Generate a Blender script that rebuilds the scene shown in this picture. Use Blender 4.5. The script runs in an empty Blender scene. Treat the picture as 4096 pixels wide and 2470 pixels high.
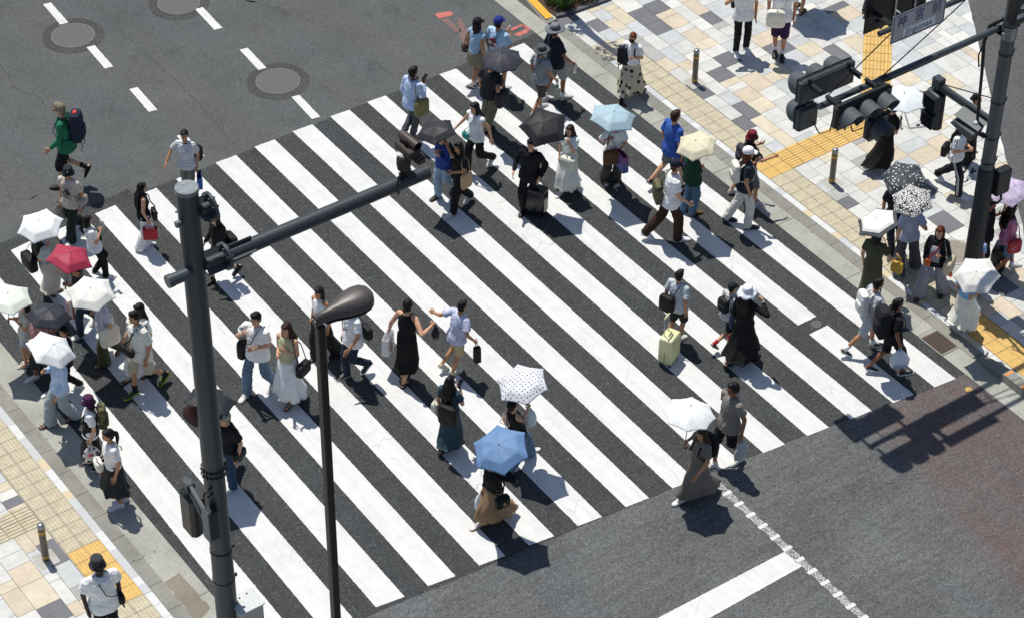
import bpy, bmesh, math, random
import numpy as np
from mathutils import Vector, Matrix, Quaternion
random.seed(7); rng = np.random.default_rng(7)
C = bpy.context.scene.collection
PI = math.pi
def V(*a): return np.array(a, float)
def lin(h):
    c = [int(h[i:i+2], 16) / 255 for i in (0, 2, 4)]
    return tuple(x / 12.92 if x <= .04045 else ((x + .055) / 1.055) ** 2.4 for x in c)

# ------------------------------------------------------------------ mesh builder
class MB:
    def __init__(s): s.v = []; s.f = []; s.m = []; s.n = 0
    def add(s, verts, faces, mi=0):
        verts = np.asarray(verts, float).reshape(-1, 3)
        s.v.append(verts); o = s.n
        for f in faces: s.f.append(tuple(i + o for i in f)); s.m.append(mi)
        s.n += len(verts); return s
    def ring_loft(s, rings, mi=0, cap=True):
        n = len(rings[0]); fs = []
        for k in range(len(rings) - 1):
            for i in range(n):
                j = (i + 1) % n
                fs.append((k*n+i, k*n+j, (k+1)*n+j, (k+1)*n+i))
        if cap:
            fs.append(tuple(range(n - 1, -1, -1))); fs.append(tuple((len(rings)-1)*n + i for i in range(n)))
        return s.add(np.concatenate(rings), fs, mi)
    def box(s, c, d, mi=0, M=None):
        h = np.array(d, float) / 2
        v = np.array([[x, y, z] for x in (-1, 1) for y in (-1, 1) for z in (-1, 1)], float) * h
        if M is not None: v = v @ np.asarray(M).T
        return s.add(v + np.array(c, float), [(0, 1, 3, 2), (4, 6, 7, 5), (0, 4, 5, 1), (2, 3, 7, 6), (0, 2, 6, 4), (1, 5, 7, 3)], mi)
    def bbox(s, c, d, b, mi=0, M=None):   # bevelled box (chamfered edges)
        h = np.array(d, float) / 2; b = min(b, *(h * .9)); rings = []
        def rect(x, y, z, c_): return [[-x+c_, -y, z], [x-c_, -y, z], [x, -y+c_, z], [x, y-c_, z], [x-c_, y, z], [-x+c_, y, z], [-x, y-c_, z], [-x, -y+c_, z]]
        for z, q in ((-h[2], b), (-h[2] + b, 0), (h[2] - b, 0), (h[2], b)): rings.append(np.array(rect(h[0]-q, h[1]-q, z, b)))
        rings = [(r @ np.asarray(M).T if M is not None else r) + np.array(c, float) for r in rings]
        return s.ring_loft(rings, mi)
    def tube(s, p0, p1, r0, r1=None, n=12, mi=0, cap=True):
        return s.path([p0, p1], [r0, r0 if r1 is None else r1], n, mi, cap)
    def path(s, pts, rs, n=8, mi=0, cap=True, flat=1.0, up=None):
        pts = [np.array(q, float) for q in pts]
        if np.isscalar(rs): rs = [rs] * len(pts)
        rings = []; U = None
        for i, q in enumerate(pts):
            d = pts[min(i+1, len(pts)-1)] - pts[max(i-1, 0)]; d = d / (np.linalg.norm(d) + 1e-9)
            if U is None:
                a = np.array(up, float) if up is not None else (np.array([0, 0, 1.]) if abs(d[2]) < .9 else np.array([1., 0, 0]))
                U = a
            U = U - d * (U @ d); U /= np.linalg.norm(U) + 1e-9
            W = np.cross(d, U); t = np.arange(n) * 2 * PI / n
            rings.append(q + rs[i] * (np.cos(t)[:, None] * W + flat * np.sin(t)[:, None] * U))
        return s.ring_loft(rings, mi, cap)
    def ell(s, c, r, mi=0, nu=14, nv=9, M=None, e=1.0):
        rings = []
        for k in range(1, nv):
            ph = -PI/2 + PI * k / nv; t = np.arange(nu) * 2 * PI / nu
            sp = lambda x: np.sign(x) * np.abs(x) ** e
            rings.append(np.stack([sp(np.cos(ph)) * sp(np.cos(t)), sp(np.cos(ph)) * sp(np.sin(t)), np.full(nu, sp(np.sin(ph)))], 1))
        v = np.concatenate([[[0, 0, -1.]]] + rings + [[[0, 0, 1.]]]) * np.array(r, float)
        if M is not None: v = v @ np.asarray(M).T
        f = [(0, 1 + (i+1) % nu, 1 + i) for i in range(nu)]
        for k in range(nv - 2):
            for i in range(nu):
                j = (i+1) % nu; a = 1 + k*nu; f.append((a+i, a+j, a+nu+j, a+nu+i))
        L = 1 + (nv-2)*nu; f += [(L+i, L+(i+1) % nu, len(v)-1) for i in range(nu)]
        return s.add(v + np.array(c, float), f, mi)
    def cap(s, p0, p1, r0, r1, mi=0):
        p0 = np.array(p0, float); p1 = np.array(p1, float); d = p1 - p0; L = np.linalg.norm(d) + 1e-9; d /= L
        pts = [p0 - d*r0*.98, p0 - d*r0*.7, p0, p0 + d*L*.5, p1, p1 + d*r1*.7, p1 + d*r1*.98]
        return s.path(pts, [r0*.2, r0*.72, r0, (r0+r1)/2, r1, r1*.72, r1*.2], 10, mi)
    def lathe(s, prof, c=(0, 0, 0), n=20, mi=0, M=None, cap=True):
        t = np.arange(n) * 2 * PI / n; rings = []
        for r, z in prof:
            q = np.stack([r*np.cos(t), r*np.sin(t), np.full(n, z)], 1)
            if M is not None: q = q @ np.asarray(M).T
            rings.append(q + np.array(c, float))
        return s.ring_loft(rings, mi, cap)
    def poly(s, pts, z=None, mi=0):
        v = [(q[0], q[1], q[2] if z is None else z) for q in pts]
        return s.add(v, [tuple(range(len(v)))], mi)
    def prism(s, pts, z0, z1, mi=0):
        a = sum(pts[i][0]*pts[(i+1) % len(pts)][1] - pts[(i+1) % len(pts)][0]*pts[i][1] for i in range(len(pts)))
        if a < 0: pts = pts[::-1]
        return s.ring_loft([np.array([(x, y, z0) for x, y in pts]), np.array([(x, y, z1) for x, y in pts])], mi)
    def mesh(s, name):
        me = bpy.data.meshes.new(name)
        v = np.concatenate(s.v) if s.v else np.zeros((0, 3))
        me.from_pydata(v.tolist(), [], s.f)
        me.polygons.foreach_set('material_index', s.m)
        me.update(); return me
    def build(s, name, mats, parent=None, smooth=True, loc=None, rz=0.0, ang=None):
        me = s.mesh(name)
        for m in (mats if isinstance(mats, (list, tuple)) else [mats]): me.materials.append(m)
        if smooth: me.polygons.foreach_set('use_smooth', [True] * len(me.polygons))
        if smooth and ang is not None:
            me.set_sharp_from_angle(angle=math.radians(ang))
        o = bpy.data.objects.new(name, me); C.objects.link(o)
        if loc is not None: o.location = loc
        o.rotation_euler = (0, 0, rz)
        if parent is not None: o.parent = parent
        return o
def axisM(d, up=(0, 0, 1)):   # matrix whose z column is d
    d = np.array(d, float); d /= np.linalg.norm(d); u = np.array(up, float)
    if abs(u @ d) > .95: u = np.array([1., 0, 0])
    x = np.cross(u, d); x /= np.linalg.norm(x); y = np.cross(d, x)
    return np.stack([x, y, d], 1)
def tag(o, label=None, cat=None, group=None, kind=None):
    if label: o['label'] = label
    if cat: o['category'] = cat
    if group: o['group'] = group
    if kind: o['kind'] = kind
    return o
def empty(name, loc, label, cat, group=None, rz=0.0):
    o = bpy.data.objects.new(name, None); o.empty_display_size = .1; C.objects.link(o)
    o.location = loc; o.rotation_euler = (0, 0, rz)
    return tag(o, label, cat, group)
def struct(name, mb, m, smooth=False): return tag(mb.build(name, m, smooth=smooth), kind='structure')

# ------------------------------------------------------------------ materials
class NT:
    def __init__(s, name):
        s.mat = bpy.data.materials.new(name); s.mat.use_nodes = True; s.t = s.mat.node_tree; s.p = s.t.nodes['Principled BSDF']
    def n(s, typ, **k):
        o = s.t.nodes.new(typ)
        for a, b in k.items():
            if a in o.inputs: o.inputs[a].default_value = b
            else: setattr(o, a, b)
        return o
    def l(s, a, b): s.t.links.new(a, b)
    def ramp(s, fac, stops):
        r = s.n('ShaderNodeValToRGB'); cr = r.color_ramp
        while len(cr.elements) < len(stops): cr.elements.new(.5)
        for e, (p, c) in zip(cr.elements, stops): e.position = p; e.color = (*c, 1) if len(c) == 3 else c
        s.l(fac, r.inputs[0]); return r.outputs[0]
    def mix(s, f, a, b, mode='MIX'):
        m = s.n('ShaderNodeMix', data_type='RGBA', blend_type=mode)
        for i, x in ((0, f), (6, a), (7, b)):
            if hasattr(x, 'links') or isinstance(x, bpy.types.NodeSocket): s.l(x, m.inputs[i])
            elif i == 0: m.inputs[0].default_value = x
            else: m.inputs[i].default_value = (*x, 1)
        return m.outputs[2]
    def math(s, op, a, b=None, clamp=False):
        m = s.n('ShaderNodeMath', operation=op, use_clamp=clamp)
        for i, x in ((0, a), (1, b)):
            if x is None: continue
            if isinstance(x, bpy.types.NodeSocket): s.l(x, m.inputs[i])
            else: m.inputs[i].default_value = x
        return m.outputs[0]
    def obj(s): return s.n('ShaderNodeTexCoord').outputs['Object']
    def noise(s, co, scale, detail=3, rough=.55, dist=0):
        n = s.n('ShaderNodeTexNoise', Scale=scale, Detail=detail, Roughness=rough, Distortion=dist); s.l(co, n.inputs['Vector']); return n.outputs['Fac']
    def map(s, co, sc=(1, 1, 1), rot=(0, 0, 0)):
        m = s.n('ShaderNodeMapping'); s.l(co, m.inputs[0]); m.inputs['Scale'].default_value = sc; m.inputs['Rotation'].default_value = rot; return m.outputs[0]
    def bump(s, h, strength=.3, dist=.01):
        b = s.n('ShaderNodeBump', Strength=strength, Distance=dist); s.l(h, b.inputs['Height']); s.l(b.outputs[0], s.p.inputs['Normal'])
    def base(s, c):
        if isinstance(c, bpy.types.NodeSocket): s.l(c, s.p.inputs['Base Color'])
        else: s.p.inputs['Base Color'].default_value = (*c, 1)
    def set(s, **k):
        for a, b in k.items(): s.p.inputs[a.replace('_', ' ')].default_value = b
MATS = {}
def mul(c, k): return tuple(min(1, x * k) for x in c)
def plain(hexc, rough=.6, metal=0.0, var=.15, scale=30, bump=.0, key='', spec=.5):
    k = ('p', hexc, rough, metal, var, scale, bump, key)
    if k in MATS: return MATS[k]
    t = NT('mat_' + hexc); c = lin(hexc); f = t.noise(t.obj(), scale, 4)
    t.base(t.ramp(f, [(.3, mul(c, 1 - var)), (.7, mul(c, 1 + var))]))
    t.set(Roughness=rough, Metallic=metal); t.p.inputs['Specular IOR Level'].default_value = spec
    if bump: t.bump(f, bump, .004)
    MATS[k] = t.mat; return t.mat
def soft(c, k=.12):
    l = .3*c[0]+.55*c[1]+.15*c[2]; return tuple(x*(1-k)+l*k for x in c)
def cloth(hexc, pat=None, rough=.85):
    k = ('c', hexc, pat, rough)
    if k in MATS: return MATS[k]
    t = NT('cloth_' + hexc); c = soft(lin(hexc)); c = tuple(min(.90, x*1.22+.001) for x in c); co = t.obj()
    f = t.noise(co, 9, 4, .6); col = t.ramp(f, [(.3, mul(c, .90)), (.7, mul(c, 1.06))])
    fine = t.noise(t.map(co, (1, 1, .6)), 140, 2)
    sep = t.n('ShaderNodeSeparateXYZ'); t.l(co, sep.inputs[0]); X, Y_, Z = sep.outputs
    if pat in ('sidestripe', 'trim'):
        s2 = t.n('ShaderNodeSeparateXYZ'); t.l(t.n('ShaderNodeTexCoord').outputs['Normal'], s2.inputs[0]); NX = s2.outputs[0]
    if pat in ('hstripe', 'vstripe', 'pinstripe'):
        ax = Z if pat == 'hstripe' else (t.math('ADD', X, t.math('MULTIPLY', Y_, .6)))
        w = t.math('SINE', t.math('MULTIPLY', ax, {'hstripe': 2*PI/.030, 'vstripe': 2*PI/.034, 'pinstripe': 2*PI/.02}[pat]))
        dk = {'hstripe': '5c6476', 'vstripe': '15181e', 'pinstripe': '6e7080'}[pat]
        col = t.mix(t.ramp(w, [(.45, (0, 0, 0)), (.55, (1, 1, 1))]), col, lin(dk))
    elif pat == 'print':
        n = t.noise(co, 26, 2, .5, 1.0); col = t.mix(t.ramp(n, [(.58, (0, 0, 0)), (.62, (.6, .6, .6))]), col, lin('6a7078'))
    elif pat == 'flower':
        n = t.n('ShaderNodeTexVoronoi', Scale=17); t.l(co, n.inputs['Vector'])
        m = t.ramp(n.outputs['Distance'], [(.16, (1, 1, 1)), (.30, (0, 0, 0))]); hue = t.ramp(n.outputs['Color'], [(.35, lin('8f4a52')), (.5, lin('5a6f9e')), (.7, lin('d8d8e0'))])
        col = t.mix(m, col, hue)
    elif pat == 'spots':
        n = t.n('ShaderNodeTexVoronoi', Scale=9, Randomness=.6); t.l(co, n.inputs['Vector'])
        col = t.mix(t.ramp(n.outputs['Distance'], [(.30, (1, 1, 1)), (.42, (0, 0, 0))]), col, lin('2d2c28'))
    elif pat == 'sidestripe':
        m1 = t.ramp(t.math('ABSOLUTE', t.math('SINE', t.math('MULTIPLY', Y_, 90))), [(.35, (1, 1, 1)), (.45, (0, 0, 0))])
        col = t.mix(t.ramp(t.math('ABSOLUTE', NX), [(.965, (0, 0, 0)), (.975, (1, 1, 1))]), col, (.72, .72, .74))
    elif pat == 'trim':
        m1 = t.ramp(t.math('ABSOLUTE', t.math('SINE', t.math('MULTIPLY', Y_, 70))), [(.30, (1, 1, 1)), (.42, (0, 0, 0))])
        col = t.mix(t.math('MULTIPLY', t.ramp(t.math('ABSOLUTE', X), [(.165, (0, 0, 0)), (.175, (1, 1, 1))]), m1), col, (.02, .02, .025))
    elif pat == 'gradient':
        col = t.ramp(t.math('ADD', t.math('MULTIPLY', Z, 2.6), .5), [(.1, lin('31548f')), (.55, lin('6a5a96')), (.95, lin('8e4a78'))])
    elif pat == 'dots':
        n = t.n('ShaderNodeTexVoronoi', Scale=16, Randomness=.3); t.l(co, n.inputs['Vector'])
        col = t.mix(t.ramp(n.outputs['Distance'], [(.22, (1, 1, 1)), (.30, (0, 0, 0))]), col, lin('3a3a3c'))
    elif pat == 'redstripe':
        w = t.math('SINE', t.math('MULTIPLY', X, 60)); col = t.mix(t.ramp(w, [(.55, (0, 0, 0)), (.62, (1, 1, 1))]), col, lin('a01c20'))
    elif pat == 'blackprint':
        n = t.noise(co, 9, 3, .6, .6); col = t.mix(t.ramp(n, [(.50, (0, 0, 0)), (.53, (1, 1, 1))]), col, lin('17171a'))
    elif pat == 'camo':
        n = t.noise(co, 11, 2, .5, .8); col = t.ramp(n, [(.40, lin('2c2d22')), (.46, lin('55523a')), (.56, lin('77724f')), (.62, lin('3a3628'))])
    t.base(col); t.set(Roughness=rough); t.p.inputs['Specular IOR Level'].default_value = .25
    h = t.math('ADD', t.math('MULTIPLY', fine, .35), t.math('MULTIPLY', t.noise(t.map(co, (1, 1, .35)), 22, 4, .6, .7), 1.2))
    t.bump(h, .35, .012); MATS[k] = t.mat; return t.mat
SKIN = [lin(x) for x in ('e2bda4', 'd2a283', 'bd8a68', '94634a', '6b4530', '48302a')]
def skin(i):
    k = ('s', i)
    if k in MATS: return MATS[k]
    t = NT('skin'); c = SKIN[i]; f = t.noise(t.obj(), 14, 4); t.base(t.ramp(f, [(.3, mul(c, .88)), (.7, mul(c, 1.08))]))
    t.set(Roughness=.5); t.p.inputs['Subsurface Weight'].default_value = .0; t.p.inputs['Specular IOR Level'].default_value = .35
    MATS[k] = t.mat; return t.mat
def hairmat(hexc):
    k = ('h', hexc)
    if k in MATS: return MATS[k]
    t = NT('hair_' + hexc); c = lin(hexc); f = t.noise(t.map(t.obj(), (1, 1, .12)), 90, 3)
    t.base(t.ramp(f, [(.3, mul(c, .55)), (.7, mul(c, 1.25))])); t.set(Roughness=.5); t.p.inputs['Specular IOR Level'].default_value = .22; t.bump(f, .5, .01); MATS[k] = t.mat; return t.mat
def canopy_mat(hexc, pat):
    t = NT('canopy'); c = soft(lin(hexc), .1); co = t.obj(); f = t.noise(co, 7, 5, .6)
    col = t.ramp(f, [(.3, mul(c, .93)), (.7, mul(c, 1.05))])
    def vor(scale, r=.5):
        n = t.n('ShaderNodeTexVoronoi', Scale=scale, Randomness=r); t.l(co, n.inputs['Vector']); return n
    if pat == 'dots':
        u = t.n('ShaderNodeAttribute', attribute_name='UVMap'); n = vor(16, .12); t.l(u.outputs['Vector'], n.inputs['Vector'])
        col = t.mix(t.ramp(n.outputs['Distance'], [(.15, (1, 1, 1)), (.21, (0, 0, 0))]), col, lin('23232c'))
    elif pat == 'flecks':
        n = vor(19, .75); col = t.mix(t.ramp(n.outputs['Distance'], [(.24, (1, 1, 1)), (.31, (0, 0, 0))]), col, (.72, .74, .72))
    elif pat == 'pebbles':
        n = t.n('ShaderNodeTexVoronoi', Scale=26, feature='DISTANCE_TO_EDGE'); t.l(co, n.inputs['Vector'])
        col = t.mix(t.ramp(n.outputs['Distance'], [(.10, (0, 0, 0)), (.14, (1, 1, 1))]), col, (.8, .8, .78))
    elif pat == 'scribble':
        a = t.noise(co, 7, 3, .6, 2.5); b = t.noise(t.map(co, (1.3, .9, 1)), 9, 3, .6, 2.5)
        col = t.mix(t.ramp(a, [(.44, (0, 0, 0)), (.48, (.8, .8, .8)), (.52, (0, 0, 0))]), col, lin('c077b4')); col = t.mix(t.ramp(b, [(.46, (0, 0, 0)), (.49, (.8, .8, .8)), (.52, (0, 0, 0))]), col, lin('6f86c8'))
    t.base(col); t.set(Roughness=.55); t.p.inputs['Specular IOR Level'].default_value = .3
    h = t.noise(t.map(co, (1, 1, 1)), 16, 4, .6, .4); t.bump(h, .32, .012)
    lum = sum(c) / 3
    if lum > .3:
        tr = t.n('ShaderNodeBsdfTranslucent'); t.l(col, tr.inputs['Color']) if isinstance(col, bpy.types.NodeSocket) else None
        mx = t.n('ShaderNodeMixShader'); mx.inputs[0].default_value = .12
        t.l(t.p.outputs[0], mx.inputs[1]); t.l(tr.outputs[0], mx.inputs[2]); t.l(mx.outputs[0], t.t.nodes['Material Output'].inputs[0])
    return t.mat
def asphalt(name, c0, c1, speck=.5, sc=62, big=.22, red=False, streak=False, grain=.13):
    t = NT(name); co = t.obj(); f = t.noise(co, sc, 4, .7); col = t.ramp(f, [(.32, c0), (.68, c1)])
    L = t.noise(co, .7, 4, .6); col = t.mix(1.0, col, t.ramp(L, [(.3, (1-big,)*3), (.7, (1+big*.3,)*3)]), 'MULTIPLY')
    if streak:
        s2 = t.noise(t.map(co, (.5, 6, 1), (0, 0, .12)), 1.3, 4, .65); col = t.mix(1.0, col, t.ramp(s2, [(.36, (.86,)*3), (.64, (1.06,)*3)]), 'MULTIPLY')
        s3 = t.noise(co, 13, 4, .7); col = t.mix(1.0, col, t.ramp(s3, [(.35, (.82,)*3), (.65, (1.12,)*3)]), 'MULTIPLY')
    if red:
        sep = t.n('ShaderNodeSeparateXYZ'); t.l(co, sep.inputs[0])
        n = t.noise(t.map(co, (2.2, .7, 1), (0, 0, -.2)), 1.1, 4, .65)
        a = t.math('ADD', sep.outputs[0], t.math('MULTIPLY', sep.outputs[1], -.22)); m = t.ramp(t.math('DIVIDE', a, 16), [(.655, (0, 0, 0)), (.69, (1, 1, 1))])
        yy = t.ramp(t.math('MULTIPLY', sep.outputs[1], -.05), [(.613, (0, 0, 0)), (.628, (1, 1, 1))])
        m = t.math('MULTIPLY', t.math('MULTIPLY', m, yy), t.ramp(n, [(.34, (.28,)*3), (.62, (.9,)*3)])); fr = t.ramp(f, [(.35, (.3,)*3), (.6, (1,)*3)])
        col = t.mix(t.math('MULTIPLY', m, fr), col, (.135, .088, .082))
    v2 = t.n('ShaderNodeTexVoronoi', Scale=34); t.l(co, v2.inputs['Vector']); w2 = t.n('ShaderNodeSeparateColor'); t.l(v2.outputs['Color'], w2.inputs[0])
    col = t.mix(1.0, col, t.ramp(w2.outputs[0], [(0, (1-grain,)*3), (1, (1+grain,)*3)]), 'MULTIPLY')
    g3 = t.noise(co, 19, 3, .7); col = t.mix(1.0, col, t.ramp(g3, [(.3, (1-grain*.5,)*3), (.7, (1+grain*.5,)*3)]), 'MULTIPLY')
    v = t.n('ShaderNodeTexVoronoi', Scale=36); t.l(co, v.inputs['Vector'])
    wn = t.n('ShaderNodeSeparateColor'); t.l(v.outputs['Color'], wn.inputs[0])
    m = t.math('MULTIPLY', t.ramp(v.outputs['Distance'], [(.22, (1, 1, 1)), (.40, (0, 0, 0))]), t.ramp(wn.outputs[0], [(.86, (0, 0, 0)), (.99, (speck*.75,)*3)]))
    col = t.mix(m, col, (.42, .42, .40))
    st = t.noise(co, 1.9, 5, .62, .4); col = t.mix(1.0, col, t.ramp(st, [(.56, (1,)*3), (.74, (.80, .80, .81))]), 'MULTIPLY'); tn = t.noise(t.map(co, (.9, .25, 1)), .55, 3, .6); col = t.mix(1.0, col, t.ramp(tn, [(.38, (.985, 1.0, 1.01)), (.62, (1.0, .985, .955))]), 'MULTIPLY')
    d = t.math('MULTIPLY', t.ramp(v.outputs['Distance'], [(.2, (1, 1, 1)), (.4, (0, 0, 0))]), t.ramp(wn.outputs[1], [(.82, (0, 0, 0)), (.99, (.5,)*3)]))
    col = t.mix(d, col, mul(c0, .45))
    t.base(col); t.set(Roughness=.92); t.p.inputs['Specular IOR Level'].default_value = .12; t.bump(f, .5, .01); return t.mat
STRIPES = [[(-2.612, -0.417), (-2.229, -0.365), (-2.406, -11.252), (-2.921, -11.176)], [(-1.737, -0.366), (-1.338, -0.328), (-1.512, -11.334), (-2.01, -11.261)], [(-0.866, -0.321), (-0.455, -0.297), (-0.622, -11.418), (-1.104, -11.349)], [(0.001, -0.282), (0.421, -0.27), (0.264, -11.504), (-0.204, -11.437)], [(0.863, -0.249), (1.291, -0.247), (1.147, -11.591), (0.691, -11.528)], [(1.721, -0.222), (2.153, -0.229), (2.026, -11.68), (1.58, -11.62)], [(2.575, -0.201), (3.008, -0.216), (2.902, -11.771), (2.464, -11.713)], [(3.424, -0.186), (3.856, -0.207), (3.774, -11.863), (3.342, -11.808)], [(4.269, -0.178), (4.696, -0.203), (4.642, -11.957), (4.215, -11.905)], [(5.11, -0.176), (5.53, -0.204), (5.507, -12.053), (5.082, -12.003)], [(5.946, -0.18), (6.357, -0.209), (6.367, -12.151), (5.944, -12.103)], [(6.778, -0.19), (7.176, -0.218), (7.225, -12.25), (6.8, -12.204)], [(7.605, -0.206), (7.989, -0.233), (8.078, -12.351), (7.651, -12.307)], [(8.428, -0.228), (8.794, -0.251), (8.928, -12.454), (8.496, -12.411)], [(9.247, -0.257), (9.592, -0.275), (9.774, -12.559), (9.336, -12.517)]]
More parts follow.
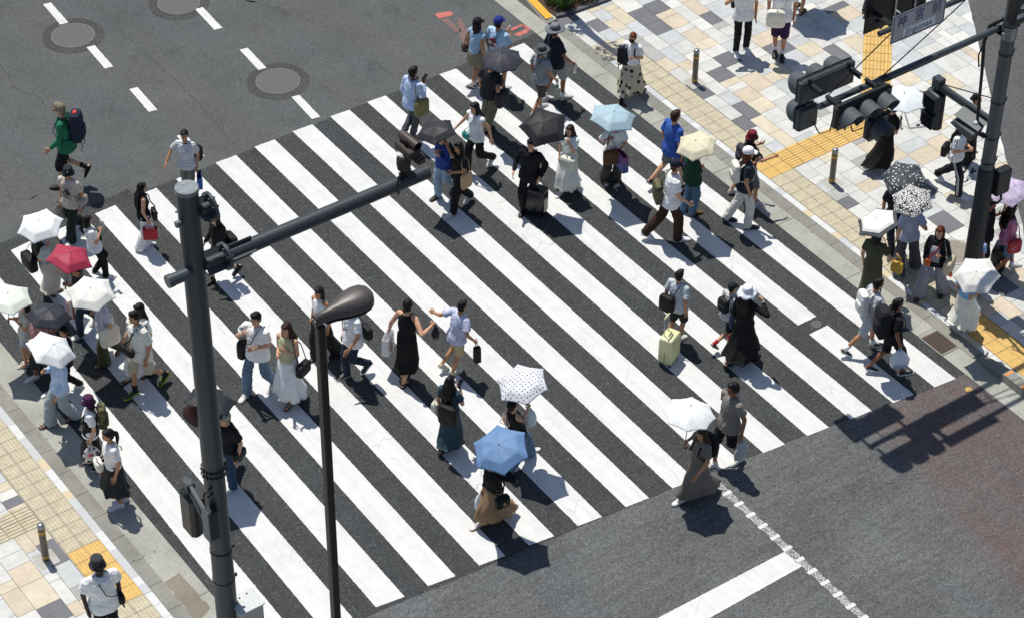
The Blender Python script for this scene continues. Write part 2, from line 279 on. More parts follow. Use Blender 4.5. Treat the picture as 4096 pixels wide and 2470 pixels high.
PEOPLE = [{'label': 'grey-haired man in green long-sleeved top and black shorts striding across the asphalt',
  'sex': 'm',
  'hair': ('short', '8d8069'),
  'top': ('long', '0d6a4a'),
  'bottom': ('shorts', '15161a', 0.62),
  'shoes': ('2c2320', '201a18'),
  'socks': '1a1a1c',
  'skin': 1,
  'arms': ('f', 'd'),
  'glasses': 1,
  'items': [('backpack', '1d2738', 'large navy hiking backpack worn by the man in the green top', 1.15, 'c8342c')],
  'yaw': 2.437,
  'H': 1.86,
  'head': (0.043, 0.761),
  'feet': [(-0.195, 0.761, 0.0), (0.346, 0.52, 0.22)]},
 {'label': 'man in dark bucket hat and beige printed T-shirt with long dark wide trousers',
  'sex': 'm',
  'hair': ('short', '16120f'),
  'hat': ('bucket', '23262b'),
  'top': ('tee', 'b9ada3', 0, 'print'),
  'bottom': ('wide', '1a2422', 0.9),
  'shoes': ('d9d9d4', 'c9c9c4'),
  'skin': 2,
  'arms': ('d', 'd'),
  'items': [('bag', 'L', 'hip', (0.26, 0.1, 0.2), '8d8a80', 'beige crossbody bag at the back of the man in the beige printed T-shirt', 'cross'),
            ('paper', 'R', (0.3, 0.12, 0.3), 'a9a59c', 'patterned grey paper bag carried by the man in the beige T-shirt', 'dots')],
  'yaw': -2.629,
  'H': 1.586,
  'head': (-0.58, -0.679),
  'feet': [(-0.836, -0.773, 0.0), (-0.408, -0.53, 0.03)]},
 {'label': 'woman with long black hair in black tank top and white wide trousers',
  'sex': 'f',
  'hair': ('long', '0d0c0d', 0.42),
  'top': ('tank', '131316'),
  'bottom': ('wide', 'e6e8ec', 0.95),
  'shoes': ('d8d8d8', 'cfcfcf'),
  'skin': 1,
  'arms': ('d', 'd'),
  'glasses': 1,
  'items': [('bag', 'R', 'front', (0.23, 0.1, 0.24), '1c1a1a', 'black bucket handbag with tassel at the hip of the woman in black tank top', 'cross'),
            ('paper', 'R', (0.3, 0.12, 0.27), 'b01524', 'red paper shopping bag with a striped side held by the woman in white trousers', 'red')],
  'yaw': -0.269,
  'H': 1.476,
  'head': (0.307, -1.691),
  'feet': [(0.213, -1.691, 0.0), (0.353, -1.653, 0.0)]},
 {'label': 'person with short black hair in white T-shirt holding up a handheld fan',
  'sex': 'f',
  'hair': ('bob', '131011', 0.05),
  'top': ('tee', 'e4e8f2'),
  'bottom': ('pants', '141417', 1),
  'shoes': ('dfe0df', 'e8e8e8'),
  'skin': 1,
  'arms': ('d', 'p'),
  'items': [('fan', 'R', 'small clear handheld fan held up by the person in the white T-shirt', 'b9b4ba'), ('strap', 'thin black shoulder strap on the person holding the fan', '17171a')],
  'yaw': -0.269,
  'H': 1.434,
  'head': (-0.894, -1.936),
  'feet': [(-0.656, -2.046, 0.0), (-0.836, -1.935, 0.05)]},
 {'label': 'long-haired woman in grey blouse and pale skirt under the pale blue parasol',
  'sex': 'f',
  'hair': ('long', '171415', 0.34),
  'top': ('tee', 'a8b0b0'),
  'bottom': ('skirt', 'aaa89e', 0.82, 0.08),
  'shoes': ('3a2a20', '2a2018', 'sandal'),
  'skin': 2,
  'arms': ('d', 'u'),
  'umb': 0,
  'items': [('bag', 'L', 'back', (0.42, 0.18, 0.3), '131417', 'large black tote on the shoulder of the woman under the pale blue parasol', 'shoulder')],
  'yaw': -0.008,
  'H': 1.62,
  'head': (-2.026, -2.229),
  'feet': [(-1.618, -1.89, 0.0), (-1.787, -1.962, 0.05)]},
 {'label': 'man in navy jeans walking beneath the red umbrella',
  'sex': 'm',
  'hair': ('short', '17120f'),
  'top': ('tee', '3c3230'),
  'bottom': ('pants', '202c40', 1),
  'shoes': ('d8d8d2', 'd8d8d2'),
  'skin': 2,
  'arms': ('u', 'd'),
  'umb': 1,
  'items': [('paper', 'R', (0.24, 0.1, 0.34), 'd9d4ce', 'white and red paper carrier bag held below the red umbrella', 'redstripe')],
  'yaw': 3.133,
  'H': 1.7,
  'head': (-1.876, -3.576),
  'feet': [(-1.893, -3.174, 0.0), (-1.448, -3.016, 0.03)]},
 {'label': 'person in pale lavender shirt and olive trousers under the cream parasol',
  'sex': 'f',
  'hair': ('short', '1a1512'),
  'top': ('tee', 'b9b9cc'),
  'bottom': ('wide', '3d4024', 1),
  'shoes': ('6b4d34', '4a3626', 'sandal'),
  'skin': 1,
  'arms': ('d', 'u'),
  'umb': 2,
  'items': [('bag', 'L', 'side', (0.36, 0.1, 0.4), 'd8d4c4', 'canvas tote bag hanging beside the olive trousers', 'shoulder')],
  'yaw': 3.133,
  'H': 1.66,
  'head': (-1.863, -4.233),
  'feet': [(-1.905, -4.0, 0.0), (-1.468, -3.991, 0.04)]},
 {'label': 'man in open cream shirt and khaki shorts with yellow-soled sneakers',
  'sex': 'm',
  'hair': ('short', '120f0e'),
  'top': ('shirt', 'cfd0c4'),
  'bottom': ('shorts', 'b0a58b', 0.56),
  'shoes': ('2e3128', 'a4bd2a'),
  'socks': '1c1c1e',
  'skin': 2,
  'arms': ('d', 'd'),
  'items': [('bag', 'R', 'front', (0.34, 0.09, 0.15), '17171a', 'black waist bag slung across the man in the open cream shirt', 'cross')],
  'yaw': -2.976,
  'H': 1.773,
  'head': (-1.609, -4.989),
  'feet': [(-1.829, -5.033, 0.0), (-1.233, -4.996, 0.05)]},
 {'label': 'long-haired woman in white dress half hidden behind the man in the cream shirt',
  'sex': 'f',
  'hair': ('long', '161213', 0.32),
  'top': ('tee', 'dfe0dc'),
  'bottom': ('skirt', 'e2e3e2', 0.8, 0.12),
  'shoes': ('17171a', '111111', 'sandal'),
  'skin': 1,
  'arms': ('d', 'f'),
  'yaw': -2.976,
  'H': 1.67,
  'head': (-1.401, -4.752),
  'feet': [(-1.741, -4.69, 0.0), (-1.371, -4.655, 0.03)]},
 {'label': 'woman in grey printed top and denim shorts under the pale mint parasol',
  'sex': 'f',
  'hair': ('bob', '17110f', 0.06),
  'top': ('tee', 'b5b2aa', 0, 'print'),
  'bottom': ('shorts', '9aa7b4', 0.36),
  'shoes': ('d0d0cc', 'a8a8a4', 'sandal'),
  'skin': 2,
  'arms': ('p', 'u'),
  'umb': 3,
  'yaw': 2.873,
  'H': 1.393,
  'head': (-2.796, -3.345),
  'feet': [(-2.984, -3.296, 0.0), (-2.882, -3.273, 0.02)]},
 {'label': 'person in dusty pink top and black knee-length skirt holding the dark umbrella',
  'sex': 'f',
  'hair': ('short', '15110f'),
  'top': ('tee', '9a6a68'),
  'bottom': ('skirt', '141416', 0.52, 0.08),
  'shoes': ('d0d0ca', 'bdbdb6'),
  'skin': 3,
  'arms': ('u', 'd'),
  'umb': 4,
  'yaw': 3.133,
  'H': 1.6,
  'head': (-2.847, -3.866),
  'feet': [(-3.012, -3.696, 0.0)]},
 {'label': 'person in black and white top and black trousers behind the white parasol',
  'sex': 'm',
  'hair': ('short', '18120f'),
  'top': ('tee', '23252a'),
  'bottom': ('pants', '141518', 1),
  'shoes': ('dcdcda', 'd6d6d6'),
  'skin': 2,
  'arms': ('f', 'd'),
  'items': [('strap', 'white strap over the black top of the person behind the white parasol', 'd8d8d8')],
  'yaw': 3.133,
  'H': 1.471,
  'head': (-2.57, -4.319),
  'feet': [(-2.976, -4.18, 0.0), (-2.493, -4.309, 0.0)]},
 {'label': 'person in pale blue blouse and wide faded jeans under the white parasol',
  'sex': 'f',
  'hair': ('short', '18120f'),
  'top': ('long', 'a9bfdc'),
  'bottom': ('wide', '8e9aa2', 1),
  'shoes': ('4a3323', '2e2018', 'sandal'),
  'skin': 1,
  'arms': ('f', 'u'),
  'umb': 5,
  'yaw': 3.133,
  'H': 1.64,
  'head': (-3.026, -5.045),
  'feet': [(-3.342, -4.867, 0.0), (-2.925, -4.939, 0.0)]},
 {'label': 'woman in purple bucket hat with white tee under a black overall dress',
  'sex': 'f',
  'hair': ('bob', '1a1214', 0.06),
  'hat': ('bucket', '43183f'),
  'top': ('tee', 'e6e7ea'),
  'bottom': ('overall', '17171a', 0.8, 0.1),
  'shoes': ('1c1c1e', 'd0d0d0'),
  'skin': 1,
  'arms': ('d', 'd'),
  'items': [('backpack', '3a3a30', 'camouflage pattern backpack worn by the woman in the purple hat', 0.95, None),
            ('plastic', 'L', (0.34, 0.1, 0.36), 'd2d3d3', 'white plastic carrier with black print held by the woman in the purple hat', 'blackprint')],
  'yaw': 2.699,
  'H': 1.555,
  'head': (-3.116, -6.184),
  'feet': [(-3.237, -6.039, 0.0), (-3.12, -6.261, 0.0)]},
 {'label': 'girl with ponytail in white blouse and long charcoal skirt near the kerb',
  'sex': 'f',
  'hair': ('pony', '171112', 0.2),
  'top': ('tee', 'e4e7ef'),
  'bottom': ('skirt', '24292c', 0.62, 0.22),
  'shoes': ('d8d5da', 'e0e0e0'),
  'skin': 2,
  'arms': ('d', 'd'),
  'items': [('bag', 'R', 'front', (0.24, 0.12, 0.2), 'd6d2c6', 'cream shoulder bag on the girl with the ponytail', 'cross'), ('book', 'R', 'pink and white magazine carried by the girl with the ponytail', 'b98c90')],
  'yaw': 2.96,
  'H': 1.686,
  'head': (-3.273, -7.16),
  'feet': [(-3.305, -7.153, 0.0), (-3.191, -7.17, 0.0)]},
 {'label': 'dark-skinned man in black bucket hat and white T-shirt on the left pavement',
  'sex': 'm',
  'st': 0.1,
  'hair': ('short', '0c0a0a'),
  'hat': ('bucket', '34363c'),
  'top': ('tee', 'eceef2'),
  'bottom': ('pants', '17181c', 1),
  'shoes': ('d8d8d8', 'd8d8d8'),
  'skin': 5,
  'arms': ('d', 'd'),
  'glasses': 1,
  'big': 1.12,
  'hatup': 1,
  'items': [('bag', 'L', 'side', (0.22, 0.1, 0.16), '18181b', 'small black crossbody bag on the man in the black bucket hat', 'cross')],
  'yaw': -1.669,
  'H': 1.84,
  'head': (-4.808, -9.713),
  'feet': []},
 {'label': 'smiling woman in striped T-shirt at the far end of the stripes',
  'sex': 'f',
  'st': 0.2,
  'hair': ('short', '15110f'),
  'top': ('tee', 'd4d6da', 0, 'hstripe'),
  'bottom': ('pants', '6f7268', 1),
  'shoes': ('c8c8c4', 'c8c8c4'),
  'skin': 2,
  'arms': ('d', (0.22, 0.12, -0.4)),
  'items': [('bag', 'L', 'back', (0.34, 0.14, 0.34), '1d1c1e', 'black and white rucksack slung on the striped woman', 'shoulder'),
            ('paper', 'L', (0.27, 0.11, 0.27), '17539a', 'blue paper bag held by the woman in the striped T-shirt', None)],
  'yaw': -2.334,
  'H': 1.6,
  'head': (1.635, -0.9),
  'feet': []},
 {'label': 'girl in black cap and black outfit beside the left pole',
  'sex': 'f',
  'hair': ('long', '23130f', 0.34),
  'hat': ('cap', '121214'),
  'top': ('long', '131315'),
  'bottom': ('skirt', '26262a', 0.36, 0.16),
  'shoes': ('111113', '161618', 'boot'),
  'skin': 0,
  'arms': ('f', 'f'),
  'items': [('bag', 'L', 'back', (0.34, 0.16, 0.26), '141416', 'black shoulder bag with a pale badge on the girl in the black cap', 'shoulder')],
  'yaw': 3.133,
  'H': 1.517,
  'head': (0.913, -3.234),
  'feet': [(0.711, -3.213, 0.0), (1.222, -3.291, 0.08)]},
 {'label': 'young man in white T-shirt and blue jeans looking down at a white hand fan',
  'sex': 'm',
  'hair': ('short', '131012'),
  'top': ('tee', 'e6e8ee'),
  'bottom': ('pants', '5a7088', 1.15),
  'shoes': ('dedcd4', 'd8d6cc'),
  'skin': 1,
  'arms': ((-0.12, 0.24, -0.28), (-0.02, 0.24, -0.06)),
  'items': [('bag', 'R', 'side', (0.28, 0.12, 0.36), '1b1819', 'black crossbody sack with a red patch on the young man in jeans', 'cross'),
            ('fan', 'R', 'white handheld fan in the hand of the young man in jeans', 'e2e0da')],
  'yaw': -2.716,
  'H': 1.804,
  'head': (-0.02, -6.188),
  'feet': [(-0.313, -6.119, 0.0), (0.181, -6.186, 0.02)]},
 {'label': 'woman with long brown hair in olive camisole and white tiered skirt',
  'sex': 'f',
  'hair': ('long', '33190f', 0.3),
  'top': ('tank', 'b5b28c'),
  'bottom': ('skirt', 'dfe0e2', 0.86, 0.22),
  'shoes': ('5d6670', '6d4a3a', 'sandal'),
  'skin': 1,
  'arms': ((-0.1, 0.2, -0.14), (-0.1, 0.22, -0.24)),
  'items': [('bag', 'L', 'side', (0.3, 0.13, 0.22), '17161a', 'black handbag hanging from the shoulder of the woman in the olive camisole', 'shoulder')],
  'yaw': -2.716,
  'H': 1.778,
  'head': (0.268, -6.661),
  'feet': [(0.176, -6.69, 0.0), (0.336, -6.598, 0.02)]},
 {'label': 'woman in white vest and flowing black trousers beside the street lamp',
  'sex': 'f',
  'hair': ('bob', '151012', 0.12),
  'top': ('tank', 'e2e3e6'),
  'bottom': ('wide', '17171a', 1.2),
  'shoes': ('1b1b1e', '121214'),
  'skin': 2,
  'arms': ('d', 'd'),
  'yaw': -2.89,
  'H': 1.573,
  'head': (1.294, -6.003),
  'feet': [(1.168, -5.955, 0.0), (1.478, -6.065, 0.03)]},
 {'label': 'man in white T-shirt and navy jeans with head behind the lamp head',
  'sex': 'm',
  'hair': ('short', '131012'),
  'top': ('tee', 'e6e8ec'),
  'bottom': ('pants', '1f2b3c', 1),
  'shoes': ('17181c', 'dcdcdc'),
  'skin': 2,
  'arms': ('f', 'd'),
  'items': [('bag', 'L', 'back', (0.28, 0.12, 0.24), '141518', 'small black sling bag on the back of the man behind the lamp head', 'cross')],
  'yaw': 3.133,
  'H': 1.72,
  'head': (1.428, -6.777),
  'feet': [(1.304, -6.635, 0.0), (1.698, -6.77, 0.08)]},
 {'label': 'woman in sleeveless long black dress seen from behind holding hands out',
  'sex': 'f',
  'hair': ('bun', '211512'),
  'top': ('tank', '121214'),
  'bottom': ('dress', '121214', 0.72, 0.07),
  'shoes': ('141416', '101012', 'sandal'),
  'skin': 1,
  'arms': ((0.22, 0.05, -0.46), (0.25, 0.14, -0.17)),
  'items': [('paper', 'L', (0.3, 0.12, 0.33), 'e2e4e8', 'white paper bag with red letter g held by the woman in black dress', 'g'),
            ('plastic', 'R', (0.14, 0.08, 0.22), '1a1a1c', 'small black pouch dangling from the wrist of the woman in the black dress', None)],
  'yaw': 0.425,
  'H': 1.819,
  'head': (2.18, -7.345),
  'feet': [(2.061, -7.328, 0.0), (2.179, -7.265, 0.0)]},
 {'label': 'boy in pale blue flowered shirt and khaki shorts reaching back with one hand',
  'sex': 'm',
  'hair': ('short', '121012'),
  'top': ('tee', 'b5bcd8', 0, 'flower'),
  'bottom': ('shorts', 'b3a47a', 0.52),
  'shoes': ('d5d3be', 'cfcdb8', 'clog'),
  'skin': 2,
  'arms': ((0.44, -0.16, -0.26), (0.12, 0.08, -0.44)),
  'items': [('paper', 'R', (0.12, 0.1, 0.34), '191715', 'slim dark bottle bag carried by the boy in the flowered shirt', None)],
  'yaw': 0.078,
  'H': 1.585,
  'head': (3.031, -7.68),
  'feet': [(2.916, -7.634, 0.0), (2.78, -7.462, 0.05)]},
 {'label': 'woman with long black hair in dark teal dress looking at a phone',
  'sex': 'f',
  'hair': ('long', '120f11', 0.4),
  'top': ('tee', '27424e'),
  'bottom': ('dress', '27424e', 0.84, 0.12),
  'shoes': ('1d1b1c', '161415', 'sandal'),
  'skin': 1,
  'arms': ('d', 'p'),
  'items': [('bag', 'R', 'back', (0.36, 0.14, 0.42), '141417', 'black tote bag on the back of the woman in the teal dress', 'shoulder'),
            ('bag', 'L', 'side', (0.22, 0.13, 0.18), 'c2bfae', 'small cream handbag beside the teal dress', 'shoulder'), ('phone', 'R', 'black phone in the hand of the woman in the teal dress')],
  'yaw': 0.425,
  'H': 1.594,
  'head': (1.805, -9.1),
  'feet': [(1.977, -9.109, 0.0), (1.667, -9.095, 0.0)]},
 {'label': 'person in black sleeveless top and wide jeans under the polka dot parasol',
  'sex': 'f',
  'hair': ('short', '17110f'),
  'top': ('tank', '131316'),
  'bottom': ('wide', '53708a', 1),
  'shoes': ('e0e0de', 'dcdcda'),
  'skin': 1,
  'arms': ('d', 'u'),
  'umb': 6,
  'items': [('bag', 'L', 'back', (0.24, 0.12, 0.18), 'd9dade', 'small white handbag on the person under the polka dot parasol', 'shoulder'),
            ('plastic', 'R', (0.24, 0.1, 0.38), 'c3ccd4', 'thin white plastic bag hanging beside the person under the polka dot parasol', None)],
  'yaw': -0.008,
  'H': 1.62,
  'head': (2.289, -10.116),
  'feet': [(2.86, -9.939, 0.0)]},
 {'label': 'person in black blouse and long tan skirt under the blue umbrella',
  'sex': 'f',
  'hair': ('short', '17110f'),
  'top': ('long', '141416'),
  'bottom': ('skirt', '8a6e4e', 0.8, 0.1),
  'shoes': ('dedcda', 'b78f60'),
  'skin': 1,
  'arms': ('u', 'd'),
  'umb': 7,
  'items': [('bag', 'L', 'side', (0.26, 0.12, 0.22), '16181b', 'black handbag with gold clasp on the person in the tan skirt', 'cross'),
            ('plastic', 'R', (0.24, 0.1, 0.36), 'd5dade', 'white plastic bag behind the person in the tan skirt', None)],
  'yaw': 3.133,
  'H': 1.64,
  'head': (1.123, -11.227),
  'feet': [(1.146, -10.848, 0.0), (1.743, -10.905, 0.02)]},
 {'label': 'man in sunglasses with grey T-shirt and black shorts at the end of the stripes',
  'sex': 'm',
  'hair': ('short', '111012'),
  'top': ('tee', '7a746e'),
  'bottom': ('shorts', '15161b', 0.5),
  'shoes': ('dedcd6', 'e4e4e0'),
  'skin': 3,
  'arms': ((0.1, -0.02, -0.5), 'd'),
  'glasses': 1,
  'items': [('plastic', 'L', (0.28, 0.1, 0.3), '9aa0a6', 'clear grey plastic bag in the hand of the man in sunglasses', None)],
  'yaw': 3.047,
  'H': 1.832,
  'head': (5.271, -12.002),
  'feet': [(5.443, -11.994, 0.0), (5.019, -11.91, 0.0)]},
 {'label': 'woman in long brown-grey dress under the large white parasol on the grey road',
  'sex': 'f',
  'hair': ('long', '3a2b20', 0.12),
  'top': ('tee', '6b645d'),
  'bottom': ('dress', '6b645d', 0.86, 0.1),
  'shoes': ('e2e2e0', 'dcdcda'),
  'skin': 2,
  'arms': ('f', 'u'),
  'umb': 8,
  'items': [('backpack', '1a1a1d', 'small black backpack on the woman in the brown-grey dress', 0.8, None)],
  'yaw': 3.133,
  'H': 1.66,
  'head': (4.338, -12.402),
  'feet': [(4.113, -12.236, 0.0), (4.713, -12.304, 0.02)]},
 {'label': 'boy in pale printed T-shirt pulling the yellow suitcase',
  'sex': 'm',
  'hair': ('short', '131012'),
  'top': ('tee', 'b4bcc2', 0, 'print'),
  'bottom': ('shorts', '2e2f2c', 0.5),
  'shoes': ('c8c8c4', 'c8c8c4'),
  'skin': 2,
  'arms': ('d', (0.06, -0.05, -0.5)),
  'items': [('bag', 'L', 'back', (0.3, 0.14, 0.36), '141417', 'black sling bag on the back of the boy with the suitcase', 'cross')],
  'yaw': 0.252,
  'H': 1.569,
  'head': (6.484, -9.079),
  'feet': [(6.435, -9.07, 0.0), (6.581, -9.108, 0.0)]},
 {'label': 'child in dark cap and striped T-shirt walking beside the woman in the white hat',
  'sex': 'm',
  'hair': ('short', '15110f'),
  'hat': ('capg', '1d2023'),
  'top': ('tee', 'd4d6d8', 0, 'vstripe'),
  'bottom': ('shorts', '24262c', 0.5),
  'shoes': ('2a2a2a', 'd0cfc8'),
  'socks': 'a81c1c',
  'skin': 1,
  'arms': ('f', 'd'),
  'items': [('bag', 'R', 'side', (0.34, 0.16, 0.4), '152448', 'navy blue tote bag carried by the child in the striped T-shirt', 'shoulder'),
            ('backpack', '2a2c2c', 'small dark backpack on the child in the striped T-shirt', 0.7, None)],
  'yaw': -0.008,
  'H': 1.36,
  'head': (7.172, -9.661),
  'feet': [(6.826, -9.691, 0.1)]},
 {'label': 'woman in white ruffled hat and long black dress with black arm covers',
  'sex': 'f',
  'hair': ('long', '1c1210', 0.22),
  'hat': ('floppy', 'd4d7de'),
  'top': ('long', '111113'),
  'bottom': ('dress', '111113', 0.78, 0.2),
  'shoes': ('131315', '0f0f11', 'sandal'),
  'skin': 0,
  'arms': ('d', (0.1, 0.22, 0.02)),
  'yaw': 0.252,
  'H': 1.696,
  'head': (7.053, -10.17),
  'feet': [(6.819, -10.133, 0.0), (7.325, -10.217, 0.0)]},
 {'label': 'man in light blue shirt with headphones round his neck holding up a phone',
  'sex': 'm',
  'hair': ('short', '141011'),
  'top': ('long', 'a9bddd'),
  'bottom': ('pants', '4a4b50', 1),
  'shoes': ('54301f', '3a2418'),
  'skin': 3,
  'arms': ('d', 'p'),
  'items': [('bag', 'R', 'side', (0.32, 0.12, 0.36), '77703f', 'olive tote bag on the shoulder of the man in the light blue shirt', 'shoulder'), ('phone', 'R', 'brown phone held up by the man in the light blue shirt'),
            ('headphones', 'dark blue headphones round the neck of the man in the light blue shirt')],
  'yaw': 0.165,
  'H': 1.671,
  'head': (6.02, -1.715),
  'feet': [(5.873, -1.617, 0.05), (6.029, -1.702, 0.0)]},
 {'label': 'woman with long black hair in white sleeveless top and black trousers mid stride',
  'sex': 'f',
  'hair': ('long', '121012', 0.26),
  'top': ('sleeve0', 'e6e8ec'),
  'bottom': ('pants', '151518', 1.1),
  'shoes': ('d8d8d2', 'd4d4ce'),
  'skin': 1,
  'arms': ((0.1, -0.18, -0.47), (0.26, 0.12, -0.42)),
  'items': [('bag', 'R', 'front', (0.16, 0.07, 0.15), '1a8f88', 'tiny teal crossbody bag on the woman in the white sleeveless top', 'cross')],
  'yaw': -3.063,
  'H': 1.63,
  'head': (6.383, -3.208),
  'feet': [(6.744, -3.183, 0.08)]},
 {'label': 'person in royal blue cardigan and light jeans under the tilted black umbrella',
  'sex': 'f',
  'hair': ('short', '17120f'),
  'top': ('long', '1d3c86'),
  'bottom': ('pants', '8ba4b8', 1.1),
  'shoes': ('161618', '121214'),
  'skin': 1,
  'arms': ('p', 'u'),
  'umb': 9,
  'yaw': -2.976,
  'H': 1.62,
  'head': (5.316, -3.714),
  'feet': [(5.336, -3.443, 0.0), (5.714, -3.492, 0.05)]},
 {'label': 'woman in black T-shirt and black trousers shading her face with a phone in hand',
  'sex': 'f',
  'hair': ('bob', '1d1611', 0.04),
  'top': ('tee', '1a1a1c'),
  'bottom': ('pants', '18181a', 1.2),
  'shoes': ('cfcfca', 'bdbdb8'),
  'skin': 2,
  'arms': ((-0.08, 0.3, -0.28), (-0.08, 0.2, 0.12)),
  'items': [('phone', 'L', 'phone held flat by the woman in all black'), ('bag', 'L', 'side', (0.28, 0.08, 0.36), 'b39468', 'tan paper bag under the arm of the woman in all black', 'shoulder')],
  'yaw': -2.976,
  'H': 1.559,
  'head': (5.511, -3.958),
  'feet': [(5.254, -4.012, 0.0), (5.787, -3.894, 0.0)]},
 {'label': 'person in dark T-shirt and olive cargo trousers under the eight-ribbed dark umbrella',
  'sex': 'm',
  'hair': ('short', '17120f'),
  'top': ('tee', '23262c'),
  'bottom': ('pants', '5b5c4c', 1.25),
  'shoes': ('26272b', '1c1c1e'),
  'skin': 2,
  'arms': ('d', 'u'),
  'umb': 10,
  'items': [('bag', 'R', 'side', (0.3, 0.14, 0.34), '1e2128', 'dark navy shoulder bag on the person under the eight-ribbed umbrella', 'shoulder')],
  'yaw': 0.252,
  'H': 1.76,
  'head': (7.289, -2.564),
  'feet': [(7.354, -2.241, 0.0), (7.39, -2.123, 0.03)]},
 {'label': 'woman in black cap, pale blue sleeveless top and khaki skirt',
  'sex': 'f',
  'hair': ('bob', '221616', 0.14),
  'hat': ('cap', '16171a'),
  'top': ('sleeve0', '8fb0c8'),
  'bottom': ('skirt', '7e7860', 0.34, 0.12),
  'shoes': ('191a1d', 'e0e0e0'),
  'socks': 'e4e4e4',
  'skin': 2,
  'arms': ('d', 'd'),
  'items': [('bag', 'L', 'side', (0.24, 0.12, 0.2), '4a3b2c', 'brown patterned handbag on the woman in the khaki skirt', 'shoulder')],
  'yaw': 0.165,
  'H': 1.648,
  'head': (7.931, -1.052),
  'feet': [(7.738, -1.07, 0.06), (8.011, -0.933, 0.02)]},
 {'label': 'man in blue cap and pale blue T-shirt with round red back print',
  'sex': 'm',
  'st': 0.3,
  'hair': ('short', '14110f'),
  'hat': ('cap', '1d2f78'),
  'top': ('tee', '9cc0dc'),
  'bottom': ('shorts', '3a3c40', 0.5),
  'shoes': ('d0d0d0', 'd0d0d0'),
  'skin': 2,
  'arms': ('d', 'p'),
  'backprint': 1,
  'items': [('strap', 'black sling strap across the pale blue T-shirt of the man in the blue cap', '17181c'), ('bottle', 'R', 'clear water bottle held by the man in the blue cap')],
  'yaw': 0.252,
  'H': 1.74,
  'head': (8.207, -1.345),
  'feet': []},
 {'label': 'man in grey T-shirt, dark grey shorts and a wide boonie hat',
  'sex': 'm',
  'hair': ('short', '17120f'),
  'hat': ('boonie', '4a4f53'),
  'top': ('tee', '858a90'),
  'bottom': ('shorts', '4a4642', 0.5),
  'shoes': ('bcbcba', 'c8c8c4'),
  'skin': 2,
  'arms': ('d', (0.1, 0.16, -0.46)),
  'items': [('strap', 'dark strap over the grey T-shirt of the man in the boonie hat', '23252a'), ('bottle', 'R', 'clear plastic bottle with green label held by the man in the grey T-shirt')],
  'yaw': 0.165,
  'H': 1.55,
  'head': (8.491, -2.365),
  'feet': [(8.632, -2.298, 0.0), (8.312, -2.377, 0.0)]},
 {'label': 'tall man in navy T-shirt, grey shorts and grey boonie hat near the right kerb',
  'sex': 'm',
  'hair': ('short', '17120f'),
  'hat': ('boonie', '6a6e74'),
  'top': ('tee', '1b2130'),
  'bottom': ('shorts', '8a8c8e', 0.48),
  'shoes': ('d2d0cc', 'c8c6c2'),
  'socks': 'e6e6e6',
  'skin': 3,
  'arms': ('d', (0.1, 0.22, -0.44)),
  'items': [('bottle', 'R', 'small clear bottle in the hand of the tall man in the navy T-shirt')],
  'yaw': -0.095,
  'H': 1.747,
  'head': (8.944, -2.154),
  'feet': [(9.169, -2.215, 0.0), (8.833, -2.152, 0.02)]},
 {'label': 'woman in black face mask and sunglasses with printed white tee and spotted skirt',
  'sex': 'f',
  'hair': ('short', '6a3620'),
  'top': ('tee', 'e2e3e4', 0, 'catprint'),
  'bottom': ('skirt', 'b9b096', 0.72, 0.2, 'spots'),
  'shoes': ('161618', '121214'),
  'socks': 'dcdcdc',
  'skin': 1,
  'arms': ((-0.06, 0.24, -0.22), (0.1, 0.1, -0.44)),
  'glasses': 1,
  'mask': 1,
  'items': [('backpack', '26262e', 'dark backpack slung on the side of the masked woman', 0.9, None), ('phone', 'R', 'slim dark phone in the lowered hand of the masked woman')],
  'yaw': -2.629,
  'H': 1.521,
  'head': (10.223, -2.928),
  'feet': [(9.955, -2.97, 0.0), (10.537, -2.895, 0.02)]},
 {'label': 'man in white T-shirt and black trousers walking on the upper pavement',
  'sex': 'm',
  'hair': ('short', '131012'),
  'top': ('tee', 'e9ebf2'),
  'bottom': ('pants', '18191d', 0.95),
  'shoes': ('e6e6e8', 'e6e6e8'),
  'skin': 2,
  'arms': ('d', (-0.02, 0.18, 0.02)),
  'items': [('bag', 'R', 'back', (0.24, 0.12, 0.22), '17171a', 'small black bag under the arm of the man in black trousers', 'shoulder')],
  'yaw': -2.107,
  'H': 1.805,
  'head': (12.892, -3.01),
  'feet': [(12.791, -3.015, 0.0), (13.046, -3.02, 0.0)]},
 {'label': 'person in white T-shirt and purple shorts with a cream shoulder bag',
  'sex': 'm',
  'hair': ('short', '131012'),
  'top': ('tee', 'e8e9ee'),
  'bottom': ('shorts', '352348', 0.52),
  'shoes': ('161619', '131315'),
  'socks': 'd9d6de',
  'skin': 2,
  'arms': ('d', 'd'),
  'items': [('bag', 'R', 'front', (0.34, 0.12, 0.34), 'd6d2c4', 'cream canvas shoulder bag on the person in purple shorts', 'cross')],
  'yaw': -2.281,
  'H': 1.86,
  'head': (13.478, -3.464),
  'feet': [(13.43, -3.446, 0.0), (13.439, -3.622, 0.0)]},
 {'label': 'person in dark shorts and sandals at the top edge of the pavement',
  'sex': 'm',
  'hair': ('short', '131012'),
  'top': ('tee', '2a2c30'),
  'bottom': ('shorts', '2f302c', 0.6),
  'shoes': ('2a2422', '1e1a18', 'sandal'),
  'skin': 2,
  'arms': ('u', 'd'),
  'umb': 17,
  'yaw': 0.425,
  'H': 1.68,
  'head': None,
  'feet': [(14.842, -2.615, 0.0), (14.892, -2.382, 0.0)]},
 {'label': 'person in navy trousers standing beyond the street name sign',
  'sex': 'm',
  'hair': ('short', '131012'),
  'top': ('tee', '30343c'),
  'bottom': ('pants', '1e2230', 1),
  'shoes': ('1c1c1e', '1c1c1e'),
  'skin': 2,
  'arms': ('d', 'd'),
  'yaw': 0.425,
  'H': 1.7,
  'head': None,
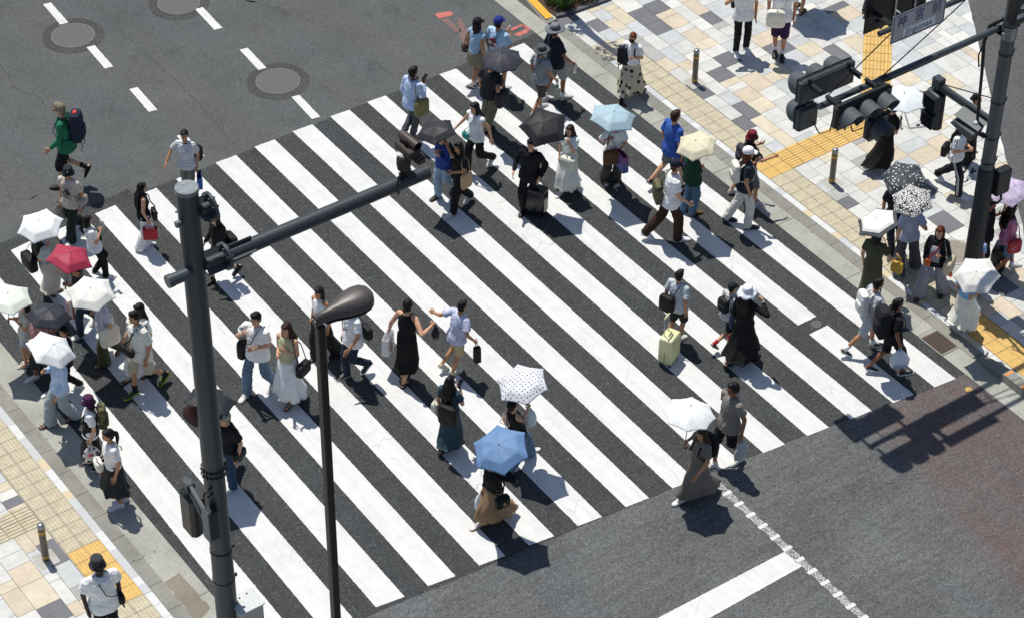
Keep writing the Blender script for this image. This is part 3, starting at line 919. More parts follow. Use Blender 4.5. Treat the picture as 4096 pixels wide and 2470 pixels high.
  'feet': [(15.845, -3.443, 0.0), (16.38, -3.254, 0.0)]},
 {'label': 'woman in flowing black dress under a white parasol behind the traffic signals',
  'sex': 'f',
  'hair': ('short', '1a1311'),
  'top': ('tee', '121214'),
  'bottom': ('dress', '121214', 0.84, 0.2),
  'shoes': ('b9b8b8', 'c4c4c2'),
  'skin': 1,
  'arms': ('d', 'u'),
  'umb': 11,
  'yaw': -0.095,
  'H': 1.553,
  'head': (12.714, -7.549),
  'feet': [(12.43, -7.367, 0.0), (12.741, -7.428, 0.0)]},
 {'label': 'woman with long dark hair in white football shirt and striped black track pants',
  'sex': 'f',
  'hair': ('long', '16110f', 0.3),
  'top': ('tee', 'dcdee4', 0, 'trim'),
  'bottom': ('pants', '1d1f24', 1.15, 0, 'sidestripe'),
  'shoes': ('dedee0', 'e0e0e0'),
  'skin': 1,
  'arms': ((-0.05, 0.25, -0.3), (-0.05, 0.28, -0.25)),
  'items': [('bag', 'R', 'back', (0.26, 0.12, 0.26), '151518', 'black bag at the back of the woman in track pants', 'shoulder'), ('bottle', 'L', 'small green topped bottle held by the woman in track pants')],
  'yaw': -1.142,
  'H': 1.595,
  'head': (13.298, -8.68),
  'feet': [(13.295, -8.318, 0.04), (13.267, -8.973, 0.0)]},
 {'label': 'dark-haired person with a bun in black behind the right pole fittings',
  'sex': 'f',
  'st': 0.1,
  'hair': ('bun', '15100f'),
  'top': ('tee', '141416'),
  'bottom': ('wide', '141416', 1),
  'shoes': ('c9c9c9', 'c9c9c9'),
  'skin': 2,
  'arms': ((-0.06, 0.24, -0.26), 'd'),
  'items': [('phone', 'L', 'white phone held by the dark-haired person with the bun')],
  'yaw': -1.142,
  'H': 1.6,
  'head': (14.096, -8.218),
  'feet': []},
 {'label': 'person in black top and dark jeans under the grey umbrella with pale flecks',
  'sex': 'f',
  'hair': ('short', '15110f'),
  'top': ('tee', '17181b'),
  'bottom': ('pants', '222c3c', 1),
  'shoes': ('2a2a2c', '202022'),
  'skin': 2,
  'arms': ('u', 'd'),
  'umb': 12,
  'yaw': -2.542,
  'H': 1.66,
  'head': (11.073, -9.388),
  'feet': [(11.092, -9.519, 0.0), (11.281, -9.41, 0.0)]},
 {'label': 'person in pale blue blouse and grey trousers under the black and white patterned umbrella',
  'sex': 'f',
  'hair': ('short', '1a1210'),
  'top': ('tee', 'a6b2cc'),
  'bottom': ('wide', '4a4c54', 1),
  'shoes': ('dedede', 'd8d8d8', 'sandal'),
  'skin': 1,
  'arms': ('d', 'u'),
  'umb': 13,
  'items': [('plastic', 'R', (0.28, 0.12, 0.24), '8fa0aa', 'clear vinyl handbag on the person in the pale blue blouse', None)],
  'yaw': 1.122,
  'H': 1.64,
  'head': (10.9, -9.992),
  'feet': [(10.822, -9.936, 0.0), (11.253, -9.892, 0.0)]},
 {'label': 'woman in olive green dress with bare shoulders under the white parasol with grey border',
  'sex': 'f',
  'st': 0.1,
  'hair': ('bob', '171210', 0.1),
  'top': ('tee', '45482f'),
  'bottom': ('dress', '45482f', 0.84, 0.1),
  'shoes': ('2a241c', '2a241c', 'sandal'),
  'skin': 1,
  'arms': ('d', (0.2, 0.2, -0.3)),
  'umb': 14,
  'items': [('bag', 'R', 'hand', (0.22, 0.1, 0.24), 'c79b22', 'yellow tote bag hanging from the arm of the woman in olive green', 'hand')],
  'yaw': 0.425,
  'H': 1.62,
  'head': (9.908, -10.2),
  'feet': []},
 {'label': 'red-haired woman in glasses with black cardigan over striped grey overalls',
  'sex': 'f',
  'hair': ('bob', '5a2616', 0.12),
  'top': ('long', '17181b'),
  'bottom': ('wide', '8d8f9c', 1.1, 0, 'pinstripe'),
  'shoes': ('32241f', '241a17'),
  'skin': 1,
  'arms': ((-0.06, 0.22, -0.24), 'd'),
  'glasses': 2,
  'bib': '8d8f9c',
  'items': [('bag', 'L', 'side', (0.36, 0.16, 0.3), 'b7a78c', 'beige and white shoulder bag with an orange charm on the woman in overalls', 'shoulder'),
            ('bag', 'R', 'front', (0.1, 0.04, 0.16), 'c4551c', 'orange phone pouch on a red strap worn by the woman in overalls', 'crossred')],
  'yaw': -2.629,
  'H': 1.601,
  'head': (10.874, -10.741),
  'feet': [(10.668, -10.633, 0.0), (11.067, -10.806, 0.0)]},
 {'label': 'woman in sky blue top and wind-blown white skirt under the cream white parasol',
  'sex': 'f',
  'hair': ('short', '1a1412'),
  'top': ('tee', '74aede'),
  'bottom': ('skirt', 'dcdcd0', 0.8, 0.3),
  'shoes': ('5c6068', 'd0d0d0'),
  'skin': 1,
  'arms': ('d', 'u'),
  'umb': 15,
  'yaw': -0.095,
  'H': 1.58,
  'head': (10.296, -12.019),
  'feet': [(10.771, -11.757, 0.0), (10.722, -11.597, 0.04)]},
 {'label': 'boy in pale grey T-shirt and shorts with a white drawstring backpack',
  'sex': 'm',
  'hair': ('short', '131012'),
  'top': ('tee', 'a9adb4'),
  'bottom': ('shorts', 'b3b8be', 0.52),
  'shoes': ('17181b', 'e4e4e4'),
  'socks': 'ececec',
  'skin': 2,
  'arms': ('d', 'd'),
  'items': [('backpack', 'd9d8d2', 'white drawstring backpack worn by the boy in pale grey', 0.9, None)],
  'yaw': -0.356,
  'H': 1.655,
  'head': (9.011, -11.225),
  'feet': [(8.621, -11.062, 0.02), (9.213, -11.166, 0.0)]},
 {'label': 'man in black T-shirt and black shorts carrying a white plastic bag',
  'sex': 'm',
  'hair': ('short', '131012'),
  'top': ('tee', '17181b'),
  'bottom': ('shorts', '17181b', 0.54),
  'shoes': ('161719', 'e8e8e8'),
  'skin': 3,
  'arms': ('f', 'd'),
  'items': [('backpack', '222326', 'large black square backpack worn by the man in black', 1.2, None),
            ('plastic', 'R', (0.34, 0.16, 0.34), 'd6dbe0', 'white plastic carrier bag with blue lettering held by the man in black', 'aigo')],
  'yaw': -0.356,
  'H': 1.675,
  'head': (8.925, -11.8),
  'feet': [(8.721, -11.618, 0.0), (9.158, -11.989, 0.0)]},
 {'label': 'woman in pink football shirt and denim shorts under the pink scribbled parasol',
  'sex': 'f',
  'hair': ('long', '1b1210', 0.26),
  'top': ('tee', 'b06a94'),
  'bottom': ('shorts', '52708e', 0.4),
  'shoes': ('d6d6d6', 'cccccc'),
  'socks': 'e4e4e4',
  'skin': 3,
  'arms': ('d', 'u'),
  'umb': 16,
  'items': [('bag', 'R', 'side', (0.26, 0.1, 0.3), '9c1c28', 'red patterned shoulder bag on the woman in the pink football shirt', 'shoulder')],
  'yaw': -0.269,
  'H': 1.64,
  'head': (12.296, -11.001),
  'feet': [(12.682, -10.972, 0.0)]},
 {'label': 'person in black top and black shorts behind the right pole with raised arm',
  'sex': 'm',
  'st': 0.1,
  'hair': ('short', '15110f'),
  'top': ('tee', '17181b'),
  'bottom': ('shorts', '17181b', 0.56),
  'shoes': ('1a1a1c', '202022'),
  'skin': 3,
  'arms': ((-0.04, 0.24, -0.1), 'd'),
  'yaw': -0.967,
  'H': 1.66,
  'head': (12.062, -10.709),
  'feet': []},
 {'label': 'child in light blue shirt partly hidden by the right pole',
  'sex': 'f',
  'st': 0.1,
  'hair': ('pony', '15110f', 0.15),
  'top': ('tee', '8fa8d8'),
  'bottom': ('shorts', '3a4458', 0.5),
  'shoes': ('c8c8c8', 'c8c8c8'),
  'skin': 2,
  'arms': ('d', 'd'),
  'yaw': -0.008,
  'H': 1.28,
  'head': (11.669, -10.957),
  'feet': []},
 {'label': 'woman in maroon bucket hat, black top and grey skirt reaching out a hand',
  'sex': 'f',
  'hair': ('bob', '1d1412', 0.06),
  'hat': ('bucket', '6a1226'),
  'top': ('tee', '1b1b1e'),
  'bottom': ('skirt', '5d5d62', 0.5, 0.08),
  'shoes': ('bcbcc4', 'c8c8cc'),
  'skin': 2,
  'arms': ((-0.02, 0.3, -0.16), (0.26, 0.36, -0.12)),
  'items': [('backpack', '3a3b40', 'grey patterned backpack on the woman in the maroon hat', 0.8, None)],
  'yaw': -0.269,
  'H': 1.57,
  'head': (10.005, -6.724),
  'feet': [(10.062, -6.994, 0.0)]},
 {'label': 'woman in white cap, navy blouse and off-white trousers reading a phone',
  'sex': 'f',
  'hair': ('bob', '6a3018', 0.1),
  'hat': ('cap', 'dfe3ea'),
  'top': ('tee', '222c38'),
  'bottom': ('pants', 'cdc9c2', 1.15),
  'shoes': ('23263a', '2a2a30'),
  'skin': 2,
  'arms': ('p', 'd'),
  'items': [('backpack', 'd0cdc2', 'cream backpack on the woman in the white cap', 0.75, None), ('phone', 'L', 'phone held by the woman in the white cap'),
            ('bottle', 'R', 'clear bottle in the lowered hand of the woman in the white cap')],
  'yaw': -0.443,
  'H': 1.764,
  'head': (9.448, -7.272),
  'feet': [(9.344, -7.057, 0.0), (9.529, -7.437, 0.0)]},
 {'label': 'man in blue T-shirt and grey shorts near the right kerb',
  'sex': 'm',
  'hair': ('short', '3a2418'),
  'top': ('tee', '2c58ac'),
  'bottom': ('shorts', '6a6a68', 0.46),
  'shoes': ('1c1d22', 'c8c8c8'),
  'skin': 1,
  'arms': ('d', 'd'),
  'yaw': -0.008,
  'H': 1.78,
  'head': (9.079, -5.657),
  'feet': [(8.768, -5.47, 0.06)]},
 {'label': 'person in dark green sweater and blue jeans under the pale yellow parasol',
  'sex': 'm',
  'hair': ('short', '17120f'),
  'top': ('long', '103c2e'),
  'bottom': ('pants', '3f6280', 1.05),
  'shoes': ('5e4c2c', '4a3a20'),
  'skin': 2,
  'arms': ('d', 'u'),
  'umb': 18,
  'yaw': -0.182,
  'H': 1.74,
  'head': (8.531, -6.789),
  'feet': [(8.954, -6.533, 0.0), (8.892, -6.358, 0.02)]},
 {'label': 'man in navy cap, white T-shirt and brown trousers in a long stride',
  'sex': 'm',
  'hair': ('short', '5a2c16'),
  'hat': ('cap', '161c30'),
  'top': ('tee', 'e4e6ea'),
  'bottom': ('pants', '352219', 1.2),
  'shoes': ('e2e4ec', 'e6e6ea'),
  'skin': 1,
  'arms': ('d', (0.02, 0.22, -0.44)),
  'items': [('bag', 'L', 'back', (0.32, 0.13, 0.4), '55523a', 'camouflage shoulder sack on the man in the navy cap', 'shoulder')],
  'yaw': -0.443,
  'H': 1.833,
  'head': (8.12, -6.886),
  'feet': [(7.795, -6.605, 0.0), (8.276, -6.992, 0.0)]},
 {'label': 'person in white shirt and dark olive trousers standing under the light blue parasol',
  'sex': 'f',
  'hair': ('short', '17120f'),
  'top': ('tee', 'd0d6d8'),
  'bottom': ('wide', '2f312c', 0.9),
  'shoes': ('1c1c1e', 'dcdcd8', 'sandal'),
  'skin': 2,
  'arms': ((-0.06, 0.22, -0.26), 'u'),
  'umb': 19,
  'items': [('bag', 'R', 'front', (0.3, 0.12, 0.3), '5d3d1a', 'brown shoulder bag on the person under the light blue parasol', 'shoulder'),
            ('paper', 'L', (0.32, 0.12, 0.36), '6a6090', 'pink to blue shopping bag on the arm under the light blue satin parasol', 'gradient')],
  'yaw': -2.019,
  'H': 1.64,
  'head': (8.01, -5.389),
  'feet': [(8.185, -4.836, 0.0), (8.355, -4.954, 0.0)]},
 {'label': 'person in black jacket and black trousers with rolling suitcase under the black umbrella',
  'sex': 'm',
  'hair': ('short', '17120f'),
  'top': ('long', '131417'),
  'bottom': ('pants', '121316', 1.15),
  'shoes': ('131315', '131315'),
  'skin': 1,
  'arms': ((0.04, 0.1, -0.42), (0.1, 0.14, -0.38)),
  'umb': 20,
  'yaw': -2.542,
  'H': 1.7,
  'head': (6.524, -4.778),
  'feet': [(6.406, -4.738, 0.0), (6.603, -4.684, 0.0)]},
 {'label': 'woman with long hair in white tee and crinkled white maxi skirt',
  'sex': 'f',
  'hair': ('long', '2b1a14', 0.34),
  'top': ('tee', 'd3dcec'),
  'bottom': ('skirt', 'd2d4d0', 0.86, 0.18),
  'shoes': ('dedfe4', 'e2e2e4'),
  'skin': 1,
  'arms': ((-0.1, 0.2, -0.04), 'd'),
  'items': [('bag', 'L', 'front', (0.32, 0.14, 0.26), 'c9ccb8', 'pale green drawstring bag on the woman in the white maxi skirt', 'cross')],
  'yaw': -2.716,
  'H': 1.542,
  'head': (7.455, -4.678),
  'feet': [(7.266, -4.652, 0.0), (7.604, -4.65, 0.0)]},
 {'label': 'person in beige beret and black T-shirt under the dark umbrella behind the left pole',
  'sex': 'm',
  'hair': ('short', '17120f'),
  'hat': ('beanie', '9a957e'),
  'top': ('tee', '18191c'),
  'bottom': ('pants', '2c4460', 1.2),
  'shoes': ('d6d6d2', 'd0d0cc'),
  'skin': 1,
  'arms': ('d', 'u'),
  'umb': 21,
  'items': [('bag', 'L', 'side', (0.28, 0.1, 0.18), '19191c', 'small black bag on the hip of the person behind the left pole', 'cross')],
  'yaw': -2.89,
  'H': 1.7,
  'head': (-1.634, -7.959),
  'feet': [(-1.654, -7.909, 0.0), (-1.261, -7.48, 0.05)]}]
UMBRELLAS = [('pale blue white parasol at the far left beside the man in the bucket hat', 6, 0.411, 0.149, (-1.84, -2.1, 1.858), (-0.132, -0.094), 0.811, 'f2f6f6', None),
 ('red compact umbrella among the pale parasols at the left', 5, 0.411, 0.142, (-1.85, -3.294, 1.953), (0.178, -0.125), 7.887, 'ae2a49', None),
 ('cream white parasol between the red umbrella and the couple in cream clothes', 6, 0.418, 0.143, (-1.971, -4.192, 1.858), (-0.037, -0.153), 1.351, 'f3f1e9', None),
 ('pale mint parasol cut by the left edge', 6, 0.43, 0.13, (-3.035, -3.26, 1.62), (0.08, -0.05), 0.25, 'eaf0e6', None),
 ('charcoal umbrella in the group at the left kerb', 6, 0.398, 0.161, (-2.726, -4.149, 1.757), (0.144, 0.029), 1.516, '33353e', None),
 ('white parasol with grey shaded panels nearest the left kerb', 6, 0.424, 0.15, (-3.099, -5.062, 1.831), (0.306, -0.244), 1.487, 'f5f7f6', None),
 ('white parasol with small black polka dots', 6, 0.437, 0.135, (2.529, -10.042, 1.855), (-0.225, -0.021), 1.11, 'e6e7ee', 'dots'),
 ('bright blue compact umbrella with dark ribs', 6, 0.473, 0.164, (1.363, -11.09, 1.883), (-0.297, -0.077), 1.061, '668cba', None),
 ('large white eight-ribbed parasol over the grey road', 8, 0.423, 0.17, (4.307, -12.099, 1.893), (0.062, -0.022), 0.804, 'f4f8f8', None),
 ('tilted charcoal umbrella beside the pole-mounted camera', 5, 0.407, 0.134, (5.204, -3.645, 1.818), (-0.128, 0.121), 0.268, '303135', None),
 ('large dark eight-ribbed umbrella with a hooked handle at the top of the crossing', 8, 0.399, 0.16, (7.39, -2.628, 1.957), (-0.05, -0.063), 7.143, '3b3c46', None),
 ('white parasol half hidden by the hanging traffic signals', 8, 0.43, 0.13, (12.787, -7.653, 1.8), (-0.06, -0.02), 0.25, 'e8eff2', None),
 ('dark grey umbrella with pale paisley flecks', 6, 0.416, 0.138, (11.105, -9.507, 1.846), (-0.239, -0.14), 1.226, '3c434a', 'flecks'),
 ('black umbrella with dense white pebble pattern', 6, 0.385, 0.121, (10.799, -10.041, 1.816), (-0.299, -0.074), 7.217, '1b1b1d', 'pebbles'),
 ('white parasol with a dark grey border', 6, 0.4, 0.122, (9.905, -10.137, 1.827), (-0.306, 0.185), 7.164, 'f0f0ec', 'border'),
 ('cream white parasol nearest the drain at the right kerb', 6, 0.403, 0.134, (10.353, -12.127, 1.773), (-0.355, -0.117), 1.327, 'ecebe6', None),
 ('white parasol with pink and blue scribbles behind the right pole', 6, 0.355, 0.096, (12.318, -10.853, 1.862), (-0.201, -0.232), 7.345, 'dcd2e6', 'scribble'),
 ('dark umbrella at the top edge whose shadow falls on the upper pavement', 8, 0.6, 0.18, (14.917, -2.498, 1.88), (0.0, 0.0), 0.3, '2c2e36', None),
 ('pale yellow parasol with a satin sheen', 6, 0.388, 0.135, (8.638, -6.776, 1.956), (-0.255, -0.007), 6.976, 'e8dfbe', None),
 ('light blue satin parasol', 6, 0.446, 0.152, (8.052, -5.18, 1.882), (0.083, -0.098), 0.724, 'aecbd8', None),
 ('black five-ribbed umbrella over the person with the suitcase', 5, 0.459, 0.152, (6.78, -4.789, 1.931), (-0.22, -0.262), 1.253, '2b2b2e', None),
 ('dark umbrella behind the left pole', 6, 0.427, 0.118, (-1.707, -7.674, 1.939), (0.246, 0.04), 1.733, '2a2c33', None)]
# ------------------------------------------------------------------ setting
A_OLD = asphalt('asphalt_old', (.070, .074, .075), (.148, .154, .155), .55, 62, .16)
A_NEW = asphalt('asphalt_crossing', (.032, .0345, .036), (.090, .094, .096), .7, 62, .14, grain=.20)
A_BOT = asphalt('asphalt_coarse', (.075, .079, .081), (.186, .192, .195), .8, 40, .20, red=True, streak=True, grain=.19)
A_SIDE = asphalt('asphalt_side', (.070, .071, .073), (.15, .15, .15), .5, 62, .16)
def conc(name, h, var=.12, sc=18):
    t = NT(name); c = lin(h); co = t.obj(); a = t.noise(co, sc, 5, .65); b = t.noise(co, 1.6, 4, .6)
    col = t.mix(1.0, t.ramp(a, [(.3, mul(c, 1-var)), (.7, mul(c, 1+var))]), t.ramp(b, [(.3, (.76,)*3), (.65, (1.03,)*3)]), 'MULTIPLY')
    v = t.n('ShaderNodeTexVoronoi', Scale=5.5); t.l(co, v.inputs['Vector'])
    w = t.n('ShaderNodeSeparateColor'); t.l(v.outputs['Color'], w.inputs[0])
    m = t.math('MULTIPLY', t.ramp(v.outputs['Distance'], [(.08, (1, 1, 1)), (.14, (0, 0, 0))]), t.ramp(w.outputs[0], [(.78, (0, 0, 0)), (.82, (.7,)*3)]))
    col = t.mix(m, col, mul(c, .25))
    t.base(col); t.set(Roughness=.85); t.bump(a, .35, .008); return t.mat
CON = conc('concrete_gutter', 'a5a59c'); CON_D = conc('concrete_kerb', '8b8a82', .2, 40); CON_L = conc('concrete_pale', 'b4b3aa')
PAINT = NT('road_paint')
_co = PAINT.obj(); _a = PAINT.noise(_co, 5, 5, .65); _b = PAINT.noise(_co, 85, 3, .7); _c = PAINT.noise(PAINT.map(_co, (4, .35, 1)), 2.2, 4, .6)
_col = PAINT.mix(1.0, PAINT.ramp(_a, [(.28, (.60, .61, .605)), (.62, (.675, .68, .672))]), PAINT.ramp(_c, [(.3, (.90,)*3), (.62, (1.02,)*3)]), 'MULTIPLY')
_w = PAINT.math('MULTIPLY', PAINT.ramp(PAINT.noise(_co, 1.1, 4, .6), [(.53, (0,)*3), (.72, (1,)*3)]), PAINT.ramp(_b, [(.54, (0,)*3), (.60, (.7,)*3)]))
_col = PAINT.mix(_w, _col, (.22, .22, .22))
_v = PAINT.n('ShaderNodeTexVoronoi', Scale=1.9, feature='DISTANCE_TO_EDGE'); PAINT.l(PAINT.mix(.12, _co, PAINT.n('ShaderNodeTexNoise', Scale=3.0).outputs['Color']), _v.inputs['Vector'])
_cr = PAINT.math('MULTIPLY', PAINT.ramp(_v.outputs['Distance'], [(.004, (1,)*3), (.010, (0,)*3)]), PAINT.ramp(PAINT.noise(_co, .9, 2), [(.52, (0,)*3), (.62, (.55,)*3)]))
_col = PAINT.mix(_cr, _col, (.34, .34, .33))
PAINT.base(_col); PAINT.set(Roughness=.6); PAINT.bump(_b, .25, .006); PAINT = PAINT.mat

def tile_mat():
    t = NT('paving_slab'); a = t.n('ShaderNodeAttribute', attribute_name='tint'); co = t.obj()
    f = t.noise(co, 95, 3, .7); b = t.noise(co, 3.0, 5, .65); g = t.noise(co, 11, 4, .6)
    col = t.mix(1.0, a.outputs['Color'], t.ramp(f, [(.3, (.86,)*3), (.7, (1.08,)*3)]), 'MULTIPLY')
    col = t.mix(1.0, col, t.ramp(b, [(.32, (.86, .86, .85)), (.62, (1.03,)*3)]), 'MULTIPLY')
    col = t.mix(1.0, col, t.ramp(g, [(.3, (.93,)*3), (.7, (1.03,)*3)]), 'MULTIPLY')
    v = t.n('ShaderNodeTexVoronoi', Scale=4.2); t.l(co, v.inputs['Vector']); w = t.n('ShaderNodeSeparateColor'); t.l(v.outputs['Color'], w.inputs[0])
    m = t.math('MULTIPLY', t.ramp(v.outputs['Distance'], [(.06, (1, 1, 1)), (.11, (0, 0, 0))]), t.ramp(w.outputs[0], [(.84, (0, 0, 0)), (.88, (.7,)*3)]))
    col = t.mix(m, col, (.07, .07, .07))
    t.base(col); t.set(Roughness=.7); t.bump(f, .25, .006); return t.mat
TILE = tile_mat(); JOINT = plain('6d6a63', .9, 0, .25, 20)

road = MB(); road.poly([(-400, -400), (400, -400), (400, 400), (-400, 400)], -.05); struct('ground', road, A_OLD)
z0 = 0.0
m = MB(); m.poly([(-3.1, -1.0), (10.05, -1.0), (10.05, 45), (-3.1, 45)], 0.0); struct('road', m, A_OLD)
def jag(pts, amp=.012, step=.12, closed=True):
    out = []; n = len(pts)
    for i in range(n if closed else n - 1):
        a = np.array(pts[i][:2]); b = np.array(pts[(i+1) % n][:2]); k = max(1, int(np.linalg.norm(b-a)/step))
        for j in range(k): out.append(tuple(a + (b-a)*j/k + (rng.normal(0, amp, 2) if j else 0)))
    return out
# the darker resurfaced band under the stripes, with the jog in its far edge
m = MB(); m.poly(jag([(-3.1, -.09), (-1.8, -.07), (-.15, -.03), (.84, .03), (.85, -.15), (1.75, -.23), (5, -.2), (7.5, -.2), (10.05, -.12), (10.05, -12.55), (8.9, -12.46), (6.8, -12.16), (5.0, -11.96), (3.2, -11.80), (1.0, -11.62), (-.6, -11.48), (-3.1, -11.25)], .006), .004)
struct('crossing_surface', m, A_NEW)
m = MB(); m.poly([(-3.1, -10.5), (-.6, -10.6), (10.05, -11.0), (10.05, -12.0), (10.05, -60), (-3.1, -60)], -.001) if True else m.poly([(-3.1, -11.25), (-.6, -11.48), (1.0, -11.62), (3.2, -11.80), (5, -11.96), (6.8, -12.16), (8.9, -12.46), (10.05, -12.55), (10.05, -60), (-3.1, -60)], -.0002)
struct('road_south', m, A_BOT)
def stripe(q):
    m = MB(); m.poly(jag(q, .0022, .028), .008); return m
for i, q in enumerate(STRIPES):
    tl, tr, br, bl = [np.array(p_) for p_ in q]
    if i == 13:
        def at(a, b, y): return tuple(a + (b-a)*((y-a[1])/(b[1]-a[1])))
        for (ya, yb) in ((None, -9.98), (-10.27, None)):
            qq = [tl if ya is None else at(tl, bl, ya), tr if ya is None else at(tr, br, ya), br if yb is None else at(tr, br, yb), bl if yb is None else at(tl, bl, yb)]
            struct('crosswalk_stripe', stripe(qq), PAINT)
    else: struct('crosswalk_stripe', stripe(q), PAINT)
for x, ys in ((2.46, [(6.4, 5.55), (4.54, 3.68), (2.80, 1.92), (.95, .12)]), (4.90, [(4.5, 3.63), (2.74, 1.93), (.79, -.05), (6.3, 5.4), (8.1, 7.2)])):
    for a, b in ys: struct('lane_dash', stripe([(x-.065, a), (x+.10, a-.03), (x+.05, b-.03), (x-.12, b)]), PAINT)
struct('stop_line', stripe([(-1.5, -13.95), (4.78, -14.02), (4.80, -14.42), (-1.5, -14.50)]), PAINT)
def dotted():
    t = NT('worn_rumble_paint'); v = t.n('ShaderNodeTexVoronoi', Scale=48); t.l(t.obj(), v.inputs['Vector'])
    t.base(t.ramp(v.outputs['Distance'], [(.34, (.58, .58, .57)), (.60, (.12, .12, .12))])); t.set(Roughness=.7); t.bump(v.outputs['Distance'], .6, .01); return t.mat
m = MB(); m.poly(jag([(4.80, -12.0), (4.93, -12.0), (4.93, -17), (4.80, -17)], .006), .005); struct('rumble_line', m, dotted())
for k in range(14):
    y = -12.49 - .3*k; struct('rumble_mark', stripe([(4.78, y+.035), (4.95, y+.035), (4.95, y-.035), (4.78, y-.035)]), PAINT)
# cracks in the old asphalt
CRK = plain('38393b', .95, 0, .3, 30)
for pts in ([(3.3, 6.5), (3.24, 4.2), (3.28, 2.4), (3.26, 1.68), (3.27, 1.16), (3.19, .75), (3.16, .4), (3.14, .06), (3.1, -.15)], [(.73, 5.4), (.71, 4.57), (.57, 4.13), (.80, 3.7), (.86, 3.55), (.81, 3.25), (.81, 3.11)], [(-.94, 1.66), (-.92, 1.41), (-1.07, 1.01), (-.77, .76), (-.5, .86)], [(6.95, 1.2), (6.81, .74), (6.83, .56), (6.81, .4), (6.9, .1)], [(9.8, 3.4), (9.72, 2.2), (9.7, 1.55), (9.6, 1.22)], [(5.9, 6.4), (6.0, 5.1), (5.85, 4.2), (6.3, 3.5)]):
    pts = [np.array(q) for q in pts]; P2 = []
    for a, b in zip(pts, pts[1:]):
        k = max(2, int(np.linalg.norm(b-a)/.07))
        P2 += [a + (b-a)*j/k + rng.normal(0, .014, 2) for j in range(k)]
    L = [(q[0]-.006*abs(rng.normal(.5, .5)), q[1]) for q in P2]; R_ = [(q[0]+.005*abs(rng.normal(.5, .5)), q[1]) for q in P2]
    m = MB(); m.poly(L + R_[::-1], .0035); struct('road_crack', m, CRK)
# sprayed survey marks
SP = NT('spray_paint'); _f = SP.noise(SP.obj(), 34, 4, .75); _al = SP.ramp(_f, [(.47, (0,)*3), (.62, (1,)*3)])
SP.base(SP.mix(_al, (.09, .088, .088), (.40, .13, .11))); SP.set(Roughness=.8); SP = SP.mat
SP2 = NT('spray_paint_solid'); SP2.base(SP2.mix(SP2.ramp(SP2.noise(SP2.obj(), 40, 4, .7), [(.30, (0,)*3), (.44, (1,)*3)]), (.2, .09, .08), (.48, .14, .115))); SP2.set(Roughness=.8); SP2 = SP2.mat
for q, mt in (([(8.72, 1.60), (9.04, 1.50), (9.04, 1.34), (8.70, 1.40)], SP2), ([(8.72, 1.38), (8.86, 1.30), (8.80, .75), (8.68, .85)], SP), ([(9.0, 1.2), (9.06, 1.2), (8.86, .42), (8.62, .40), (8.66, .62)], SP), ([(9.60, .29), (9.95, .31), (9.95, .24), (9.60, .24)], SP2), ([(9.93, .28), (9.99, .30), (9.99, .05), (9.93, .03)], SP2), ([(9.62, .10), (9.93, .12), (9.90, .0), (9.66, -.02)], SP2), ([(9.45, 2.2), (9.62, 2.3), (9.66, 2.02), (9.52, 1.98)], SP2)):
    m = MB(); m.poly(jag(q, .012, .05), .0045); struct('spray_marking', m, mt)

# ---- gutters, kerbs, pavements (right then left)
def strip(name, x0, x1, y0, y1, z, mt, seg=None, gap=.006, zx1=None):
    m = MB(); seg = seg or (y1-y0); y = y0
    while y < y1 - 1e-6:
        e = min(y + seg, y1); m.add([(x0, y+gap, z), (x1, y+gap, z if zx1 is None else zx1), (x1, e-gap, z if zx1 is None else zx1), (x0, e-gap, z), (x0, y+gap, -.05), (x1, y+gap, -.05), (x1, e-gap, -.05), (x0, e-gap, -.05)], [(0, 1, 2, 3), (1, 0, 4, 5), (2, 1, 5, 6), (3, 2, 6, 7), (0, 3, 7, 4)]); y = e
    return struct(name, m, mt)
strip('gutter', 9.99, 10.37, -60, 40, .010, CON, 1.87)
strip('kerb', 10.37, 10.60, -12.35, -.05, .016, CON_D, .62, .004)
strip('gutter', -3.50, -3.02, -60, 40, .010, CON, 2.4)
strip('kerb', -3.74, -3.50, -60, 40, .016, CON_D, .6, .004)
# raised kerb beyond the dropped section, top right, painted yellow, and at the bottom right
YEL = NT('worn_yellow_paint'); _n = YEL.noise(YEL.obj(), 14, 5, .7); YEL.base(YEL.mix(YEL.ramp(_n, [(.56, (0,)*3), (.66, (.7,)*3)]), (.78, .40, .03), (.30, .27, .2))); YEL.set(Roughness=.65); YEL = YEL.mat
m = MB()
m.add([(10.37, .02, .0), (10.60, .02, .016), (10.60, .12, .03), (10.37, .12, .0), (10.40, .8, .15), (10.60, .8, .15), (10.37, .8, 0), (10.40, 40, .15), (10.60, 40, .15), (10.37, 40, 0), (10.60, 40, -.05), (10.60, .8, -.05), (10.6, .12, -.05)],
      [(0, 1, 2, 3), (3, 2, 5, 4), (6, 3, 4), (6, 4, 7, 9), (4, 5, 8, 7), (5, 11, 10, 8), (2, 12, 11, 5)])
struct('kerb', m, CON_D)
m = MB(); m.add([(10.43, .13, .036), (10.60, .13, .036), (10.60, .8, .155), (10.43, .8, .155), (10.60, 3.4, .155), (10.43, 3.4, .155)], [(0, 1, 2, 3), (3, 2, 4, 5)]); struct('kerb_paint', m, YEL)
m = MB()
m.add([(10.37, -12.36, 0), (10.60, -12.36, .016), (10.60, -13.1, .14), (10.40, -13.1, .14), (10.37, -13.1, 0), (10.60, -60, .14), (10.40, -60, .14), (10.37, -60, 0)], [(0, 3, 2, 1), (0, 4, 3), (4, 7, 6, 3), (3, 6, 5, 2)])
struct('kerb', m, CON_D)
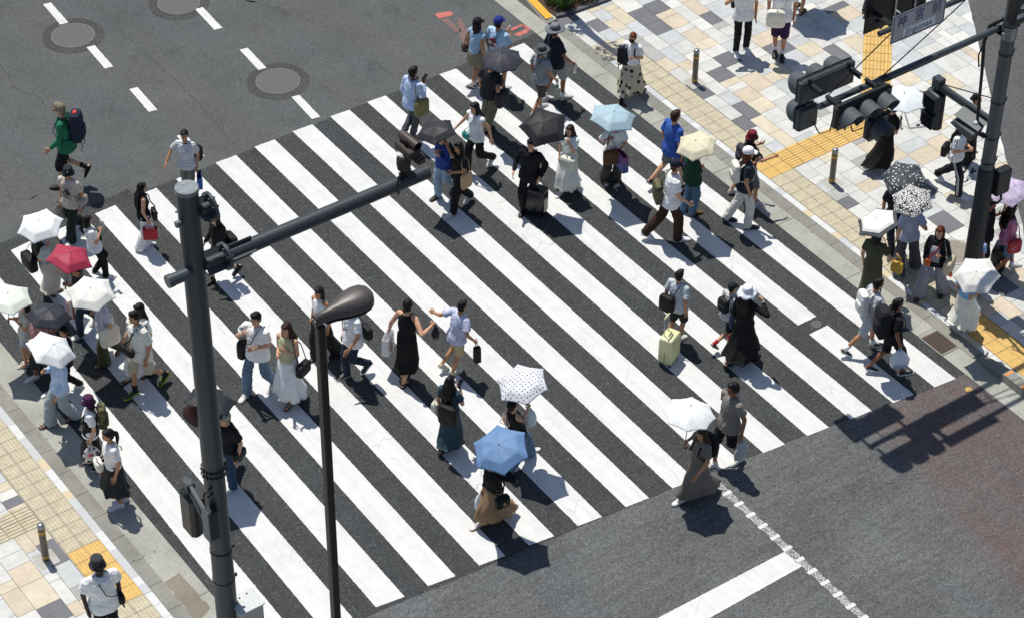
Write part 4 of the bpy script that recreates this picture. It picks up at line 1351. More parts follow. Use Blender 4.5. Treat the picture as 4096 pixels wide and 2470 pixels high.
m = MB(); m.add([(10.41, -13.05, .138), (10.60, -13.05, .138), (10.60, -14.6, .146), (10.41, -14.6, .146), (10.385, -13.05, .03), (10.375, -14.6, .03)], [(0, 3, 2, 1), (0, 4, 5, 3)]); struct('kerb_paint', m, plain('e8861a', .6, 0, .2, 20))

COLS = {'L': lin('cbcbc7'), 'W': lin('d6d5d0'), 'B': lin('bfc3c4'), 'C': lin('d0c5ae'), 'P': lin('cdbfaa'), 'G': lin('a9aaa6'), 'D': lin('6c6e73')}
DARK = [(12.08,-1.56),(12.59,-.71),(12.31,-.97),(12.23,-3.22),(13.36,-1.79),(11.45,-3.55),(11.8,-4.77),(10.81,-.11),(11.08,-.43),(11.47,-5.08),(15.73,-2.85),(13.86,-3.44),(14.53,-3.91),(-4.51,-7.55),(-4.98,-8.78),(-4.73,-6.06),(12.39,-9.27),(12.98,-8.49),(12.23,-11.43),(11.50,-7.88),(12.75,-2.86)]
BEIGE = [(11.35,-.71),(10.74,-1.46),(11.4,-2.64),(11.71,-2.81),(12.61,-1.05),(12.67,-1.57),(12.38,-1.51),(12.71,-2.3),(12.43,-2.07),(12.29,-4.05),(13.31,-1.17),(13.44,-2.9),(12.53,-3.04),(12.03,-4.67),(11.77,-5.68),(15.4,-2.89),(15.15,-3.82),(14.33,-3.72),(12.86,-4.02),(13.18,-4.16),(12.6,-4.21),(-4.83,-7.16),(-5.32,-7.58),(-5.35,-8.4),(-5.0,-8.23),(-4.78,-8.68),(-4.47,-6.84),(-5.68,-7.98),(11.98,-7.84),(11.87,-11.64),(12.35,-9.51),(13.63,-7.58),(15.66,-6.09),(14.24,-7.45),(13.55,-7.61)]
def pavement(name, x0, x1, y0, y1, z, sx):
    m = MB(); tint = []
    m.add([(x0, y0, z-.008), (x1, y0, z-.008), (x1, y1, z-.008), (x0, y1, z-.008)], [(0, 1, 2, 3)], 0); tint.append((.16, .155, .145))
    x = x0 if sx > 0 else x1; g = .0035
    while (x < x1 - .01) if sx > 0 else (x > x0 + .01):
        w = random.choice([.2, .3, .42, .42, .56]); a, b = (x, min(x+w, x1)) if sx > 0 else (max(x-w, x0), x); x += sx*w
        y = y0 - random.random()*.5
        while y < y1:
            h = random.choice([.2, .3, .42, .42, .56, .56]); c, d = max(y, y0), min(y+h, y1); y += h
            if d - c < .05: continue
            cx, cy = (a+b)/2, (c+d)/2
            k = random.choices('LWBCPGD', [38, 28, 16, 8, 4, 5, .4])[0]
            ins = lambda Q: any(a <= px < b and c <= py < d for px, py in Q)
            if ins(DARK): k = 'D'
            elif ins(BEIGE): k = random.choice('CP')
            v = 1 + rng.normal(0, .035); tint.append(tuple(np.array(COLS[k])*v))
            m.add([(a+g, c+g, z), (b-g, c+g, z), (b-g, d-g, z), (a+g, d-g, z)], [(0, 1, 2, 3)], 1)
    o = struct(name, m, [JOINT, TILE])
    at = o.data.attributes.new('tint', 'FLOAT_COLOR', 'FACE'); at.data.foreach_set('color', np.array([(*t_, 1) for t_ in tint], 'f').ravel())
    return o
pavement('pavement', 10.60, 24.0, -22.0, 6.0, .016, 1)
pavement('pavement', -12.0, -3.74, -22.0, 8.0, .016, -1)

# border stones and tactile paving
BST = [plain('cfd0d0', .7, 0, .1, 60, .2), plain('cabb9d', .7, 0, .1, 60, .2), plain('b9bcbe', .7, 0, .1, 60, .2)]
def border(x0, x1, y0, y1):
    m = MB(); y = y0
    while y < y1:
        h = random.choice([.2, .3, .3]); m.add([(x0+.004, y+.004, .0185), (x1-.004, y+.004, .0185), (x1-.004, min(y+h, y1)-.004, .0185), (x0+.004, min(y+h, y1)-.004, .0185)], [(0, 1, 2, 3)], random.choices([0, 1, 2], [8, 2, 4])[0]); y += h
    struct('border_stones', m, BST)
border(10.60, 10.735, -12.2, -1.9); border(-3.875, -3.74, -16, 6)
TB = plain('bdb49c', .8, 0, .14, 9, .3); TBD = plain('aba188', .8, 0, .12, 24, .2); TY = plain('d2ad64', .7, 0, .12, 9, .2); TYD = plain('c39b54', .7, 0, .10, 20, .2); TYG = plain('ab8a50', .9, 0, .15, 20)
def dots(m, c, u, w, s, z, mi, n=5):   # truncated domes of one tactile slab
    for i in range(n):
        for j in range(n):
            q = np.array(c) + np.array(u)*s*((i+.5)/n-.5) + np.array(w)*s*((j+.5)/n-.5); t = np.arange(7)*2*PI/7
            a = np.stack([q[0]+.0125*np.cos(t), q[1]+.0125*np.sin(t), np.full(7, z)], 1); b = np.stack([q[0]+.008*np.cos(t), q[1]+.008*np.sin(t), np.full(7, z+.006)], 1)
            m.ring_loft([a, b], mi, cap=False); m.add(b, [tuple(range(7))], mi)
def bars(m, c, u, w, s, z, mi, n=4):   # raised bars running along u
    for j in range(n):
        q = np.array(c) + np.array(w)*s*((j+.5)/n-.5); a = np.array(u)*s*.46; b = np.array(w)*s*.5/n*.80
        P_ = [q-a-b, q+a-b, q+a+b, q-a+b]; m.ring_loft([np.array([(*p_, z) for p_ in P_]), np.array([(*(q+(p_-q)*.93), z+.005) for p_ in P_])], mi, cap=False)
        m.add([(*(q+(p_-q)*.93), z+.005) for p_ in P_], [(0, 1, 2, 3)], mi)
def slab(m, c, u, w, s, z, mi):
    a = np.array(u)*(s/2-.003); b = np.array(w)*(s/2-.003); c = np.array(c); m.add([(*(c-a-b), z), (*(c+a-b), z), (*(c+a+b), z), (*(c-a+b), z)], [(0, 1, 2, 3)], mi)
ex, ey = V(1, 0), V(0, 1)
m = MB(); my = MB(); s_ = .285
for a in ((10.735, 11.315, -13.7, -1.94), (-4.45, -3.875, -15.4, 4.6)): j_ = MB(); j_.poly([(a[0], a[2]), (a[1], a[2]), (a[1], a[3]), (a[0], a[3])], .0182); struct('paving_joint', j_, JOINT)
for k in range(37):
    y = -1.95 - s_*(k+.5)
    for j in range(2):
        x = 10.74 + s_*(j+.5)
        yl = (-6.60 < y < -6.0) or y < -11.3
        T_ = my if yl else m
        slab(T_, (x, y), ex, ey, s_-.004, .0205, 0); dots(T_, (x, y), ex, ey, s_, .0205, 1)
struct('tactile_paving', m, [TB, TBD])
for k in range(4):
    y = -12.5 - s_*(k+.5)
    for j in range(2): slab(my, (10.74+s_*(j+.5), y), ex, ey, s_, .0205, 0); dots(my, (10.74+s_*(j+.5), y), ex, ey, s_, .0205, 1)
for i in range(7):          # guiding bars leading away from the crossing
    for j in range(2):
        c = (11.31 + s_*(i+.5), -6.50 + s_*(j+.5)); slab(my, c, ex, ey, s_, .0215, 2)
        bars(my, c, ex, ey, s_, .0215, 0)
for i in range(2):
    for j in range(2): c = (13.31 + s_*(i+.5), -6.50 + s_*(j+.5)); slab(my, c, ex, ey, s_, .0215, 0); dots(my, c, ex, ey, s_, .0215, 1)
du = V(1.0, 1.08); du /= np.linalg.norm(du); dw = V(-du[1], du[0]); oo = V(13.75, -6.05)
for i in range(22):
    for j in range(2):
        c = oo + du*s_*(i+.6) + dw*s_*(j-.5); slab(my, c, du, dw, s_, .0228, 2); bars(my, c, du, dw, s_, .0228, 0)
struct('yellow_tactile_paving', my, [TY, TYD, TYG])
m = MB(); ml = MB(); dk = V(1, 0)
for k in range(70):
    y = 4.6 - s_*(k+.5)
    for j in range(2):
        x = -3.875 - s_*(j+.5)
        if -9.13 < y < -7.62: slab(ml, (x, y), ex, ey, s_-.004, .0205, 0); dots(ml, (x, y), ex, ey, s_, .0205, 1)
        else: slab(m, (x, y), ex, ey, s_-.004, .0205, 0); dots(m, (x, y), ex, ey, s_, .0205, 1)
for i in range(6):
    for j in range(2):
        c = (-4.45 - s_*(i+.5), -6.30 - s_*(j+.5)); slab(m, c, ex, ey, s_, .0205, 2); bars(m, c, ex, ey, s_, .0205, 0)
struct('tactile_paving', m, [TB, TBD, plain('8f8060', .9)])
struct('yellow_tactile_paving', ml, [TY, TYD])
m = MB(); m.poly(jag([(18.6, -3.25), (13.2, -10.77), (12.6, -11.7), (30, -30), (60, -10), (40, 20)], .008, .15), .024); struct('side_road', m, A_SIDE)
# flower bed behind the yellow kerb
m = MB(); bed = [(10.64, .10), (10.9, .04), (11.4, .02), (11.9, .0), (12.3, .12), (12.45, .5), (12.45, 3.0), (10.64, 3.0)]
m.prism(bed, 0, .05); struct('planting_bed', m, conc('soil', '4c3a2a', .4, 25))
m = MB()
for a, b in zip(bed[:5], bed[1:6]):
    a, b = V(*a), V(*b); d = (b-a)/np.linalg.norm(b-a); n_ = V(d[1], -d[0])*.05; m.prism([tuple(a-n_), tuple(b-n_), tuple(b+n_), tuple(a+n_)], 0, .075)
struct('bed_edging', m, plain('55575a', .85, 0, .2, 20))
# repair patches on the gutter slabs
for q in ([(-3.49, -9.05), (-3.2, -9.0), (-3.18, -9.9), (-3.5, -10.1)],):
    m = MB(); m.poly(jag(q, .01, .06), .0135); struct('gutter_patch', m, conc('patch', '857d70'))
# ------------------------------------------------------------------ street furniture
STEEL = plain('3a4045', .48, .2, .14, 26, .08); STEEL_R = plain('51575c', .55, .1, .16, 14, .1); VISM = plain('4c5258', .72, 0, .14, 60); STEEL_L = plain('4a5157', .40, .3, .14, 26); STEEL_D = plain('1e2225', .42, .2, .18, 22, .08); CAPM = plain('7d8488', .55, .3, .22, 14)
BROWN = plain('534d4b', .44, .15, .14, 30, .05); BLK = plain('101113', .5, 0, .2, 30); GLASS = plain('16181a', .15, 0, .1, 10); RUST = plain('372b28', .6, .1, .2, 18); IRON = plain('3a3b3c', .65, .2, .2, 30)
# manhole covers
def lid_mat():
    t = NT('cast_iron_lid'); co = t.obj(); a = t.n('ShaderNodeTexVoronoi', Scale=18, Randomness=.12); t.l(co, a.inputs['Vector'])
    t.base(t.ramp(a.outputs['Distance'], [(.34, (.125, .122, .122)), (.52, (.058, .058, .059))])); t.set(Roughness=.6, Metallic=.2); t.bump(a.outputs['Distance'], .7, .01); return t.mat
LID = lid_mat(); RING = asphalt('patched_ring', (.046, .048, .048), (.105, .106, .104), .5, 55, .12)
for x, y, lb in ((2.37, 5.06, 'round iron manhole cover between the dashes at the far left'), (4.90, 1.39, 'round iron manhole cover nearest the crossing in the dashed line'), (4.68, 4.89, 'round iron manhole cover cut by the top edge')):
    e = empty('manhole_cover', (x, y, 0), lb, 'manhole cover', 'manhole covers in the roadway')
    m = MB(); m.lathe([(.62, .0), (.62, .0042)], n=44); m.build('patch_ring', RING, e, smooth=False)
    m = MB(); m.lathe([(.44, .004), (.44, .011), (.425, .0115)], n=44); m.build('frame', plain('5d5e60', .55, .3, .15, 30), e, smooth=False)
    m = MB(); m.lathe([(.405, .005), (.40, .012)], n=40); m.build('lid', LID, e, smooth=False)
def small(name, x, y, r, lb, cat, mt, z=.006):
    m = MB(); m.lathe([(r, z-.004), (r, z), (r*.9, z+.003)], n=24, cap=True); o = m.build(name, mt, smooth=False, loc=(x, y, 0)); return tag(o, lb, cat)
small('access_cover', 8.76, -10.14, .10, 'small round iron cover in the gap of the broken stripe', 'cover', LID, .010)
small('road_stud', 9.77, -12.89, .065, 'round brass-coloured stud set in the road near the lower right kerb', 'stud', plain('b79a55', .5, .3), .012)
e = empty('pavement_manhole', (12.08, -10.05, .016), 'round pavement manhole cover beside the red-haired woman in overalls', 'manhole cover')
m = MB(); m.lathe([(.36, .003), (.36, .010)], n=36); m.build('frame', CON_L, e, False); m = MB(); m.lathe([(.32, .004), (.32, .013)], n=36); m.build('lid', plain('8b857b', .7, .1, .2, 30, .3), e, False)
e = empty('drain_grate', (10.18, -11.72, .012), 'rectangular iron drain grate in the gutter beside the right kerb', 'drain')
m = MB(); m.bbox((0, 0, .004), (.42, .58, .012), .004); m.build('frame', CON_D, e, False)
m = MB(); m.box((0, 0, .0095), (.36, .50, .004)); m.build('pit', BLK, e, False)
m = MB()
for k in range(16): m.box((0, -.235+.0313*k, .0145), (.35, .016, .006))
for k in range(5): m.box((-.15+.075*k, 0, .0165), (.012, .49, .004))
m.build('grille', plain('5a4a42', .7, .2, .25, 30), e, False)
fr = [V(14.62, -5.72), V(14.98, -6.04), V(14.52, -7.05), V(13.95, -6.80)]
e = empty('paved_hatch', (14.5, -6.4, .016), 'metal edge frame of a paved access hatch behind the pedestrian signal', 'hatch')
m = MB()
for i in range(4):
    a, b = fr[i], fr[(i+1) % 4]; d = (b-a)/np.linalg.norm(b-a); n_ = V(-d[1], d[0])*.018; c = V(14.5, -6.4)
    m.prism([tuple(a-n_-c), tuple(b-n_-c), tuple(b+n_-c), tuple(a+n_-c)], .002, .012 + i*.0004)
m.build('frame', plain('8d8f90', .5, .5, .15), e, False); m = MB(); m.box((-.35, -.42, .012), (.07, .05, .012)); m.build('lock', IRON, e, False)
# bollards
BOL = plain('66625c', .42, .5, .2, 24); REF = plain('c89a18', .45, 0, .15, 30); BCAP = plain('9a9ca0', .3, .7, .1)
for x, y, lb in ((-4.76, -7.57, 'grey steel bollard with yellow bands on the left pavement'), (11.53, -3.28, 'grey steel bollard on the right pavement beside the masked woman'), (11.62, -7.24, 'grey steel bollard on the right pavement near the yellow guiding path')):
    e = empty('bollard', (x, y, .016), lb, 'bollard', 'steel bollards on the pavements')
    m = MB(); m.lathe([(.058, 0), (.057, .02), (.056, .70)], n=22); m.build('post', BOL, e, ang=40)
    for z, h in ((.585, .05), (.06, .045)):
        m = MB(); m.lathe([(.0585, z), (.0585, z+h)], n=22, cap=False); m.build('reflective_band', REF, e, ang=40)
    m = MB(); m.lathe([(.0575, .70), (.059, .705), (.059, .72), (.055, .725), (.059, .73), (.059, .75), (.048, .772), (.025, .782), (.0, .784)], n=22, cap=False); m.build('cap', BCAP, e, ang=50)
    m = MB(); m.bbox((0, 0, .002), (.34, .34, .006), .003); m.build('footing', CON_L, e, False)
# shrubs and a slim tree at the planting bed
def leafmat(h):
    t = NT('leaf'); c = lin(h); f = t.noise(t.obj(), 5, 3); t.base(t.ramp(f, [(.3, mul(c, .6)), (.7, mul(c, 1.5))])); t.set(Roughness=.45); return t.mat
LEAF = [leafmat('2f5220'), leafmat('557a2c'), leafmat('6b5636')]
def leaves(m, c, r, n, s, seed, flat=1.0):
    g = np.random.default_rng(seed)
    for _ in range(n):
        d = g.normal(0, 1, 3); d /= np.linalg.norm(d); q = np.array(c) + d*np.array(r)*g.uniform(.35, 1)**.5; q[2] = max(q[2], .04)
        n_ = d + g.normal(0, .6, 3); M = axisM(n_); L, w = s*g.uniform(.6, 1.3), s*.45*g.uniform(.7, 1.2); a = g.uniform(0, 2*PI); u = M[:, 0]*math.cos(a) + M[:, 1]*math.sin(a); w_ = np.cross(M[:, 2], u)
        m.add([q-u*L/2, q+w_*w/2+M[:, 2]*.1*L, q+u*L/2, q-w_*w/2+M[:, 2]*.1*L], [(0, 1, 2), (0, 2, 3)], int(g.choice([0, 0, 1, 1, 1]) if flat else 2))
for i, (x, y, r, lb) in enumerate(((10.98, .46, (.30, .40, .30), 'dark glossy evergreen shrub beside the yellow kerb'), (11.52, .46, (.34, .42, .32), 'dense dark shrub in the middle of the planting bed'), (12.05, .52, (.30, .36, .28), 'green shrub at the rounded corner of the planting bed'), (11.3, 1.5, (.6, .5, .4), 'tall green shrub at the top edge of the planting bed'))):
    e = empty('shrub', (x, y, .05), lb, 'shrub', 'shrubs in the planting bed')
    m = MB(); leaves(m, (0, 0, r[2]*.75), r, 900, .075, 40+i); m.build('foliage', LEAF, e, False)
    m = MB(); [m.path([(0, 0, 0), (math.cos(a)*.1, math.sin(a)*.1, .2), (math.cos(a)*.2, math.sin(a)*.2, .36)], [.012, .008, .004], 5) for a in (0, 1.3, 2.6, 4)]; m.build('stem', plain('3b2c20', .9), e)
m = MB(); g_ = np.random.default_rng(3)
for _ in range(420):
    q = V(g_.uniform(10.7, 12.3), g_.uniform(.08, .4), .056); a = g_.uniform(0, 6.3); s = g_.uniform(.02, .045)
    m.add([q, q+V(math.cos(a)*s, math.sin(a)*s, .012), q+V(math.cos(a+1)*s*.6, math.sin(a+1)*s*.6, .004)], [(0, 1, 2)], int(g_.integers(0, 2)))
tag(m.build('leaf_litter', [plain('8a6a44', .8), plain('5d4630', .8)], None, False), 'dry brown fallen leaves scattered on the soil of the bed', 'leaves', kind='stuff')
e = empty('street_tree', (10.96, .42, .05), 'slim grey street tree trunk rising from the planting bed', 'tree')
m = MB(); m.path([(0, 0, 0), (.02, 0, 1.5), (-.02, .02, 3.2), (.03, 0, 5.4)], [.11, .10, .09, .07], 10); m.build('trunk', plain('6f6a62', .9, 0, .25, 12, .4), e)
m = MB(); leaves(m, (-.10, 0, 2.3), (.22, .22, .3), 46, .20, 5); leaves(m, (.02, .0, 5.2), (.35, .4, .4), 90, .16, 6); m.build('crown', LEAF, e, False)

# ---- left pole with mast arm
lx, ly = -3.865, -11.84
e = empty('traffic_pole', (lx, ly, .016), 'thick dark grey pole with a long mast arm standing at the left corner', 'pole')
m = MB(); m.lathe([(.158, 0), (.155, 2.7), (.150, 3.3), (.147, 4.8), (.139, 9.52)], n=36); m.build('pole', STEEL, e, ang=40)
m = MB(); m.lathe([(.150, 9.52), (.150, 9.575), (.145, 9.58)], n=36); m.build('cap', CAPM, e, ang=30)
ay = -.08
def flange(x, z, r=.19, stub=.075):
    m = MB(); Mx = axisM((1, 0, 0)); m.lathe([(stub, .10), (stub, x-.02)], (0, ay, z), 20, 0, Mx); m.build('arm_socket', STEEL, e, ang=40)
    m = MB(); m.lathe([(r, x-.02), (r, x+.02)], (0, ay, z), 26, 0, Mx)
    for k in range(8):
        a = k*PI/4 + .3; m.lathe([(.018, x-.05), (.018, x+.045)], (0, ay+math.cos(a)*r*.78, z+math.sin(a)*r*.78), 6, 0, Mx)
    m.build('flange', STEEL_L, e, ang=30)
    for k in range(4):
        a = k*PI/2 + PI/4; d = V(0, math.cos(a), math.sin(a)); p_ = V(0, ay, z); m = MB()
        m.box(p_ + d*(stub+.04) + V((x+.10)/2, 0, 0), (x-.12, .018, .018 + .07), 0, np.stack([V(1, 0, 0), np.cross(d, V(1, 0, 0)), d], 1))
        m.build('gusset', STEEL, e, False)
flange(.26, 9.22); flange(.40, 8.36)
Mx = axisM((1, 0, 0))
m = MB(); m.lathe([(.098, .42), (.098, 2.2), (.092, 3.47), (.086, 3.47), (.086, 3.40)], (0, ay, 8.36), 26, 0, Mx); m.build('mast_arm', STEEL, e, ang=40)
m = MB(); m.box((.62, ay, 8.475), (.34, .014, .07)); m.box((.62, ay, 8.245), (.34, .014, .07)); m.box((.62, ay-.11, 8.36), (.34, .07, .014)); m.build('stiffener', STEEL, e, False)
m = MB(); m.lathe([(.080, -.40), (.080, -.10)], (0, ay, 8.33), 22, 0, Mx); m.lathe([(.086, -.43), (.088, -.36), (.080, -.35)], (0, ay, 8.33), 22, 0, Mx); m.build('arm_stub', STEEL_L, e, ang=35)
m = MB(); m.lathe([(.043, -.21), (.045, -.20), (.045, -.10)], (0, -.03, 9.10), 16, 0, Mx); m.build('pipe_stub', STEEL_L, e, ang=35)
for z in (2.71, 3.29, 4.77, 4.86):
    m = MB(); m.lathe([(.158, z-.02), (.162, z-.015), (.162, z+.015), (.158, z+.02)], n=30, cap=False)
    if z > 4: [m.box((.165*math.cos(a), .165*math.sin(a), z), (.03, .03, .02), 0, axisM((math.cos(a), math.sin(a), 0))) for a in np.arange(14)*2*PI/14]
    m.box((.168, -.03, z), (.05, .03, .05)); m.build('clamp_band', STEEL_D, e, ang=40)
m = MB(); m.path([(-.10, -.10, 4.62), (-.22, -.14, 4.62), (-.26, -.15, 4.58), (-.25, -.15, 4.53)], .016, 8); m.path([(-.10, -.10, 4.50), (-.2, -.13, 4.50)], .016, 8); m.build('hook', STEEL_D, e)
e = empty('control_box', (-4.03, -11.98, 4.0), 'narrow dark junction box strapped to the left pole beside the hook', 'box')
m = MB(); m.bbox((0, 0, .03), (.14, .17, .52), .012); m.build('box_body', STEEL_D, e, False); m = MB(); m.bbox((-.085, 0, .03), (.03, .19, .56), .006); m.build('cover_plate', STEEL_L, e, False)
e = empty('utility_box', (-3.62, -11.98, 1.87), 'pale grey utility box fixed low on the left pole at the bottom edge', 'box')
m = MB(); m.bbox((0, 0, .16), (.36, .34, .36), .012); m.build('box_body', plain('a9adad', .5, .2), e, False); m = MB(); m.bbox((0, 0, .352), (.40, .38, .024), .008); m.build('lid', plain('b8bcbc', .5, .2), e, False)
m = MB(); m.box((-.05, .1, .37), (.02, .02, .012)); m.box((.08, .12, .37), (.02, .02, .012)); m.build('bolt', IRON, e, False)
# pedestrian signal hung from the left pole
def ped_signal(loc, rz, label):
    e = empty('pedestrian_signal', loc, label, 'signal', 'pedestrian signals', rz)   # local +X is where the lenses look
    m = MB(); m.bbox((0, 0, .39), (.17, .36, .78), .05); m.build('housing', STEEL_D, e, ang=40)
    m = MB(); m.bbox((.05, 0, .39), (.12, .33, .74), .03); m.build('rear_cover', STEEL, e, ang=40)
    for z in (.57, .21):
        m = MB(); m.bbox((.115, 0, z), (.012, .27, .27), .01); m.build('lens', GLASS, e, False)
        m = MB()
        for k in range(6): m.box((.15, 0, z-.115+.046*k), (.07, .27, .004), 0, np.array([[.9, 0, .43], [0, 1, 0], [-.43, 0, .9]]))
        m.box((.145, -.145, z+.02), (.06, .012, .25)); m.box((.145, .145, z+.02), (.06, .012, .25)); m.box((.155, 0, z+.145), (.09, .30, .012)); m.build('visor', STEEL_D, e, False)
    m = MB(); m.lathe([(.045, .77), (.045, .90), (.06, .90), (.06, .93)], n=14); m.build('neck', STEEL_D, e, ang=40); return e
pe = ped_signal((-3.68, -10.62, 2.52), 0, 'pedestrian signal seen from behind on the left pole bracket')
m = MB(); m.bbox((0, 0, .97), (.14, .20, .10), .008); [m.box((.04*a, .06*b, 1.024), (.018, .018, .012)) for a in (-1, 1) for b in (-1, 1)]; m.build('bracket_head', STEEL, pe, False)
m = MB(); m.box((0, 0, 0), (.05, 1.20, .075)); b = m.build('bracket_arm', STEEL, pe, False); b.location = (-.07, -.62, .93); b.rotation_euler = (math.radians(4), 0, math.radians(-7))
m = MB(); m.tube((-.03, -.08, .9), (-.13, -1.1, .55), .02); m.build('brace', STEEL, pe)
# horn loudspeaker
e = empty('horn_loudspeaker', (-3.76, -11.60, 5.83), 'reddish brown horn loudspeaker facing left on the left pole', 'loudspeaker')
e.scale = (.95, .95, .95); Mh = axisM(V(-.75, -.60, -.10))
m = MB(); pr = [(.03, -.04), (.05, .0), (.07, .06), (.11, .15), (.165, .24), (.215, .29), (.225, .30), (.218, .296), (.16, .225), (.10, .14), (.05, .04), (.0, .03)]
m.lathe(pr, (0, 0, 0), 30, 0, Mh, cap=False); m.build('bell', plain('7a5149', .55, 0, .1), e)
m = MB(); m.lathe([(.225, .297), (.232, .30), (.225, .307)], (0, 0, 0), 30, 0, Mh, cap=False); m.build('rim', BLK, e)
m = MB(); m.lathe([(.0, -.17), (.065, -.16), (.07, -.05), (.04, -.03)], (0, 0, 0), 18, 0, Mh, cap=False); m.build('driver', plain('8a8d8e', .4, .5), e)
m = MB(); m.path([(0, -.05, -.07), (-.1, -.1, -.2), (-.12, -.1, -.30), (-.02, -.05, -.32), (.12, .02, -.26)], .013, 7); m.build('cable', BLK, e); m = MB(); m.box((.06, .03, -.16), (.14, .06, .10)); m.build('bracket', STEEL_D, e, False)
# brown pan-tilt camera on the mast arm
e = empty('surveillance_camera', (-.72, -11.92, 8.445), 'brown pan and tilt camera with a round hood on the end of the mast arm', 'camera'); e.scale = (.72, .72, .74)
m = MB(); m.bbox((0, 0, .035), (.24, .20, .09), .015); m.lathe([(.10, .07), (.085, .10), (.085, .16)], n=18); m.build('base', STEEL_D, e, ang=40)
m = MB(); m.lathe([(.05, .14), (.12, .20), (.135, .30), (.13, .42), (.10, .49), (.04, .51)], (-.06, 0, 0), 20); m.build('motor_housing', RUST, e, ang=50)
t = NT('peeling_white'); f = t.noise(t.obj(), 16, 5, .7); t.base(t.mix(t.ramp(f, [(.48, (0,)*3), (.52, (1,)*3)]), lin('4b3c37'), (.72, .72, .72))); t.set(Roughness=.7)
m = MB(); m.ell((-.07, .03, .475), (.10, .12, .055)); m.build('motor_top', t.mat, e)
m = MB(); m.bbox((.04, .0, .58), (.26, .46, .15), .012); m.build('camera_box', RUST, e, False)
Md = axisM(V(.12, -1, -.08))
m = MB(); m.lathe([(.0, -.28), (.085, -.27), (.095, -.2), (.095, .20), (.085, .20), (.08, -.05), (.0, -.05)], (.10, 0, .72), 24, 0, Md, cap=False); m.build('hood', plain('453a37', .5, .1, .15, 30), e, ang=45)
m = MB(); m.lathe([(.06, .0), (.06, .06), (.0, .065)], (.10, 0, .72), 18, 0, Md, cap=False); m.build('lens', BLK, e, ang=45)
m = MB(); m.bbox((.16, -.14, .44), (.16, .26, .17), .012); m.bbox((.16, -.285, .43), (.12, .03, .09), .006); m.build('lamp_unit', plain('3a302e', .6), e, False)
m = MB(); m.path([(-.09, -.04, .16), (-.22, -.08, .12), (-.27, -.10, .0), (-.28, -.11, -.14), (-.26, -.1, -.24), (-.22, -.08, -.22), (-.2, -.05, -.12)], .022, 8); m.path([(.02, .1, .66), (-.02, .0, .80), (.02, -.06, .72)], .016, 7); m.build('cable', BLK, e)
# street lamp
e = empty('street_lamp', (-3.75, -14.70, .016), 'brown street lamp with a teardrop head in the middle foreground', 'street lamp'); e.scale = (.93, .93, 1)
m = MB(); m.bbox((0, 0, 4.66), (.112, .112, 9.32), .012); m.build('post', plain('1a1617', .5, .1, .15, 40), e, False)
rings = []; rings2 = []; SX = [(-.07, .062, .07, .02), (-.06, .066, .08, .0), (.08, .068, .085, -.0), (.20, .085, .095, .01), (.33, .122, .115, .02), (.46, .150, .125, .03), (.57, .156, .125, .04), (.66, .140, .115, .05), (.725, .10, .09, .055), (.76, .05, .05, .06), (.77, .012, .02, .06)]
tt = np.arange(28)*2*PI/28
m = MB()
for x, w, h, dz in SX:
    y = np.sign(np.cos(tt))*np.abs(np.cos(tt))**.8*w*(1+.38*min(1, max(0, (x-.1)*4))); z = np.where(np.sin(tt) > 0, np.sin(tt)*h*1.25, np.sin(tt)*.045) + 9.40 + dz*.8
    rings.append(np.stack([np.full(28, x), y, z], 1))
m.ring_loft(rings); m.build('lamp_head', BROWN, e)
m = MB(); m.ring_loft([np.stack([r_[:, 0], r_[:, 1]*.94, np.minimum(r_[:, 2], r_[:, 2].min()+.03)*0 + r_[:, 2].min()-.004 - .04*(np.abs(np.sin(tt)))], 1) for r_ in rings[2:-1]]); m.build('lens_tray', plain('1d1817', .5), e)
m = MB(); m.bbox((-.066, 0, 9.405), (.03, .12, .13), .006); m.build('end_plate', plain('2b2422', .4, .3), e, False)
m = MB(); m.box((.70, .02, 9.555), (.055, .07, .006), 0, np.array([[.92, 0, .39], [0, 1, 0], [-.39, 0, .92]])); m.build('photocell_cover', plain('241f1e', .6), e, False)
m = MB(); m.box((-.083, -.03, 9.43), (.004, .03, .006)); m.box((-.083, .03, 9.43), (.004, .03, .006)); m.build('slot', plain('e8e8e8'), e, False)

# ---- right pole and everything it carries
rx, ry = 11.47, -11.03
e = empty('traffic_pole', (rx, ry, .016), 'dark steel pole with several arms standing at the right corner', 'pole')
m = MB(); m.lathe([(.118, 0), (.116, 3.5), (.110, 7.6)], n=30); m.build('pole', STEEL_R, e, ang=40)
m = MB(); m.lathe([(.150, 0), (.148, 2.72), (.135, 2.76)], n=30); m.build('poster_guard', plain('24282b', .6, .1, .25, 12, .2), e, ang=40)
m = MB(); m.lathe([(.052, -3.9), (.055, -.08)], (0, .16, 5.52), 18, 0, Mx); m.build('signal_arm', STEEL_L, e, ang=40)
m = MB(); m.lathe([(.045, -2.95), (.05, -.08)], (0, .0, 6.60), 18, 0, Mx); m.build('sign_arm', STEEL, e, ang=40)
m = MB(); [m.box((-.10+.14*i, .06+.05*j, 5.52), (.16, .22, .06), 0) for i in range(2) for j in range(2)]; m.lathe([(.13, 5.40), (.13, 5.64)], n=24, cap=False); m.build('arm_clamp', plain('7e878a', .4, .5, .15), e, ang=40)
for z in (3.42, 4.14, 5.1, 2.9):
    m = MB(); m.lathe([(.122, z-.02), (.126, z), (.122, z+.02)], n=26, cap=False); m.box((.13, -.03, z), (.05, .04, .06)); m.tube((.12, .0, z), (.20, -.02, z+.03), .012); m.build('clamp_band', STEEL_D, e, ang=40)
m = MB(); m.box((0, .72, 3.66), (.07, 1.36, .10)); m.box((0, .72, 3.716), (.09, 1.36, .012)); m.build('bracket_arm', STEEL, e, False)
m = MB(); m.tube((-.02, 1.30, 3.74), (-.02, .10, 4.14), .010); m.build('tie_rod', STEEL_D, e)
